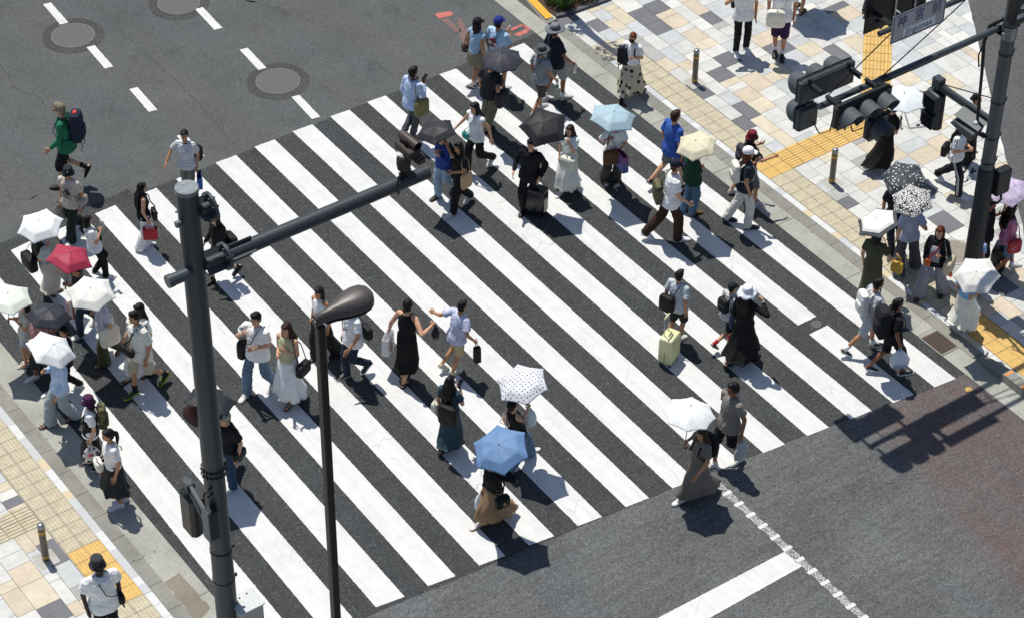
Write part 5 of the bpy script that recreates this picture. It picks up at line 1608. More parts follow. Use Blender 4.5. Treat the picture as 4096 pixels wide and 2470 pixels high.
for a, b in (((-2.6, .16, 5.58), (-.1, .05, 7.0)), ((-3.75, .2, 5.60), (-.25, .35, 7.4)), ((-2.55, .10, 5.50), (.6, -.25, 5.9))):
    m = MB(); m.path([a, (np.array(a)+np.array(b))/2 - V(0, 0, .02), b], .0105, 6); m.build('stay_wire', BLK, e)
m = MB(); m.lathe([(.063, -2.64), (.063, -2.50)], (0, .16, 5.52), 18, 0, Mx, cap=False); m.box((-2.57, .16, 5.43), (.07, .05, .08)); m.build('stay_clamp', STEEL_D, e, ang=40)
m = MB(); m.path([(-.05, .12, 5.72), (-.16, .28, 5.52), (-.20, .32, 5.2), (-.16, .30, 4.6), (-.14, .28, 4.0), (-.12, .25, 3.3), (-.12, .22, 2.85)], [.035, .035, .032, .028, .026, .024, .022], 9); m.path([(-.2, .32, 5.2), (-.26, .34, 4.95), (-.22, .33, 4.72), (-.17, .31, 4.8), (-.18, .31, 5.1)], .014, 7); m.path([(-.04, .12, 5.70), (-.1, .0, 5.62), (.1, -.12, 5.66)], .018, 7); m.path([(-.12, .22, 2.9), (-.3, .24, 2.62), (-.34, .22, 2.45), (-.22, .2, 2.45), (-.14, .18, 2.7)], .016, 7); m.build('cable', BLK, e)
m = MB(); m.bbox((-.02, -.12, 6.08), (.26, .20, .62), .015); m.build('terminal_box', STEEL_D, e, False)
def text_obj(body, size, mat, parent, M, name='lettering', sx=1.0, ext=.001):
    cu = bpy.data.curves.new(name, 'FONT'); cu.body = body; cu.size = size; cu.align_x = 'CENTER'; cu.align_y = 'CENTER'; cu.extrude = ext
    o = bpy.data.objects.new(name, cu); C.objects.link(o); o.matrix_world = Matrix.Identity(4)
    dg = bpy.context.evaluated_depsgraph_get(); me = bpy.data.meshes.new_from_object(o.evaluated_get(dg)); bpy.data.objects.remove(o)
    me.materials.clear(); me.materials.append(mat); o = bpy.data.objects.new(name, me); C.objects.link(o); o.parent = parent
    o.matrix_local = M @ Matrix.Diagonal((sx, 1, 1, 1)); return o
WHT = plain('dfe2e4', .6, 0, .04)
m = MB(); m.box((-.05, -.223, 5.95), (.13, .006, .075)); m.build('number_plate', WHT, e, False)
text_obj('31P', .062, BLK, e, Matrix.Translation((-.05, -.228, 5.95)) @ Matrix.Rotation(PI/2, 4, 'X'), 'number')
m = MB(); m.lathe([(.042, 0), (.042, .006)], (-.03, -.222, 6.12), 20, 0, axisM((0, -1, 0))); m.build('round_badge', WHT, e, False)
text_obj('K', .062, BLK, e, Matrix.Translation((-.03, -.230, 6.12)) @ Matrix.Rotation(PI/2, 4, 'X'), 'letter')

def vis(m, c, r, L, d, mi=0, tilt=.12):   # tunnel visor open below
    n = 18; t = np.linspace(-.28*PI, 1.28*PI, n); M = axisM(d)
    up = V(0, 0, 1); xh = np.cross(up, np.array(d, float)); xh /= np.linalg.norm(xh)
    P_ = []
    for rr in (r, r-.008):
        for k, (l_, dz) in enumerate(((0, 0), (L, -tilt*L))):
            lens = l_*np.ones(n) if k == 0 else l_*(.45+.55*np.clip((np.sin(t)+.75)/1.5, 0, 1))
            P_.append(np.array(c) + np.outer(np.cos(t)*rr, xh) + np.outer(np.sin(t)*rr, up) + np.outer(lens, np.array(d, float)) + np.outer(np.where(k, dz, 0)*np.ones(n), up))
    o = np.concatenate(P_); f = []
    for i in range(n-1): f += [(i, i+1, n+i+1, n+i), (2*n+i+1, 2*n+i, 3*n+i, 3*n+i+1), (n+i, n+i+1, 3*n+i+1, 3*n+i)]
    m.add(o, f, mi)
def lens_mat(h): 
    t = NT('signal_lens'); t.base(mul(lin(h), .35)); t.set(Roughness=.25); v = t.n('ShaderNodeTexVoronoi', Scale=60); t.l(t.obj(), v.inputs['Vector']); t.bump(v.outputs['Distance'], .5, .004); return t.mat
def signal(loc, d, label, n=3, w=1.12, grp='three-lens traffic signals', lenses=('2a6a5a', '7a5a1c', '6a1c1c')):
    e = empty('traffic_signal', loc, label, 'traffic signal', grp); s = d
    h = .43 if n == 3 else .42; dep = .13
    m = MB(); m.bbox((0, 0, 0), (w, dep, h), .03); m.build('housing', STEEL_D if s < 0 else STEEL, e, ang=35)
    m = MB(); m.bbox((0, s*.075, 0), (w*.985, .03, h*.97), .012); m.build('door', STEEL_D, e, False)
    if n == 3:
        m = MB(); m.box((0, s*.03, h/2+.004), (w*.94, .016, .010)); [m.box((x, s*.03, h/2+.006), (.05, .03, .014)) for x in np.linspace(-w*.45, w*.45, 6)]; m.build('hinge', BLK, e, False)
    for k in range(n):
        x = 0 if n == 1 else (-.36+.36*k)*s
        m = MB(); m.ell((x, s*.088, 0), (.15, .03, .15), 0, 20, 10); m.build('lens', lens_mat(lenses[k]), e)
        m = MB(); vis(m, (x, s*.09, 0), .178, .25, (0, s, 0)); m.build('visor', VISM, e, ang=40)
    return e
def brackets(e, xs, s):
    for x in xs:
        m = MB(); m.box((x, -s*.20, .16), (.06, .30, .035)); m.box((x, -s*.06, .19), (.05, .05, .10)); m.tube((x, -s*.34, .10), (x, -s*.10, .10), .02); m.build('bracket', STEEL_D, e, False)
s1 = signal((8.02, -10.50, 5.62), 1, 'three-lens traffic signal seen from behind on the right mast arm'); brackets(s1, (-.40, .40), 1)
s2 = signal((8.10, -11.25, 5.56), -1, 'three-lens traffic signal with hooded lenses facing the lower right'); brackets(s2, (-.42, .38), -1)
s3 = signal((7.66, -10.52, 5.10), 1, 'square single-lens signal seen from behind below the left signal', 1, .40, 'square single-lens signals', ('2a6a5a',))
s4 = signal((8.47, -11.23, 5.03), -1, 'square single-lens signal hanging under the hooded traffic signal', 1, .40, 'square single-lens signals', ('2a6a5a',))
for s_o, zc in ((s3, .25), (s4, .26)):
    m = MB(); m.box((0, 0, zc-.03), (.10, .05, .10)); m.build('hanger', STEEL_D, s_o, False)
m = MB(); m.path([(.05, -.1, -.05), (.12, -.2, -.25), (.25, -.3, -.2), (.28, -.34, .35)], .012, 7); m.build('cable', BLK, s3)
m = MB(); m.path([(-.2, .05, .0), (-.35, .12, -.05), (-.42, .2, .25)], .012, 7); m.build('cable', BLK, s4)
ps = ped_signal((11.48, -9.66, 2.80), PI, 'pedestrian signal with louvred lenses on the right pole bracket')
m = MB(); m.bbox((0, 0, .93), (.15, .19, .20), .01); [m.box((.045*a, .06*b, 1.034), (.02, .02, .012)) for a in (-1, 1) for b in (-1, 1)]; m.build('bracket_head', STEEL, ps, False)
e = empty('floodlight', (11.30, -10.72, 3.35), 'dark wedge-shaped floodlight hood fixed to the right pole above the cables', 'floodlight'); e.scale = (.8, .8, .8)
m = MB(); m.ring_loft([np.array([(-.10, .55, .02), (.10, .55, .10), (.12, .42, .30), (-.14, .42, .16)]), np.array([(-.14, -.12, -.06), (.14, -.12, .02), (.16, -.20, .36), (-.18, -.2, .18)])]); m.build('housing', STEEL, e, False)
m = MB(); m.box((.10, .1, .37), (.46, .72, .012), 0, np.array([[.93, 0, -.37], [0, 1, 0], [.37, 0, .93]])); m.build('visor', STEEL, e, False); m = MB(); m.box((.08, -.25, .1), (.12, .14, .05)); m.build('bracket', STEEL_D, e, False)
e = empty('insulator', (11.30, -10.78, 3.62), 'small white round insulator clamped beside the right pole', 'insulator'); m = MB(); m.lathe([(.0, -.03), (.035, -.03), (.045, -.01), (.03, 0), (.045, .01), (.035, .03), (.0, .035)], (0, 0, 0), 16, 0, axisM((-1, -.3, 0)), cap=False); m.build('disc', plain('d8d8d6', .3), e); m = MB(); m.box((.08, .02, -.01), (.14, .03, .03)); m.build('bracket', plain('7e878a', .4, .5), e, False)
e = empty('control_box', (11.70, -11.18, 2.22), 'dark push-button control box on the right side of the right pole', 'box')
m = MB(); m.bbox((0, 0, .28), (.30, .17, .50), .015); m.build('box_body', STEEL_D, e, False); m = MB(); m.path([(-.02, -.06, .04), (-.02, -.08, -.06), (-.06, -.06, -.14), (-.12, .02, -.16)], .022, 8); m.build('cable', BLK, e)
e = empty('lamp_shade', (11.22, -10.92, 2.62), 'pale translucent lamp shade hanging at the guard sheath of the right pole', 'lamp'); e.scale = (.65, .65, .65)
m = MB(); Ml = axisM(V(-.5, -.35, -.8)); m.lathe([(.05, .0), (.10, .07), (.13, .15), (.125, .152), (.09, .07), (.03, .01)], (0, 0, .10), 5, 0, Ml, cap=False); m.build('shade', plain('8fa09c', .35), e, False); m = MB(); m.box((.10, .02, .12), (.16, .04, .04)); m.build('bracket', STEEL_D, e, False)
# street name sign
e = empty('street_name_sign', (9.27, -11.10, 6.64), 'white street name sign with blue characters on the upper right arm', 'sign')
NAVY = plain('22386e', .5, 0, .06); SGN = plain('a3a5ab', .45, .1, .04)
m = MB(); m.bbox((0, 0, 0), (1.12, .022, .52), .008); m.build('panel', SGN, e, False)
m = MB(); W_, H_ = .53, .235
for (cx, cz, dx, dz) in ((0, H_, 2*W_, .012), (0, -H_, 2*W_, .012), (-W_, 0, .012, 2*H_-.014), (W_, 0, .012, 2*H_-.014)): m.box((cx, -.0125, cz), (dx, .003, dz))
m.build('border', NAVY, e, False)
m = MB(); m.box((0.02, -.0125, -.135), (.66, .003, .155)); m.build('sticker', plain('dcdfe3', .45, 0, .03), e, False)
R90 = Matrix.Rotation(PI/2, 4, 'X')
for ch, x in (('神', -.36), ('宮', .0), ('前', .36)): text_obj(ch, .235, NAVY, e, Matrix.Translation((x, -.0135, .085)) @ R90, 'lettering', .92, .0012)
text_obj('Jingumae', .165, NAVY, e, Matrix.Translation((.02, -.0155, -.135)) @ R90, 'lettering', .95, .0012)
for x in (-.42, .38):
    m = MB(); m.box((x, .10, .0), (.035, .17, .035)); m.box((x, .05, .275), (.02, .10, .012)); m.build('bracket', plain('c4c8ca', .4, .5), e, False)
e = empty('sign_board', (9.10, -10.58, 6.66), 'dark back of a large sign board mounted behind the street name sign', 'sign')
m = MB(); m.bbox((.18, 0, .08), (1.30, .025, .86), .01); m.build('panel', plain('17130f', .55, 0, .2, 12), e, False)
m = MB(); [m.box((-.30+.42*k, -.02, .52), (.012, .05, .012)) for k in range(4)]; [m.box((-.28+.42*k, -.03, .08), (.03, .02, .8)) for k in range(1, 4)]; m.build('fixing_clip', plain('b9bcbe', .4, .4), e, False)
m = MB(); m.lathe([(.06, 0), (.06, .12), (.04, .14)], (-.33, -.24, -.10), 16, 0, axisM((0, 1, 0))); m.box((-.30, -.22, 0), (.10, .40, .03));  m.build('arm_end_clamp', STEEL_D, e, False)
# ------------------------------------------------------------------ people
QUEUE = []      # (object, voxel, smooth iterations, fold amplitude, extra mesh builder)
def queue(o, vox, it=3, fold=0.0, extra=None): QUEUE.append((o, vox, it, fold, extra)); return o
def rot2(a): return np.array([[math.cos(a), -math.sin(a)], [math.sin(a), math.cos(a)]])
def ik(a, b, l1, l2, pole):
    d = b - a; L = np.linalg.norm(d)
    if L > (l1+l2)*.995: b = a + d/L*(l1+l2)*.995; d = b - a; L = np.linalg.norm(d)
    if L < .08: L = .08
    d = d/np.linalg.norm(d); c = (l1*l1+L*L-l2*l2)/(2*L); h = math.sqrt(max(0, l1*l1-c*c))
    p = pole - d*(pole@d); p = p/(np.linalg.norm(p)+1e-9); return a + d*c + p*h, b
def hand(m, w, fd, td, s, curl, mi=0):
    """five separate fingers and a thumb, in the frame fd (finger direction), td (thumb side)"""
    fd = fd/np.linalg.norm(fd); td = td - fd*(td@fd); td /= np.linalg.norm(td)+1e-9; nd = np.cross(fd, td)
    at = lambda x, y, z: w + s*(fd*x + td*y + nd*z)
    for y, L, c in ((.030, .068, .9), (.010, .076, 1.0), (-.010, .070, 1.1), (-.029, .054, 1.25)):
        p_ = at(.065, y*.9, 0); pts = [p_]; a = 0.0
        for k, q in enumerate((.36, .42, .30, .24)):
            pts.append(pts[-1] + s*L*q*1.0*(fd*math.cos(a) + nd*-math.sin(a) + td*y*.35)); a += curl*c*(.55 if k else .45)
        m.path(pts, [.0085*s, .0092*s, .0085*s, .0078*s, .0058*s], 6, mi)
    p0 = at(.018, .026, 0)
    m.path([p0, p0 + s*(fd*.028+td*.024-nd*.006), p0 + s*(fd*.056+td*.030-nd*.018*curl), p0 + s*(fd*.076+td*.026-nd*.032*curl)], [.012*s, .0105*s, .0095*s, .007*s], 6, mi)
ARM = {'d': (.055, .03, -.50), 'f': (.05, .20, -.45), 'b': (.06, -.20, -.45), 'p': (-.07, .25, -.10)}
def shoe_mesh(kind, s):
    """foot frame: origin at the ball of the foot on the sole, +y towards the toe"""
    m = MB(); L0, L1 = -.175*s, .095*s
    sec = [(-.175, .030, .060), (-.165, .036, .075), (-.12, .037, .085), (-.07, .038, .080), (-.02, .044, .062), (.03, .046, .050), (.065, .040, .042), (.088, .026, .034), (.096, .012, .026)]
    def ring(y, w, h0, h1, n=12):
        t = np.arange(n)*2*PI/n; return np.stack([np.cos(t)*w*s, np.full(n, y*s), (h0+h1)/2*s + np.sin(t)*(h1-h0)/2*s], 1)
    if kind == 'sandal':
        m.prism([(x*s, y*s) for x, y in ((-.036, -.17), (.036, -.17), (.034, -.06), (.047, .03), (.036, .085), (0, .10), (-.036, .085), (-.047, .03), (-.034, -.06))], .0, .022*s, 1)
        for y, w, h in ((.035, .047, .056), (-.005, .045, .068)):
            t = np.linspace(0, PI, 9); m.path([(math.cos(a)*w*s, y*s, .02*s+math.sin(a)*(h-.02)*s) for a in t], .013*s, 6, 0, flat=.35)
        t = np.linspace(.1*PI, -1.1*PI, 9); m.path([(math.cos(a)*.040*s, (-.12+math.sin(a)*.052)*s, .075*s) for a in t], .009*s, 6, 0)
        return m
    m.prism([(x*s, y*s) for x, y in ((-.034, -.175), (.034, -.175), (.038, -.12), (.038, -.06), (.049, .03), (.040, .08), (.015, .103), (-.015, .103), (-.040, .08), (-.049, .03), (-.038, -.06), (-.038, -.12))], 0, .026*s, 1)
    m.ring_loft([ring(y, w, .018, h) for y, w, h in sec], 0)
    m.path([(0, -.12*s, .07*s), (0, -.125*s, (.16 if kind == 'boot' else .098)*s)], [.042*s, .041*s], 12, 0)
    if kind not in ('boot', 'clog'):
        for k in range(3): m.path([(-.022*s, (-.05+.025*k)*s, (.088-.010*k)*s), (0, (-.045+.025*k)*s, (.092-.011*k)*s), (.022*s, (-.05+.025*k)*s, (.088-.010*k)*s)], .004*s, 5, 1)
    return m
EYE = plain('0c0a0a', .3, 0, .0, 10); LIP = plain('8f4b48', .5, 0, .05, 20); BROWM = plain('1a1412', .8, 0, .1, 20); LENSD = plain('0d0e10', .12, 0, .02, 5)
UMB_HOLD = {}
for j, (lab, N, R, dm, A, n2, ph, col, pat) in enumerate(UMBRELLAS):
    n = V(n2[0], n2[1], math.sqrt(max(.05, 1-n2[0]**2-n2[1]**2))); UMB_HOLD[j] = (V(*A), n)
def loftrings(specs, n=20):
    t = np.arange(n)*2*PI/n
    return [np.stack([cx+np.cos(t)*a, cy+np.sin(t)*b, np.full(n, z)], 1) for (cx, cy, z, a, b) in specs]
ITEMS = []
for pi, P in enumerate(PEOPLE):
    H = P['H']; s = H/1.70; fem = P['sex'] == 'f'; big = P.get('big', 1.0); yaw = P['yaw']; Rm = rot2(yaw - PI/2)
    hd = np.array(P['head']) if P['head'] else None; F = [np.array(f) for f in P['feet']]
    fwd = V(math.cos(yaw), math.sin(yaw)); st = P.get('st', .24)*s
    lim = lambda v, L: v*min(1, L/(np.linalg.norm(v)+1e-9))
    if not F: M = hd.copy(); F = [V(*(M+fwd*st/2), 0), V(*(M-fwd*st/2), 0)]
    elif len(F) == 1:
        if hd is None: M = F[0][:2] + fwd*st*.7
        else: M = F[0][:2] + lim(hd - F[0][:2], .30*s)
        o_ = M + (M - F[0][:2]); F.append(V(*o_, 0))
    else: M = (F[0][:2] + F[1][:2])/2
    if hd is None: hd = M.copy()
    root = M + lim(hd - M, .22)*.55
    lean = Rm.T @ lim(hd - root, .16); lean = V(lean[0]*.8, lean[1], 0)
    f2 = [V(*(Rm.T @ (f[:2]-root)), f[2]) for f in F]
    f2.sort(key=lambda q: q[0]); fl, fr_ = f2
    gap = (.13 if not fem else .10)*s
    if fr_[0]-fl[0] < gap: c = (fr_[0]+fl[0])/2; fl[0], fr_[0] = c-gap/2, c+gap/2
    # feet, hips, knees
    feet = []
    for q in (fl, fr_):
        lift = q[2]; behind = q[1] < -.13*s
        pitch = math.radians(min(70, 25+lift*170)) if lift > .03 else (math.radians(min(38, 8+(-q[1]/s-.13)*110)) if behind else 0.0)
        ball = V(q[0], q[1]+.05*s*(1 if pitch < .1 else .6), max(0, lift-.03))
        ff = V(0, math.cos(pitch), -math.sin(pitch)); fu = V(0, math.sin(pitch), math.cos(pitch))
        if pitch > .05: ball[2] += .095*s*math.sin(pitch)*.75
        ank = ball - ff*.125*s + fu*.085*s; feet.append((ball, ff, fu, ank))
    th, sh = .415*s, .415*s
    hz = .915*s; wd = (.088 if not fem else .085)*s
    for sx, (ball, ff, fu, ank) in zip((-1, 1), feet):
        dh = math.hypot(ank[0]-sx*wd, ank[1]); hz = min(hz, ank[2] + math.sqrt(max(.2*s*s, (.985*(th+sh))**2 - dh*dh)))
    legs = []
    for sx, (ball, ff, fu, ank) in zip((-1, 1), feet):
        hip = V(sx*wd, 0, hz); kn, an = ik(hip, ank, th, sh, V(sx*.08, 1, .0)); legs.append((hip, kn, an))
    nb = V(lean[0]*.72, lean[1]*.72, hz+.525*s); hc = V(lean[0], lean[1]+.015*s, hz+.665*s)
    sw = (.172 if not fem else .150)*s*big; shz = hz+.462*s; shc = lean*.66
    # arms
    arms = []
    for k, sx in ((0, -1), (1, 1)):
        S0 = V(shc[0]+sx*sw, shc[1], shz); sp = P['arms'][k]; hold = False
        if sp == 'u' and 'umb' in P:
            A, n = UMB_HOLD[P['umb']]; best = None
            comfy = S0 + V(-sx*.05, .27, -.14)*s
            for t_ in np.linspace(.40, .85, 10):
                w3 = A - n*t_; q = V(*(Rm.T @ (w3[:2]-root)), w3[2]); e_ = np.linalg.norm(q-comfy)
                if best is None or e_ < best[0]: best = (e_, q, t_)
            tgt = best[1]; hold = True; UMB_HOLD[P['umb']] = (A, n, best[2])
        else:
            if isinstance(sp, str): sp = ARM['p' if sp == 'u' else sp]
            tgt = S0 + V(sx*sp[0], sp[1], sp[2])*s; hold = sp[2] > -.3
        v = tgt - S0; L = np.linalg.norm(v); wr = S0 + v*(max(.1, L-(.06*s if hold else 0))/L)
        el, wr = ik(S0, wr, .275*s, .25*s, V(sx*.45, -.8, -.35)); arms.append((S0, el, wr, hold))
    loc = (root[0], root[1], .018 if (root[0] > 10.6 or root[0] < -3.74) else .008)
    rz = yaw - PI/2; sk = skin(P['skin'])
    # ---- body: one continuous surface
    m = MB(); b_ = big
    if True:
        hw = .150 if not fem else .150
        m.ring_loft(loftrings([(0, 0, hz-.09*s, .135*s*b_, .095*s*b_), (0, 0, hz, hw*s*b_, .105*s*b_), (lean[0]*.2, lean[1]*.2, hz+.14*s, .118*s*b_, .085*s*b_), (lean[0]*.5, lean[1]*.5, hz+.32*s, .142*s*b_, .098*s*b_), (shc[0], shc[1], hz+.43*s, (.135 if P['top'][0] in ('tank', 'sleeve0') else .115)*s*b_, (.08 if P['top'][0] in ('tank', 'sleeve0') else .066)*s*b_), (nb[0], nb[1]-.01*s, hz+.50*s, .055*s*b_, .050*s)], 16))
        m.path([nb-V(0, .02, .06)*s, nb, hc-V(0, .01, .04)*s], [.056*s, .050*s, .048*s], 12)
        for S0, el, wr, hold in arms:
            sk_ = 1.0 if P['top'][0] in ('tank', 'sleeve0') else .78
            m.cap(V(shc[0], shc[1], shz-.004*s)+(S0-V(shc[0], shc[1], shz))*.4, S0-V(0, 0, .006*s), .053*s*sk_, .051*s*b_*sk_); m.cap(S0, S0+(el-S0)*.5, .048*s*b_*sk_, .044*s*b_*(.5+.5*sk_)); m.cap(S0+(el-S0)*.5, el, .043*s*b_, .039*s); m.cap(el, wr, .038*s, .026*s)
            d = (wr-el)/np.linalg.norm(wr-el); m.ell(wr+d*.045*s, (.036*s, .022*s, .052*s), 0, 10, 6, axisM(d, (1, 0, 0) if abs(d[0]) < .8 else (0, 1, 0)))
        for (hip, kn, an), (ball, ff, fu, ank) in zip(legs, feet):
            m.cap(hip, kn, .078*s*b_, .052*s); c_ = kn+(an-kn)*.3 - V(0, .012, 0)*s; m.cap(kn, c_, .050*s, .051*s); m.cap(c_, an, .050*s, .033*s)
            m.cap(ank-fu*.035*s-ff*.03*s, ball+fu*.026*s+ff*.055*s, .032*s, .020*s); m.ell(ball+fu*.022*s+ff*.02*s, (.042*s, .055*s, .020*s), 0, 10, 6, np.stack([V(1, 0, 0), ff, fu], 1))
    hs = s*.97
    m.ell(hc+V(0, -.006, .02)*hs, (.073*hs, .092*hs, .092*hs), 0, 16, 12); m.ell(hc+V(0, .020, -.045)*hs, (.056*hs, .066*hs, .068*hs), 0, 14, 10)
    m.ell(hc+V(0, .092, -.018)*hs, (.012*hs, .018*hs, .022*hs), 0, 8, 6); m.ell(hc+V(0, .070, .018)*hs, (.048*hs, .016*hs, .012*hs), 0, 8, 6)
    for sx in (-1, 1): m.ell(hc+V(sx*.073, -.004, -.012)*hs, (.010*hs, .020*hs, .030*hs), 0, 8, 6)
    body = m.build('person', [sk, EYE, LIP, BROWM], None, True, loc, rz); tag(body, P['label'], 'person', 'people walking across and beside the crossing')
    ex_ = MB()
    for (S0, el, wr, hold), sx in zip(arms, (-1, 1)):
        d = (wr-el)/np.linalg.norm(wr-el); td = V(-sx*.25, 1, .2) if not hold else V(-sx*.6, .2, .9); hand(ex_, wr, d, td, s*.98, 1.25 if hold else .45)
    for sx in (-1, 1):
        ex_.ell(hc+V(sx*.030, .0845, .0)*hs, (.0135*hs, .006*hs, .0065*hs), 1, 8, 5); ex_.ell(hc+V(sx*.031, .083, .020)*hs, (.018*hs, .007*hs, .0045*hs), 3, 8, 5)
    ex_.ell(hc+V(0, .0835, -.062)*hs, (.021*hs, .006*hs, .0075*hs), 2, 8, 5)
    queue(body, .0135, 2, 0, ex_)
    # ---- hair
    hst, hcol = P['hair'][0], P['hair'][1]; hl = (P['hair'][2] if len(P['hair']) > 2 else .1); m = MB()
    m.ell(hc+V(0, -.020, .030)*hs, (.083*hs, .093*hs, .094*hs), 0, 18, 12); m.ell(hc+V(0, -.038, -.03)*hs, (.074*hs, .066*hs, .07*hs), 0, 14, 9)
    if hst != 'bun': m.ell(hc+V(0, .050, .078)*hs, (.062*hs, .045*hs, .030*hs), 0, 12, 8)
    if hst == 'short' and not fem: m.ell(hc+V(.01, .03, .10)*hs, (.06*hs, .06*hs, .03*hs), 0, 12, 8)
    if hst in ('bob', 'long'):
        L = hl if hst == 'long' else hl
        for sx in (-1, 1): m.cap(hc+V(sx*.070, -.005, .03)*hs, hc+V(sx*.074, .005, -.075-(.25*L))*hs, .026*hs, .022*hs); m.cap(hc+V(sx*.052, -.05, .0)*hs, hc+V(sx*.058, -.052, -.10-.5*L)*hs, .042*hs, .035*hs)
        m.cap(hc+V(0, -.06, .0)*hs, hc+V(0, -.066, -.12-.6*L)*hs, .055*hs, .05*hs)
        if hst == 'long':
            bk = V(lean[0]*.6, lean[1]*.6, 0); z1 = hc[2]-.13*s-L*s
            for x_, q in ((-.058, .9), (0, 1.0), (.058, .93)):
                m.path([hc+V(x_, -.06, -.06)*hs, V(bk[0]+x_*1.15*s, bk[1]-.115*s, hc[2]-.22*s), V(bk[0]+x_*1.2*s, bk[1]-.135*s, hc[2]-.13*s-(hc[2]-.13*s-z1)*q)], [.052*hs, .055*hs, .026*hs], 10, 0, flat=.55, up=(0, 1, 0))
            if pi % 2 == 0: m.path([hc+V(.07, .0, -.05)*hs, V(bk[0]+.085*s, bk[1]+.06*s, hc[2]-.22*s), V(bk[0]+.07*s, bk[1]+.115*s, hc[2]-.20*s-L*.45*s)], [.026*hs, .030*hs, .014*hs], 8)
    if hst == 'pony': m.path([hc+V(0, -.10, .03)*hs, hc+V(0, -.145, .0)*hs, hc+V(0, -.15, -.12)*hs, hc+V(0, -.13, -.10-hl)*hs], [.026*hs, .034*hs, .034*hs, .012*hs], 9)
    if hst == 'bun': m.ell(hc+V(0, -.112, -.03)*hs, (.042*hs, .036*hs, .040*hs), 0, 12, 8)
    hr = m.build('hair', hairmat(hcol), body); queue(hr, .009, 1, .008)
    # ---- tops
    kind, tc = P['top'][0], P['top'][1]; pat = P['top'][3] if len(P['top']) > 3 else None; bk_, bc = P['bottom'][0], P['bottom'][1]; bpat = P['bottom'][4] if len(P['bottom']) > 4 else None
    tm = cloth(tc, pat); loose = 1.0 if kind in ('tank', 'sleeve0') else (1.15 if not fem else 1.09)
    def torso(m, z0, infl, w_hem, top=.505, sh_=True, neck=.068, hipw=.15):
        g = infl*s; kx = s*b_*loose
        sp = [(0, 0, hz+z0*s, w_hem*kx+g, (w_hem*.74)*kx+g), (0, 0, hz+max(z0+.04, .02)*s, hipw*kx+g, hipw*.745*kx+g), (lean[0]*.2, lean[1]*.2, hz+.14*s, (.135 if not fem else .124)*kx+g, .100*kx+g), (lean[0]*.5, lean[1]*.5+(.008*s if fem else 0), hz+.31*s, .146*kx+g, (.106 if not fem else .112)*kx+g)]
        if sh_: sp += [(shc[0], shc[1], hz+.42*s, .148*kx+g, .088*kx+g), (shc[0], shc[1], hz+.465*s, .120*kx+g, .074*kx+g), (nb[0], nb[1]-.008*s, hz+top*s, neck*s+g*.5, .062*s+g*.5)]
        else: sp += [(shc[0], shc[1], hz+.40*s, .128*kx+g, .080*kx+g)]
        m.ring_loft(loftrings(sp, 20))
    m = MB(); tuck = bk_ in ('dress',) or (fem and bk_ == 'skirt')
    torso(m, (.02 if tuck else (-.10 if not fem else -.075)), .012, .150 if tuck else .176, hipw=.150 if tuck else .168)
    sl = {'tee': .62, 'shirt': .72, 'long': 2, 'tank': 0, 'sleeve0': .18}[kind]
    for (S0, el, wr, hold), sx in zip(arms, (-1, 1)):
        S_in = V(shc[0]+sx*sw*.45, shc[1], shz+.012*s)
        if kind == 'tank':
            m.cap(V(shc[0]+sx*.055*s, shc[1]-.04*s, hz+.42*s), V(shc[0]+sx*.055*s, shc[1], hz+.505*s), .024*s, .020*s); continue
        m.cap(S_in, S0+V(0, 0, -.004)*s, .058*s*b_, .058*s*b_)
        if sl >= 2: m.cap(S0-V(0, 0, .004)*s, el, .057*s*b_, .050*s); e_ = el+(wr-el)*.93; m.path([el-(e_-el)*.05, el+(e_-el)*.5, e_], [.052*s, .046*s, .038*s], 12)
        else:
            e_ = S0+(el-S0)*sl*(1.15 if pi % 3 else 1.0); m.path([S0-(e_-S0)*.1, S0+(e_-S0)*.5, e_], [.062*s*b_, .066*s*b_, .074*s*b_*(1 if not fem else .93)], 14)
    if kind == 'shirt': torso(m, -.16, .022, .168, .44)
    nm = {'tee': 't_shirt', 'shirt': 'open_shirt', 'long': 'top', 'tank': 'tank_top', 'sleeve0': 'sleeveless_top'}[kind]
    top = m.build('dress' if bk_ == 'dress' else nm, tm, body)
    # ---- bottoms
    cxy = lambda t_: ((legs[0][0]*(1-t_)+feet[0][3]*t_), (legs[1][0]*(1-t_)+feet[1][3]*t_))
    def legpos(i, z):
        hip, kn, an = legs[i]
        if z >= kn[2]: t_ = (hip[2]-z)/(hip[2]-kn[2]+1e-6); return hip+(kn-hip)*min(1, max(0, t_))
        t_ = (kn[2]-z)/(max(.02, kn[2]-an[2])); return kn+(an-kn)*min(1, t_)
    def skirt(m, length, flare, waist=.09, seed=0):
        n = 48; t = np.arange(n)*2*PI/n; rings = []; g = np.random.default_rng(seed); z_top = hz+waist*s; z_bot = hz - length*.84*s; z_bot = max(z_bot, .035)
        ph_ = g.uniform(0, 6.3, 4); K = 15; nf = 6 + int(g.integers(0, 3))
        for k in range(K):
            u = k/(K-1); z = z_top+(z_bot-z_top)*u; zz = min(z, hz-.02)
            a, b = legpos(0, zz), legpos(1, zz); c = (a+b)/2; c = c*(.25+.6*u) if u > 0 else V(lean[0]*.15, lean[1]*.15, 0)
            rx = max((.120+.045*min(1, u*4))*s*b_, abs(a[0]-b[0])/2+.085*s) + flare*u*s*.45; ry = max((.092+.035*min(1, u*4))*s*b_, abs(a[1]-b[1])/2*(1 if u > .2 else 0)+.080*s) + flare*u*s*.40
            fold = 1 + (u**1.2)*(.075*np.sin(nf*t+ph_[0]+1.1*u) + .045*np.sin((nf*2+1)*t+ph_[1]) + .03*np.sin(3*t+ph_[2]-1.5*u))*(1.35 if flare > .15 else .8)
            rings.append(np.stack([c[0]+np.cos(t)*rx*fold, c[1]+np.sin(t)*ry*fold, np.full(n, z)+(.012*s*np.sin(3*t+ph_[3])*u)], 1))
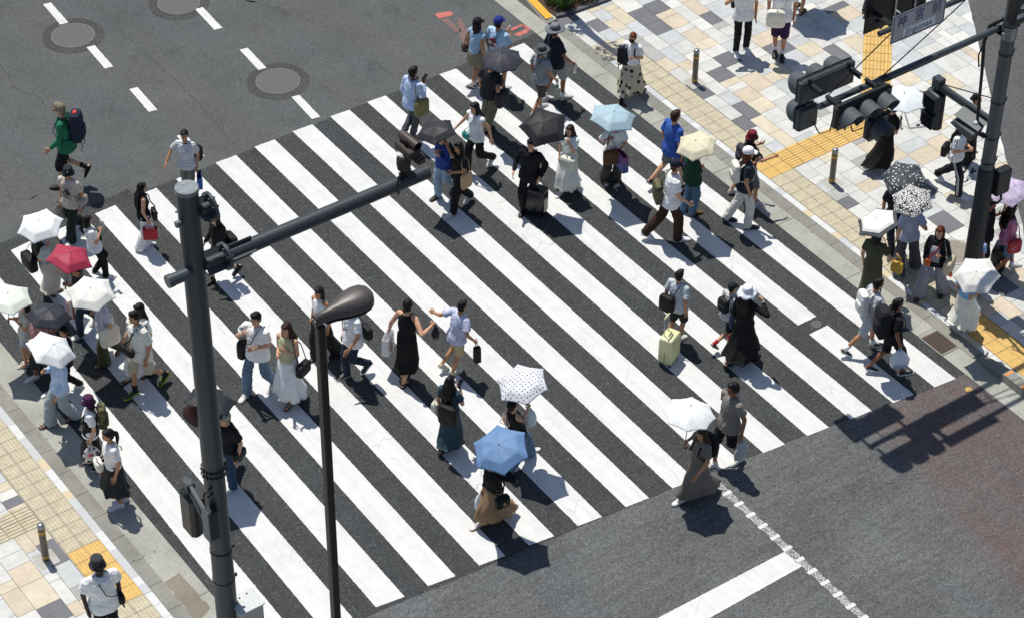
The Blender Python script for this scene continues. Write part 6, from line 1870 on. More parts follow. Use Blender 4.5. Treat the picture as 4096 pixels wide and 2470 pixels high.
        inner = rings[-1]*np.array([.97, .97, 1]) + np.array([0, 0, .02]); rings.append(inner); m.ring_loft(rings, 0)
        if flare > .28:      # cloth blown out behind
            pass
    bm = cloth(bc, bpat); skm = None
    if bk_ in ('pants', 'shorts', 'wide'):
        L = P['bottom'][2]; m = MB(); k_ = L if bk_ != 'shorts' else 1.0
        m.ring_loft(loftrings([(0, 0, hz-.11*s, .150*s*b_, .112*s*b_), (0, 0, hz-.02*s, .163*s*b_, .122*s*b_), (lean[0]*.1, lean[1]*.1, hz+.10*s, .140*s*b_, .108*s*b_)], 18))
        for (hip, kn, an), (ball, ff, fu, ank) in zip(legs, feet):
            if bk_ == 'shorts':
                tot = L*(th+sh)
                e_ = hip+(kn-hip)*min(1, tot/th); m.path([hip+V(0, 0, .03)*s, hip+(e_-hip)*.5, e_], [.088*s*b_, .088*s*b_, .092*s*b_ if tot < th else .082*s], 14)
                if tot > th: m.path([kn+(hip-kn)*.06, kn, kn+(an-kn)*((tot-th)/sh)], [.082*s, .080*s, .078*s], 14)
            else:
                r = (.086, .072, .066, .062) if bk_ == 'pants' else (.096, .096, .105, .118); r = [q*s*(b_ if i == 0 else 1)*(k_ if i else 1) for i, q in enumerate(r)]
                end = an - fu*.035*s + (an-kn)/np.linalg.norm(an-kn)*.012*s
                m.cap(hip, kn, r[0], r[1]); mid = kn+(end-kn)*.55; m.path([kn+(hip-kn)*.08, kn+(end-kn)*.12, mid, end], [r[1], r[1], r[2], r[3]], 16)
        if bpat == 'sidestripe':
            bm = cloth(bc)
            for sx, (hip, kn, an) in zip((-1, 1), legs):
                q_ = MB(); [q_.path([hip+V(sx*.094, o_, .05)*s, (hip+kn)/2+V(sx*.096, o_, 0)*s, kn+V(sx*.092, o_, 0)*s, (kn+an)/2+V(sx*.084, o_, 0)*s, an+V(sx*.082, o_, .0)*s], .0075*s, 6, 0, flat=.6) for o_ in (-.014, .014)]; q_.build('side_stripe', WHT, body)
        bt = m.build({'pants': 'trousers', 'wide': 'wide_trousers', 'shorts': 'shorts'}[bk_], bm, body); queue(bt, .0135, 1, -.017)
    elif bk_ == 'skirt':
        m = MB(); skirt(m, P['bottom'][2], P['bottom'][3], .10, pi); m.build('skirt', bm, body)
    exq = None
    if bk_ == 'dress': exq = MB(); skirt(exq, P['bottom'][2], P['bottom'][3], .06, pi)
    queue(top, .0125, 1, .017, exq)
    if bk_ == 'overall':
        m = MB(); torso(m, -.02, .026, .165, .44, False); [m.cap(V(shc[0]+sx*.07*s, shc[1]+y_*s, hz+.38*s), V(shc[0]+sx*.065*s, shc[1], hz+.505*s), .024*s, .024*s) for sx in (-1, 1) for y_ in (-.09, .10)]
        o_ = m.build('overall_dress', bm, body); e_ = MB(); skirt(e_, P['bottom'][2], P['bottom'][3], .06, pi); queue(o_, .014, 2, .006, e_)
    if P.get('bib'):
        m = MB(); m.path([V(shc[0], lean[1]*.5+.138*s, hz+.06*s), V(shc[0], lean[1]*.6+.150*s, hz+.28*s), V(shc[0], lean[1]*.7+.122*s, hz+.40*s)], [.10*s, .092*s, .07*s], 14, 0, flat=.24, up=(0, 1, 0)); m.build('bib', cloth(P['bib'], 'pinstripe'), body)
    # ---- shoes and socks
    shc_, sol = P['shoes'][0], P['shoes'][1]; skd = P['shoes'][2] if len(P['shoes']) > 2 else 'sneaker'
    for (ball, ff, fu, ank) in feet:
        m = shoe_mesh(skd, s*1.0); M3 = np.stack([V(1, 0, 0), ff, fu], 1); m.v = [v @ M3.T + ball for v in m.v]
        m.build({'sandal': 'sandal', 'boot': 'boot', 'clog': 'clog'}.get(skd, 'shoe'), [plain(shc_, .6, 0, .12, 60), plain(sol, .6, 0, .1, 60)], body, ang=50)
    if P.get('socks'):
        for (hip, kn, an), (ball, ff, fu, ank) in zip(legs, feet):
            m = MB(); m.path([ank-fu*.03*s, ank+(kn-an)*.05, ank+(kn-an)*.24], [.046*s, .043*s, .046*s], 12); m.build('sock', cloth(P['socks']), body)
    # ---- head gear
    if 'hat' in P:
        ht, hcl = P['hat'][0], P['hat'][1]; m = MB(); hm_ = cloth(hcl); o3 = hc+(V(0, -.012, .048) if not P.get('hatup') else V(0, -.044, .080))*hs; w_ = hs
        if ht in ('bucket', 'boonie', 'floppy'):
            br, dz, ch = {'bucket': (.132, -.062, .088), 'boonie': (.190, -.016, .095), 'floppy': (.185, -.055, .10)}[ht]
            n = 36; t = np.arange(n)*2*PI/n; rg = []
            wv = .012*np.sin(3*t+pi) + (.022*np.sin(7*t)+.012*np.sin(11*t+1) if ht == 'floppy' else 0)
            for r, z, k_ in ((br-.004, dz-.006, 1), (br, dz, 1), (br*.82, dz*.6+.002, .6), (.104, .0, 0), (.099, .02, 0), (.094, ch*.75, 0), (.082, ch*.96, 0), (.05, ch*1.03, 0), (.005, ch*1.04, 0)):
                rg.append(np.stack([o3[0]+np.cos(t)*r*w_*.93, o3[1]+np.sin(t)*r*w_*1.04, o3[2]+z*w_+wv*k_*w_], 1))
            rg = [np.stack([o3[0]+np.cos(t)*.09*w_, o3[1]+np.sin(t)*.10*w_, np.full(n, o3[2]-.004*w_)], 1)] + rg
            m.ring_loft(rg, 0); hat = m.build('hat', hm_, body)
            if ht != 'floppy': m = MB(); m.lathe([(.1015*w_, .004*w_), (.1005*w_, .026*w_)], (0, 0, 0), 30, cap=False); m.v = [v*np.array([.94, 1.04, 1])+o3 for v in m.v]; m.build('hat_band', cloth(hcl if ht == 'bucket' else '2c3034'), hat)
            if P['label'].startswith(('man in dark bucket', 'woman in purple')): m = MB(); m.ell(o3+V(-.05, .092, .038)*w_, (.014*w_, .006*w_, .010*w_)); m.build('emblem', WHT, hat)
        else:
            n = 24; t = np.arange(n)*2*PI/n; rg = []
            for r, z in ((.096, -.012), (.100, .0), (.098, .03), (.086, .062), (.058, .086), (.022, .095), (.002, .096)): rg.append(np.stack([o3[0]+np.cos(t)*r*w_*.92, o3[1]+np.sin(t)*r*w_*1.06, np.full(n, o3[2]+z*w_)], 1))
            m.ring_loft(rg, 0); hat = m.build('beanie' if ht == 'beanie' else 'cap', hm_, body)
            if ht != 'beanie':
                m = MB(); rr = []; nn = 12
                for y_, wd_, zz in ((.085, .075, .0), (.12, .078, -.006), (.155, .066, -.016), (.178, .040, -.024), (.182, .02, -.026)):
                    x_ = np.linspace(-1, 1, nn); up_ = np.stack([x_*wd_, y_-.012*x_**2, zz-.02*x_**2], 1); dn = up_[::-1]-np.array([0, 0, .006]); rr.append((np.concatenate([up_, dn]))*w_+o3)
                m.ring_loft(rr, 0); m.build('visor', hm_, hat); m = MB(); m.ell(o3+V(0, 0, .097)*w_, (.008*w_, .008*w_, .005*w_), 0, 8, 5); m.build('button', hm_, hat)
                if ht == 'capg':
                    m = MB(); m.box(o3+V(0, .094, .045)*w_, (.05*w_, .006*w_, .045*w_)); m.build('emblem', plain('4aa23a', .7), hat, False)
                if 'blue cap' in P['label']: m = MB(); m.ell(o3+V(.0, .1, .04)*w_, (.018*w_, .006*w_, .02*w_)); m.build('emblem', WHT, hat)
    if P.get('glasses') == 2:
        m = MB()
        for sx in (-1, 1): t_ = np.linspace(0, 2*PI, 13); m.path([hc+V(sx*.034+math.cos(a)*.024, .097, math.sin(a)*.019)*hs for a in t_], .0028*hs, 5)
        m.path([hc+V(-.01, .099, .005)*hs, hc+V(.01, .099, .005)*hs], .0028*hs, 5); m.build('glasses', plain('cfc3ae', .3, .5), body)
    elif P.get('glasses'):
        m = MB()
        for sx in (-1, 1): m.ell(hc+V(sx*.034, .094, .0)*hs, (.028*hs, .006*hs, .019*hs), 0, 10, 6); m.path([hc+V(sx*.062, .085, .006)*hs, hc+V(sx*.078, .0, .008)*hs], .003*hs, 5)
        m.path([hc+V(-.01, .097, .005)*hs, hc+V(.01, .097, .005)*hs], .003*hs, 5); m.build('glasses', LENSD, body)
    if P.get('mask'): m = MB(); m.ell(hc+V(0, .056, -.052)*hs, (.060*hs, .055*hs, .044*hs), 0, 14, 9); m.build('face_mask', cloth('17181a'), body)
    if P.get('backprint'):
        m = MB(); yb = -.122*s*1.12-.014
        m.lathe([(.0, 0), (.095, 0), (.095, .004), (.0, .004)], (lean[0]*.5, lean[1]*.5+yb, hz+.30*s), 26, 0, axisM((0, -1, .05)), cap=False); m.build('back_print', plain('a02030', .8, 0, .05), body, False)
        m = MB(); m.box((lean[0]*.5, lean[1]*.5+yb-.006, hz+.285*s), (.20, .004, .055)); m.build('print_band', WHT, body, False)
        text_obj('TERIC', .05, plain('1d2f58', .8, 0, .05), body, Matrix.Translation((lean[0]*.5, lean[1]*.5+yb-.009, hz+.285*s)) @ Matrix.Rotation(PI/2, 4, 'X'))
    if P['label'].startswith('man in dark bucket'):
        yb = lean[1]*.5+.118*s*1.12+.014
        for tx, zz in (('OMADE', .37), ('MANTA', .16)): text_obj(tx, .062, plain('191919', .8, 0, .05), body, Matrix.Translation((lean[0]*.5, yb+(.0 if zz > .3 else -.004), hz+zz*s)) @ Matrix.Rotation(PI, 4, 'Z') @ Matrix.Rotation(PI/2, 4, 'X'), 'lettering')
        m = MB(); m.ell((lean[0]*.5, yb-.014, hz+.265*s), (.075, .02, .07)); m.build('print', cloth('2a2a2a', 'print'), body)
    if 'football shirt and striped' in P['label']:
        text_obj('SINGAPO', .055, plain('1c2236', .8, 0, .05), body, Matrix.Translation((lean[0]*.5, lean[1]*.5+.128*s*1.1+.016, hz+.29*s)) @ Matrix.Rotation(PI, 4, 'Z') @ Matrix.Rotation(PI/2, 4, 'X'), 'lettering')
    ITEMS.append(dict(loose=loose, P=P, loc=loc, rz=rz, s=s, hz=hz, lean=lean, shz=shz, shc=shc, sw=sw, arms=arms, hc=hc, hs=hs, nb=nb, root=root, Rm=Rm, feet=feet))

# ------------------------------------------------------------------ what the people carry
def superbox(m, c, d, e=.38, mi=0, nu=24, nv=14): m.ell(c, np.array(d, float)/2*1.02, mi, nu, nv, None, e)
def w_loc(K, q): a = K['Rm'] @ np.array(q[:2]); return (K['root'][0]+a[0], K['root'][1]+a[1], q[2]+K['loc'][2])
for K in ITEMS:
    P, s, hz, lean, shz, arms, hc = K['P'], K['s'], K['hz'], K['lean'], K['shz'], K['arms'], K['hc']
    for it in P.get('items', []):
        kd = it[0]
        def handpos(side, drop=.075):
            S0, el, wr, hold = arms[0 if side == 'L' else 1]; d = (wr-el)/np.linalg.norm(wr-el); return wr + d*drop*s
        if kd == 'backpack':
            _, col, lab, sz, acc = it; h = .46*s*min(sz, 1.3); w = .30*s*min(1.2, .8+.2*sz); dp = .17*s*min(1.25, sz)
            yb = lean[1]*.55 - .115*s*1.05 - dp/2 - .008; zc = hz + .29*s
            if 'side of' in lab: c0 = V(lean[0]*.5+.17*s, lean[1]*.5+.05*s, hz+.17*s)
            else: c0 = V(lean[0]*.55, yb, zc + (.04*s if sz > 1.1 else 0))
            e = empty('backpack', w_loc(K, c0), lab, 'backpack', 'backpacks worn by the people', K['rz']); mt = cloth(col, 'camo' if 'camo' in lab else None)
            m = MB(); superbox(m, (0, 0, 0), (w, dp, h), .42 if 'square' not in lab else .22); o = m.build('pack', mt, e)
            m = MB(); superbox(m, (0, -dp*.42, -h*.14), (w*.72, dp*.5, h*.48), .45); m.build('front_pocket', mt, e)
            m = MB(); superbox(m, (0, 0, h*.46), (w*.86, dp*.9, h*.22), .55); m.build('top_lid', cloth(acc or col) if False else mt, e)
            if acc: m = MB(); superbox(m, (-.02, .0, h*.58), (.10, .07, .05), .6); m.build('red_pouch', cloth(acc), e); m = MB(); [m.path([(x_, -dp*.3, -h*.4), (x_*1.1, -dp*.45, -h*.62), (x_*1.2, -dp*.3, -h*.78)], .008, 5) for x_ in (-.1, .08)]; m.build('loose_strap', BLK, e)
            for sx in (-1, 1):
                sh0 = V(K['shc'][0]+sx*.085*s, K['shc'][1], shz+.050*s)-c0; fr0 = V(lean[0]*.5+sx*.10*s, lean[1]*.5+(.112*K['loose']+.03)*s, hz+.30*s)-c0; lo = V(lean[0]*.3+sx*.158*s, lean[1]*.3+.01, hz+.14*s)-c0
                m = MB(); m.path([(sx*.08*s, dp*.4, h*.34), tuple((V(sx*.085*s, dp*.5, h*.4)+sh0)/2+V(0, 0, .02)), tuple(sh0), tuple((sh0+fr0)/2+V(0, .035, .02)*s), tuple(fr0), tuple((fr0+lo)/2+V(sx*.035, .02, 0)*s), tuple(lo), (sx*w*.42, dp*.3, -h*.32)], .019*s, 7, 0, flat=.4); m.build('strap', mt if 'cream' not in lab else cloth('c9c6bb'), e)
        elif kd in ('bag', 'strap'):
            if kd == 'strap': side, pos, dim, col, lab, sty = 'L', 'front', (.20, .07, .13), it[2], it[1], 'cross'
            else: _, side, pos, dim, col, lab, sty = it
            sx = -1 if side == 'L' else 1; w, d, h = [q*s for q in dim]
            c0 = {'side': V(sx*(.185*s+d/2), .02*s, hz-.02*s), 'hip': V(sx*(.18*s+d/2), -.06*s, hz+.02*s), 'front': V(sx*.10*s, .15*s+d/2, hz+.02*s), 'back': V(sx*.09*s, -.15*s-d/2, hz+.10*s)}.get(pos)
            if pos == 'hand': hp = handpos(side); c0 = hp - V(0, 0, h/2+.13*s)
            elif pos == 'side' and P['bottom'][0] in ('skirt', 'dress'): c0[0] += sx*.04*s
            if kd == 'strap': c0 = V(-.06*s, .165*s, hz+.16*s)
            c0 = c0 + V(lean[0]*.3, lean[1]*.3, 0)*(1 if pos != 'hand' else 0)
            ry_ = K['rz'] + (PI/2 if pos in ('side', 'hip') else 0)
            if kd == 'strap': nm, ct = 'sling_bag', 'bag'
            else: nm, ct = ('phone_pouch', 'pouch') if sty == 'crossred' else (('tote_bag', 'bag') if 'tote' in lab or 'sack' in lab else ('shoulder_bag', 'bag'))
            e = empty(nm, w_loc(K, c0), lab, ct, 'bags carried by the people', K['rz'])
            mt = cloth(col, 'camo' if 'camo' in lab else ('flower' if 'patterned' in lab else None), .6); side_on = pos in ('side', 'hip')
            dd = (d, w, h) if side_on else (w, d, h); m = MB(); superbox(m, (0, 0, 0), dd, .40 if h > .2*s else .5); m.build('bag_body', mt, e)
            if h > .18*s and kd != 'strap': m = MB(); superbox(m, (sx*d*.28 if side_on else 0, 0 if side_on else (d*.28 if pos == 'front' else -d*.28), h*.14), (d*.55, w*.86, h*.5) if side_on else (w*.86, d*.55, h*.5), .5); m.build('flap', mt, e)
            if 'clasp' in lab or 'tassel' in lab or 'badge' in lab: m = MB(); m.ell((sx*d*.56 if side_on else 0, 0 if side_on else d*.56*(1 if pos == 'front' else -1), .0), (.03*s, .03*s, .03*s), 0, 8, 6); m.build('clasp', plain('c2a45a' if 'gold' in lab else 'cfcfd2', .3, .6), e)
            if 'red patch' in lab: m = MB(); superbox(m, (sx*d*.42, .02, -h*.2), (.03, .11*s, .10*s), .7); m.build('patch', cloth('a03322'), e)
            if 'orange charm' in lab: m = MB(); superbox(m, (sx*d*.55, w*.4, -h*.3), (.05, .06, .10), .7); m.build('charm', cloth('d4581c'), e)
            smt = cloth('a8181c') if sty == 'crossred' else (cloth('2a2522') if 'striped woman' in lab or 'blue jeans' in lab else mt)
            if pos == 'hand':
                for o_ in (-.04, .04): m = MB(); m.path([(w*.3, o_*s, h*.42), (w*.2, o_*s*.6, h*.5+.10*s), (0, o_*.2*s, h*.5+.13*s), (-w*.2, o_*s*.6, h*.5+.10*s), (-w*.3, o_*s, h*.42)], .008*s, 6); m.build('handle', mt, e)
            elif sty in ('cross', 'crossred'):
                osx = -sx; fy = (.112*K['loose']*P.get('big', 1)+.050)*s; ft = V(lean[0]*.5, lean[1]*.5+fy, hz+.27*s)-c0; top_ = V(K['shc'][0]+osx*.085*s, K['shc'][1], shz+.064*s)-c0; bkk = V(lean[0]*.5, lean[1]*.5-fy, hz+.27*s)-c0; sdm = V(lean[0]*.2+sx*.150*s, lean[1]*.2, hz+.08*s)-c0
                fr1 = (ft+top_)/2+V(osx*.01, .058, .012)*s; bk1 = (bkk+top_)/2+V(osx*.01, -.058, .012)*s
                a_end = V(0, 0, h*.42); m = MB(); m.path([tuple(a_end), tuple((a_end+ft)/2+V(sx*.035, .05, 0)*s), tuple(ft), tuple(fr1), tuple(top_), tuple(bk1), tuple(bkk), tuple((sdm+bkk)/2+V(sx*.05, -.045, 0)*s), tuple(a_end*.9)], .0135*s, 7, 0, flat=.4); m.build('strap', smt, e)
            else:
                top_ = V(K['shc'][0]+sx*(K['sw']*.72), K['shc'][1]+.0, shz+.062*s)-c0
                for o_ in (-.35, .35):
                    a_end = V(0, o_*w, h*.42) if side_on else V(o_*w, 0, h*.42); side_p = (a_end*.35+top_*.65); side_p = side_p + V(sx*.02*s, (-.06*s if (o_ < 0) == side_on and side_on else (.05*s if side_on else (-.05*s if pos == 'back' else .05*s))), 0)
                    m = MB(); m.path([tuple(a_end), tuple(side_p), tuple(top_+V(0, o_*.05*s, 0))], .011*s, 7, 0, flat=.5); m.build('strap', smt, e)
        elif kd in ('paper', 'plastic'):
            _, side, dim, col, lab, pat = it; w, d, h = [q*s for q in dim]; hp = handpos(side); hb = .10*s if kd == 'paper' else .05*s
            c0 = hp - V(0, 0, h/2+hb); c0[2] = max(c0[2], h/2+.01)
            out_ = (-1 if side == 'L' else 1)*.03*s; c0[0] += out_
            rr = K['rz'] + PI/2 + (.25 if side == 'L' else -.25)
            e = empty('paper_bag' if kd == 'paper' else 'plastic_bag', w_loc(K, c0), lab, 'bag', 'carrier bags held by the people', rr)
            if kd == 'paper':
                mt = cloth(col, pat if pat in ('dots', 'gradient', 'redstripe') else None, .55); m = MB(); hw, hd_ = w/2, d/2
                m.ring_loft([np.array([(-hw, -hd_, -h/2), (hw, -hd_, -h/2), (hw, hd_, -h/2), (-hw, hd_, -h/2)]), np.array([(-hw*1.01, -hd_*.92, 0), (hw*1.01, -hd_*.92, 0), (hw*1.01, hd_*.92, 0), (-hw*1.01, hd_*.92, 0)]), np.array([(-hw, -hd_*.8, h/2), (hw, -hd_*.8, h/2), (hw, hd_*.8, h/2), (-hw, hd_*.8, h/2)]), np.array([(-hw*.94, -hd_*.7, h/2-.004), (hw*.94, -hd_*.7, h/2-.004), (hw*.94, hd_*.7, h/2-.004), (-hw*.94, hd_*.7, h/2-.004)]), np.array([(-hw*.9, -hd_*.6, -h*.3), (hw*.9, -hd_*.6, -h*.3), (hw*.9, hd_*.6, -h*.3), (-hw*.9, hd_*.6, -h*.3)])]); m.build('bag_body', mt, e, False)
                hv = V(*(rot2(K['rz']-rr) @ (hp-c0)[:2]), (hp-c0)[2])
                for y_ in (-1, 1): m = MB(); m.path([(-hw*.4, y_*hd_*.78, h*.46), tuple(hv*.5+V(-hw*.3, y_*.012, h*.25)), tuple(hv+V(0, y_*.008, 0)), tuple(hv*.5+V(hw*.3, y_*.012, h*.25)), (hw*.4, y_*hd_*.78, h*.46)], .0045, 5); m.build('handle', plain('d8d4cc' if pat in ('red', 'g', 'redstripe') else '26262a', .7), e)
                if pat == 'g':
                    for y_ in (-1, 1):
                        Mx_ = Matrix.Translation((0, y_*(hd_*.985+.003), -.02)) @ (Matrix.Rotation(PI, 4, 'Z') if y_ > 0 else Matrix.Identity(4)) @ Matrix.Rotation(PI/2, 4, 'X')
                        text_obj('g', .19*s, plain('8f2030', .7, 0, .03), e, Mx_, 'emblem_letter'); m = MB(); t_ = np.linspace(.3*PI, 1.95*PI, 22); m.path([(math.cos(a)*.095*s, y_*(hd_*.985+.004), -.03+math.sin(a)*.105*s) for a in t_], .0075*s, 5, 0, flat=.4, up=(0, 1, 0)); m.build('emblem_ring', plain('8f2030', .7, 0, .03), e)
                if pat == 'red': m = MB(); [m.box((hw*1.012, 0, h*(-.45+.09*k)), (.003, d*.86, h*.035)) for k in range(11)]; [m.box((-hw*1.012, 0, h*(-.45+.09*k)), (.003, d*.86, h*.035)) for k in range(11)]; m.build('striped_side', WHT, e, False); m = MB(); superbox(m, (0, 0, h*.52), (w*.7, d*.6, h*.16), .8); m.build('tissue', cloth('d98a94'), e)
            else:
                mt = cloth(col, 'blackprint' if pat == 'blackprint' else None, .35); m = MB(); t_ = np.arange(22)*2*PI/22; rg = []; g = np.random.default_rng(int(abs(c0[0])*1000) % 997)
                for u, rx_, ry_ in ((-.5, .55, .5), (-.47, .85, .8), (-.25, 1.0, 1.0), (0, .95, .9), (.25, .72, .62), (.42, .42, .35), (.5, .25, .2)):
                    k_ = 1+.06*np.sin(5*t_+g.uniform(0, 6))+.04*np.sin(9*t_+g.uniform(0, 6)); rg.append(np.stack([np.cos(t_)*w/2*rx_*k_, np.sin(t_)*d/2*ry_*k_*1.4, np.full(22, u*h)], 1))
                m.ring_loft(rg); m.build('bag_body', mt, e)
                hv = V(*(rot2(K['rz']-rr) @ (hp-c0)[:2]), (hp-c0)[2])
                m = MB(); m.path([(-w*.12, 0, h*.47), tuple(hv+V(-.01, 0, .0)), (w*.12, 0, h*.47)], .010*s, 6); m.build('handle', mt, e)
                if pat == 'aigo':
                    for y_ in (-1, 1): text_obj('AIGO', .105*s, plain('1d4f9c', .6, 0, .03), e, Matrix.Translation((0, y_*(d*.72+.006), -h*.30)) @ (Matrix.Rotation(PI, 4, 'Z') if y_ > 0 else Matrix.Identity(4)) @ Matrix.Rotation(PI/2, 4, 'X'), 'lettering')
                if pat == 'blackprint':
                    for y_ in (-1, 1): m = MB(); superbox(m, (.03, y_*d*.62, .02), (.11*s, .05, .03*s), .7); m.build('red_print', cloth('b02a34'), e)
        elif kd in ('phone', 'book', 'fan', 'bottle'):
            side = it[1]; hp = handpos(side, .085); S0, el, wr, hold = arms[0 if side == 'L' else 1]; d = (wr-el)/np.linalg.norm(wr-el)
            if kd == 'phone':
                c0 = hp + V(0, 0, .03)*s; e = empty('phone', w_loc(K, c0), it[2], 'phone', 'phones held by the people', K['rz']); M3 = axisM(V(0, -.55, .83) if d[2] > -.8 else V(.9, .3, .2)); m = MB(); m.bbox((0, 0, 0), (.076, .155, .012), .004, 0, M3); m.build('case', plain('d8d8da' if 'white' in it[2] else ('4a2f22' if 'brown' in it[2] else '15161a'), .4), e, False); m = MB(); m.box(M3 @ V(0, 0, .0065), (.068, .146, .002), 0, M3); m.build('screen', GLASS, e, False)
            elif kd == 'book':
                c0 = hp - V(-.02, -.02, .12)*s; e = empty('magazine', w_loc(K, c0), it[2], 'magazine', None, K['rz']); m = MB(); m.bbox((0, 0, 0), (.016, .21, .29), .004); m.build('cover', cloth(it[3], None, .5), e, False); m = MB(); m.box((0, 0, .0), (.011, .212, .292)); m.build('pages', WHT, e, False)
            elif kd == 'fan':
                c0 = hp + V(0, .0, .0); e = empty('hand_fan', w_loc(K, c0), it[2], 'fan', 'handheld fans', K['rz']); m = MB(); m.tube((0, 0, -.05), (0, .01, .08), .013, .015); m.build('handle', plain(it[3], .4), e); m = MB(); m.lathe([(.0, -.018), (.045, -.016), (.05, 0), (.045, .016), (0, .018)], (0, .015, .125), 20, 0, axisM((-.5, 1, .2)), cap=False); m.build('fan_head', plain('c9c9cc' if it[3] != 'e2e0da' else 'e8e6e0', .4), e); m = MB(); m.lathe([(.0, 0), (.018, 0), (.018, .004), (0, .004)], (-.011, .037, .129), 14, 0, axisM((-.5, 1, .2)), cap=False); m.build('hub', plain('55565a'), e)
            else:
                c0 = hp - V(0, 0, .02); e = empty('bottle', w_loc(K, c0), it[2], 'bottle', 'drink bottles held by the people', K['rz']); t = NT('pet_plastic'); t.base((.75, .8, .8)); t.set(Roughness=.12, Alpha=.55); m = MB(); m.lathe([(.028, -.16), (.031, -.155), (.031, -.06), (.027, -.02), (.030, .0), (.030, .03), (.012, .06), (.012, .075)], n=16); m.build('bottle_body', t.mat, e, ang=50); m = MB(); m.lathe([(.0145, .07), (.0145, .09), (.0, .092)], n=14, cap=False); m.build('cap', plain('4fae3a' if 'green' in it[2] else 'e4e4e4', .5), e)
                if 'label' in it[2] or 'green' in it[2]: m = MB(); m.lathe([(.0318, -.13), (.0318, -.07)], n=16, cap=False); m.build('bottle_label', plain('3f8f45', .5), e)
        elif kd == 'headphones':
            c0 = K['nb'] + V(0, 0, .01)*s; e = empty('headphones', w_loc(K, c0), it[1], 'headphones', None, K['rz']); t_ = np.linspace(-.2*PI, 1.2*PI, 15); m = MB(); m.path([(math.cos(a)*.082*s, -math.sin(a)*.075*s, .015) for a in t_], .010*s, 7); m.build('headband', plain('1f2c4a', .4), e); m = MB(); [m.lathe([(.0, -.014), (.032, -.012), (.034, .0), (.032, .012), (0, .014)], (sx*.055*s, .085*s, -.01), 14, 0, axisM((sx*.6, .6, .2)), cap=False) for sx in (-1, 1)]; m.build('ear_cup', plain('1a2440', .4), e)

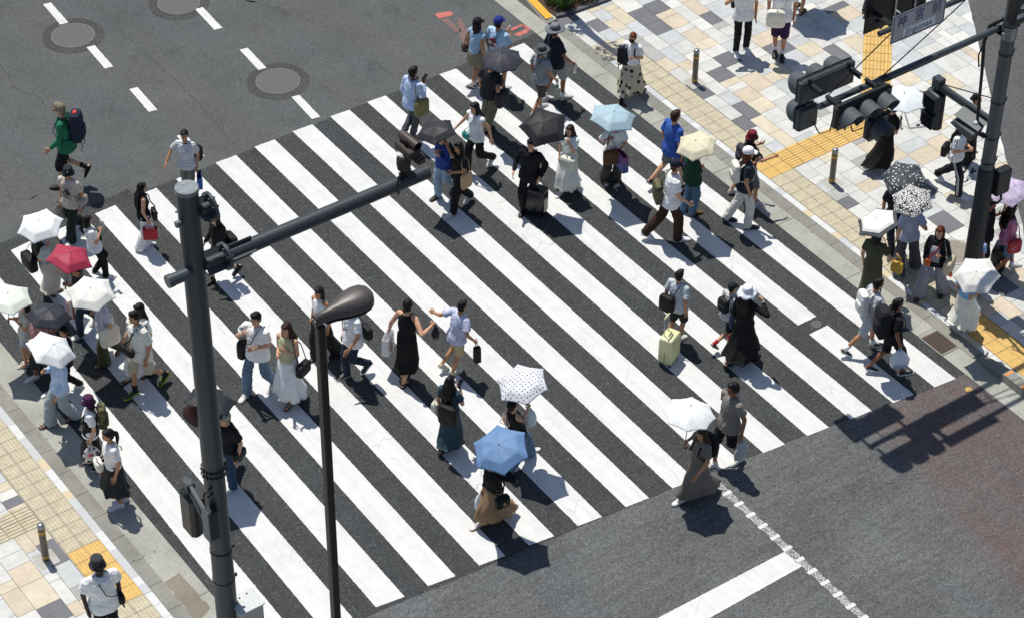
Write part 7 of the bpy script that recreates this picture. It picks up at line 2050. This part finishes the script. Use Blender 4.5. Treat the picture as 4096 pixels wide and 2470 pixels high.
# ------------------------------------------------------------------ umbrellas
SHAFT = plain('3a3b3e', .35, .6, .08); GRIP = plain('2a1c14', .5)
UCACHE = {}
for j, (lab, N, R, dm, A, n2, ph, col, pat) in enumerate(UMBRELLAS):
    hold = UMB_HOLD[j]; n = hold[1]; A = V(*A); hl = hold[2] if len(hold) > 2 else .66
    a_ = V(1, 0, 0)-n*n[0]; a_ /= np.linalg.norm(a_); b_ = np.cross(n, a_); MR = np.stack([a_, b_, n], 1)
    base = A - n*(hl+.09); cat = 'parasol' if 'parasol' in lab else 'umbrella'
    e = empty(cat, tuple(base), lab, cat, 'umbrellas and parasols held up by the people')
    def W3(q): return np.asarray(q, float) @ MR.T + (A-base)
    compact = N <= 6
    ts = [.012, .06, .14, .24, .34, .44, .54, .62, .67, .72, .80, .88, .95, 1.0]
    def prof(t_): # height below the apex (fraction of dome depth)
        return (t_**1.75*.62 if t_ <= .67 else .67**1.75*.62 + (t_-.67)*(1-.67**1.75*.62)/.33) if compact else t_**1.85
    vs, fs, uv = [], [], []; K_ = 10; mi = []; g = np.random.default_rng(j+5); off = 0
    mats = [canopy_mat(col, pat)] if pat != 'border' else [canopy_mat(col, None), canopy_mat('54575c', None)]
    for k in range(N):
        t0, t1 = ph - k*2*PI/N, ph - (k+1)*2*PI/N
        c0, c1 = V(math.cos(t0), math.sin(t0), 0), V(math.cos(t1), math.sin(t1), 0)
        for r_i, t_ in enumerate(ts):
            for i in range(K_+1):
                u = i/K_; q = (c0*(1-u)+c1*u)*R*t_
                sag = 4*u*(1-u)
                q = q*(1-.055*sag*max(0, t_-.55)/.45); z = -dm*prof(t_) - .010*sag*math.sin(t_*PI)
                z += (.0035*math.sin(u*17+k*2.1+t_*9) + .003*math.sin(u*31+t_*21+k))*sag*max(0, t_-.5)*2 + g.normal(0, .0012)*sag
                vs.append(W3((q[0], q[1], z))); uv.append((q[0], q[1], 0))
        for r_i in range(len(ts)-1):
            for i in range(K_):
                p0 = off + r_i*(K_+1)+i; fs.append((p0, p0+K_+1, p0+K_+2, p0+1)); mi.append(1 if pat == 'border' and ts[r_i] >= .80 else 0)
        off += len(ts)*(K_+1)
    me = bpy.data.meshes.new('canopy'); me.from_pydata([tuple(v) for v in vs], [], fs); me.polygons.foreach_set('material_index', mi); me.polygons.foreach_set('use_smooth', [True]*len(fs))
    at = me.attributes.new('UVMap', 'FLOAT_VECTOR', 'POINT'); at.data.foreach_set('vector', np.array(uv, 'f').ravel())
    for m_ in mats: me.materials.append(m_)
    cn = bpy.data.objects.new('canopy', me); C.objects.link(cn); cn.parent = e
    so = cn.modifiers.new('s', 'SOLIDIFY'); so.thickness = .0025; so.offset = -1
    m = MB(); m.lathe([(.010, -.004), (.010, .012), (.006, .022), (.006, .045), (.0, .047)] if not compact else [(.013, -.004), (.012, .006), (.006, .011), (.0, .012)], n=12, cap=False); m.v = [W3(v) for v in m.v]; m.build('ferrule', SHAFT if 'white' not in lab else plain('9a9a98', .4, .3), e)
    m = MB(); m.tube((0, 0, -.02), (0, 0, -hl-.02), .006, .007, 8); m.v = [W3(v) for v in m.v]; m.build('shaft', SHAFT, e)
    m = MB()
    if 'hooked' in lab or (j in (8, 11)):
        m.path([(0, 0, -hl+.05), (0, 0, -hl-.10), (.012, 0, -hl-.145), (.04, 0, -hl-.155), (.058, 0, -hl-.13)], .011, 8)
    else: m.path([(0, 0, -hl+.05), (0, 0, -hl-.03), (0, 0, -hl-.06)], [.012, .014, .013], 10)
    m.v = [W3(v) for v in m.v]; m.build('handle', GRIP, e)
    for k in range(N):       # stretchers under the cloth
        t0 = ph - k*2*PI/N; d = V(math.cos(t0), math.sin(t0), 0); m = MB()
        m.path([tuple(d*R*t_ + V(0, 0, -dm*prof(t_)-.006)) for t_ in (.03, .35, .67, .85, 1.01)], .0032, 5); m.path([(0, 0, -.24*R/.45), tuple(d*R*.45+V(0, 0, -dm*prof(.45)-.008))], .003, 5)
        m.v = [W3(v) for v in m.v]; m.build('rib', SHAFT, e)
# ------------------------------------------------------------------ suitcases
def suitcase(loc, rz, label, hexc, w, d, h, hand_at=None, glossy=.3):
    e = empty('suitcase', loc, label, 'suitcase', 'rolling suitcases', rz); mt = plain(hexc, glossy, 0, .04, 20)
    m = MB(); superbox(m, (0, 0, .055+h/2), (w, d, h), .22, 0, 28, 18); m.build('shell', mt, e)
    for y_ in (-1, 1):
        m = MB(); m.box((0, y_*(d/2-.004), h*.5+.05), (w*.8, .006, h*.80))
        for k in range(9): m.tube((-w*.4+w*.1*k, y_*(d/2+.002), .10), (-w*.4+w*.1*k, y_*(d/2+.002), .02+h*.93), .006, n=6)
        m.build('shell_ribs', mt, e)
    m = MB(); m.path([(-w*.30, -d/2-.006, h*.35), (-w*.30, -d/2-.008, h*.75), (w*.30, -d/2-.008, h*.75), (w*.30, -d/2-.006, h*.35)], .008, 6); m.build('pocket_trim', plain('c9c27e' if hexc.startswith('d') else '2a2a2c', .4), e)
    m = MB(); m.lathe([(0, 0)]*2 + [(.001, 0)]) if False else m.path([(w*.5+.002, 0, .10), (w*.5+.004, 0, h*.5), (w*.45, 0, h+.045), (0, 0, h+.06), (-w*.45, 0, h+.045), (-w*.5-.004, 0, h*.5), (-w*.5-.002, 0, .10)], .006, 6); m.build('zip', plain('b9866a' if not hexc.startswith('d') else '9a9560', .4, .3), e)
    for sx in (-1, 1):
        for sy in (-1, 1):
            f = MB(); f.box((sx*w*.38, sy*d*.34, .062), (.035, .035, .03)); wh = f.build('wheel_fork', BLK, e, False); m = MB(); m.lathe([(.0, -.012), (.02, -.012), (.026, -.008), (.026, .008), (.02, .012), (.0, .012)], (sx*w*.38, sy*d*.34, .027), 16, 0, axisM((1, 0, 0)), cap=False); m.build('wheel', plain('1a1a1c', .5), wh)
    m = MB(); zt = h + .42
    for x in (-w*.22, w*.22): m.tube((x, -d*.30, h+.03), (x, -d*.30, zt), .009)
    m.build('telescopic_rail', plain('a9a9ab', .3, .7), e); m = MB(); m.path([(-w*.25, -d*.30, zt), (0, -d*.30, zt+.012), (w*.25, -d*.30, zt)], .016, 8); m.build('pull_handle', mt if hexc.startswith('d') else plain('1a1a1c', .5), e)
    m = MB(); m.path([(-w*.18, 0, h+.05), (-w*.15, 0, h+.085), (w*.15, 0, h+.085), (w*.18, 0, h+.05)], .010, 7); m.build('carry_handle', mt, e)
    return e
suitcase((6.07, -9.43, .008), math.radians(205), 'pale yellow ribbed suitcase pulled by the boy in the printed T-shirt', 'dedcab', .36, .25, .54)
suitcase((6.60, -4.86, .008), math.radians(120), 'glossy black suitcase with copper zip under the black five-ribbed umbrella', '1b1c1f', .36, .25, .54, None, .2)
suitcase((12.36, -10.86, .018), math.radians(30), 'black suitcase beside the woman in the pink football shirt', '141518', .34, .24, .50)

# ------------------------------------------------------------------ turn the queued solids into smooth continuous surfaces
for o, vox, it, fold, extra in QUEUE:
    r = o.modifiers.new('r', 'REMESH'); r.mode = 'VOXEL'; r.voxel_size = vox; r.use_smooth_shade = True
    if it: sm = o.modifiers.new('s', 'SMOOTH'); sm.iterations = it; sm.factor = .5
dg = bpy.context.evaluated_depsgraph_get(); dg.update()
def foldnoise(co, seed, legs=False):
    g = np.random.default_rng(seed); z = np.zeros(len(co)); w = co + .02*np.sin(co[:, [1, 2, 0]]*23 + g.uniform(0, 6, 3))
    for f, a in ((24, .8), (39, .75), (61, .5), (93, .28)):
        for _ in range(2):
            d = g.normal(0, 1, 3); d *= (np.array([.55, .55, 1.2]) if legs else np.array([1, 1, .6])); d /= np.linalg.norm(d); z += a*(np.abs(np.sin(w @ d*f + g.uniform(0, 6)))**.75)*.5*(.4+.6*np.abs(np.sin(w @ g.normal(0, 1, 3)*5 + g.uniform(0, 6))))
    return z - z.mean() + .25*z.std()
for qi, (o, vox, it, fold, extra) in enumerate(QUEUE):
    me = bpy.data.meshes.new_from_object(o.evaluated_get(dg)); old = o.data; o.modifiers.clear()
    n = len(me.vertices); co = np.empty(n*3, 'f'); me.vertices.foreach_get('co', co); co = co.reshape(-1, 3)
    if fold:
        nr = np.empty(n*3, 'f'); me.vertices.foreach_get('normal', nr); co = co + nr.reshape(-1, 3)*(foldnoise(co.astype(float), qi, fold < 0)*abs(fold))[:, None].astype('f')
        me.vertices.foreach_set('co', co.ravel())
    if extra is not None and extra.n:
        fa = [tuple(p_.vertices) for p_ in me.polygons]; v = np.concatenate([co] + extra.v); fb = [tuple(i+n for i in f) for f in extra.f]
        m2 = bpy.data.meshes.new(old.name); m2.from_pydata(v.tolist(), [], fa+fb); m2.polygons.foreach_set('material_index', [0]*len(fa)+extra.m); bpy.data.meshes.remove(me); me = m2
    me.materials.clear()
    for mt in old.materials: me.materials.append(mt)
    me.polygons.foreach_set('use_smooth', [True]*len(me.polygons)); nm = o.name.split('.')[0]; o.data = me; bpy.data.meshes.remove(old); me.name = nm
# ------------------------------------------------------------------ sky, sun, camera
sc = bpy.context.scene
SUN_EL, SUN_AZ = 69.0, 86.5      # degrees; azimuth of the sun measured from +X
w = bpy.data.worlds.new('World'); sc.world = w; w.use_nodes = True; nt = w.node_tree
sky = nt.nodes.new('ShaderNodeTexSky'); sky.sky_type = 'NISHITA'; sky.sun_disc = False; sky.sun_elevation = math.radians(SUN_EL); sky.sun_rotation = math.radians(90-SUN_AZ)
sky.air_density = 1.0; sky.dust_density = .8; sky.ozone_density = 1.2
nt.links.new(sky.outputs[0], nt.nodes['Background'].inputs[0]); nt.nodes['Background'].inputs[1].default_value = .088
sl = bpy.data.lights.new('sun', 'SUN'); sl.energy = 4.3; sl.angle = math.radians(.53); sl.color = (1.0, .955, .875)
so = bpy.data.objects.new('sun', sl); C.objects.link(so)
d = Vector((math.cos(math.radians(SUN_AZ))*math.cos(math.radians(SUN_EL)), math.sin(math.radians(SUN_AZ))*math.cos(math.radians(SUN_EL)), math.sin(math.radians(SUN_EL))))
so.rotation_euler = d.to_track_quat('Z', 'Y').to_euler(); so.location = (0, 0, 60)
cd = bpy.data.cameras.new('camera'); co_ = bpy.data.objects.new('camera', cd); C.objects.link(co_); sc.camera = co_
cd.sensor_width = 36; cd.lens = 36*10105.099/4096; cd.clip_end = 2000; cd.clip_start = .5
pit, yw, ro = math.radians(40.26781305), math.radians(54.2827328), .00986062747
fw = Vector((math.cos(yw)*math.cos(pit), math.sin(yw)*math.cos(pit), -math.sin(pit))); r_ = Vector((math.sin(yw), -math.cos(yw), 0)); u_ = r_.cross(fw)
r2 = r_*math.cos(ro) + u_*math.sin(ro); u2 = -r_*math.sin(ro) + u_*math.cos(ro)
co_.matrix_world = Matrix((( r2.x, u2.x, -fw.x, -14.91560867), (r2.y, u2.y, -fw.y, -34.04208613), (r2.z, u2.z, -fw.z, 28.43363351), (0, 0, 0, 1)))
sc.view_settings.view_transform = 'Standard'; sc.view_settings.look = 'None'; sc.view_settings.exposure = 0.0; sc.view_settings.gamma = 1
sc.cycles.max_bounces = 6; sc.cycles.use_denoising = True
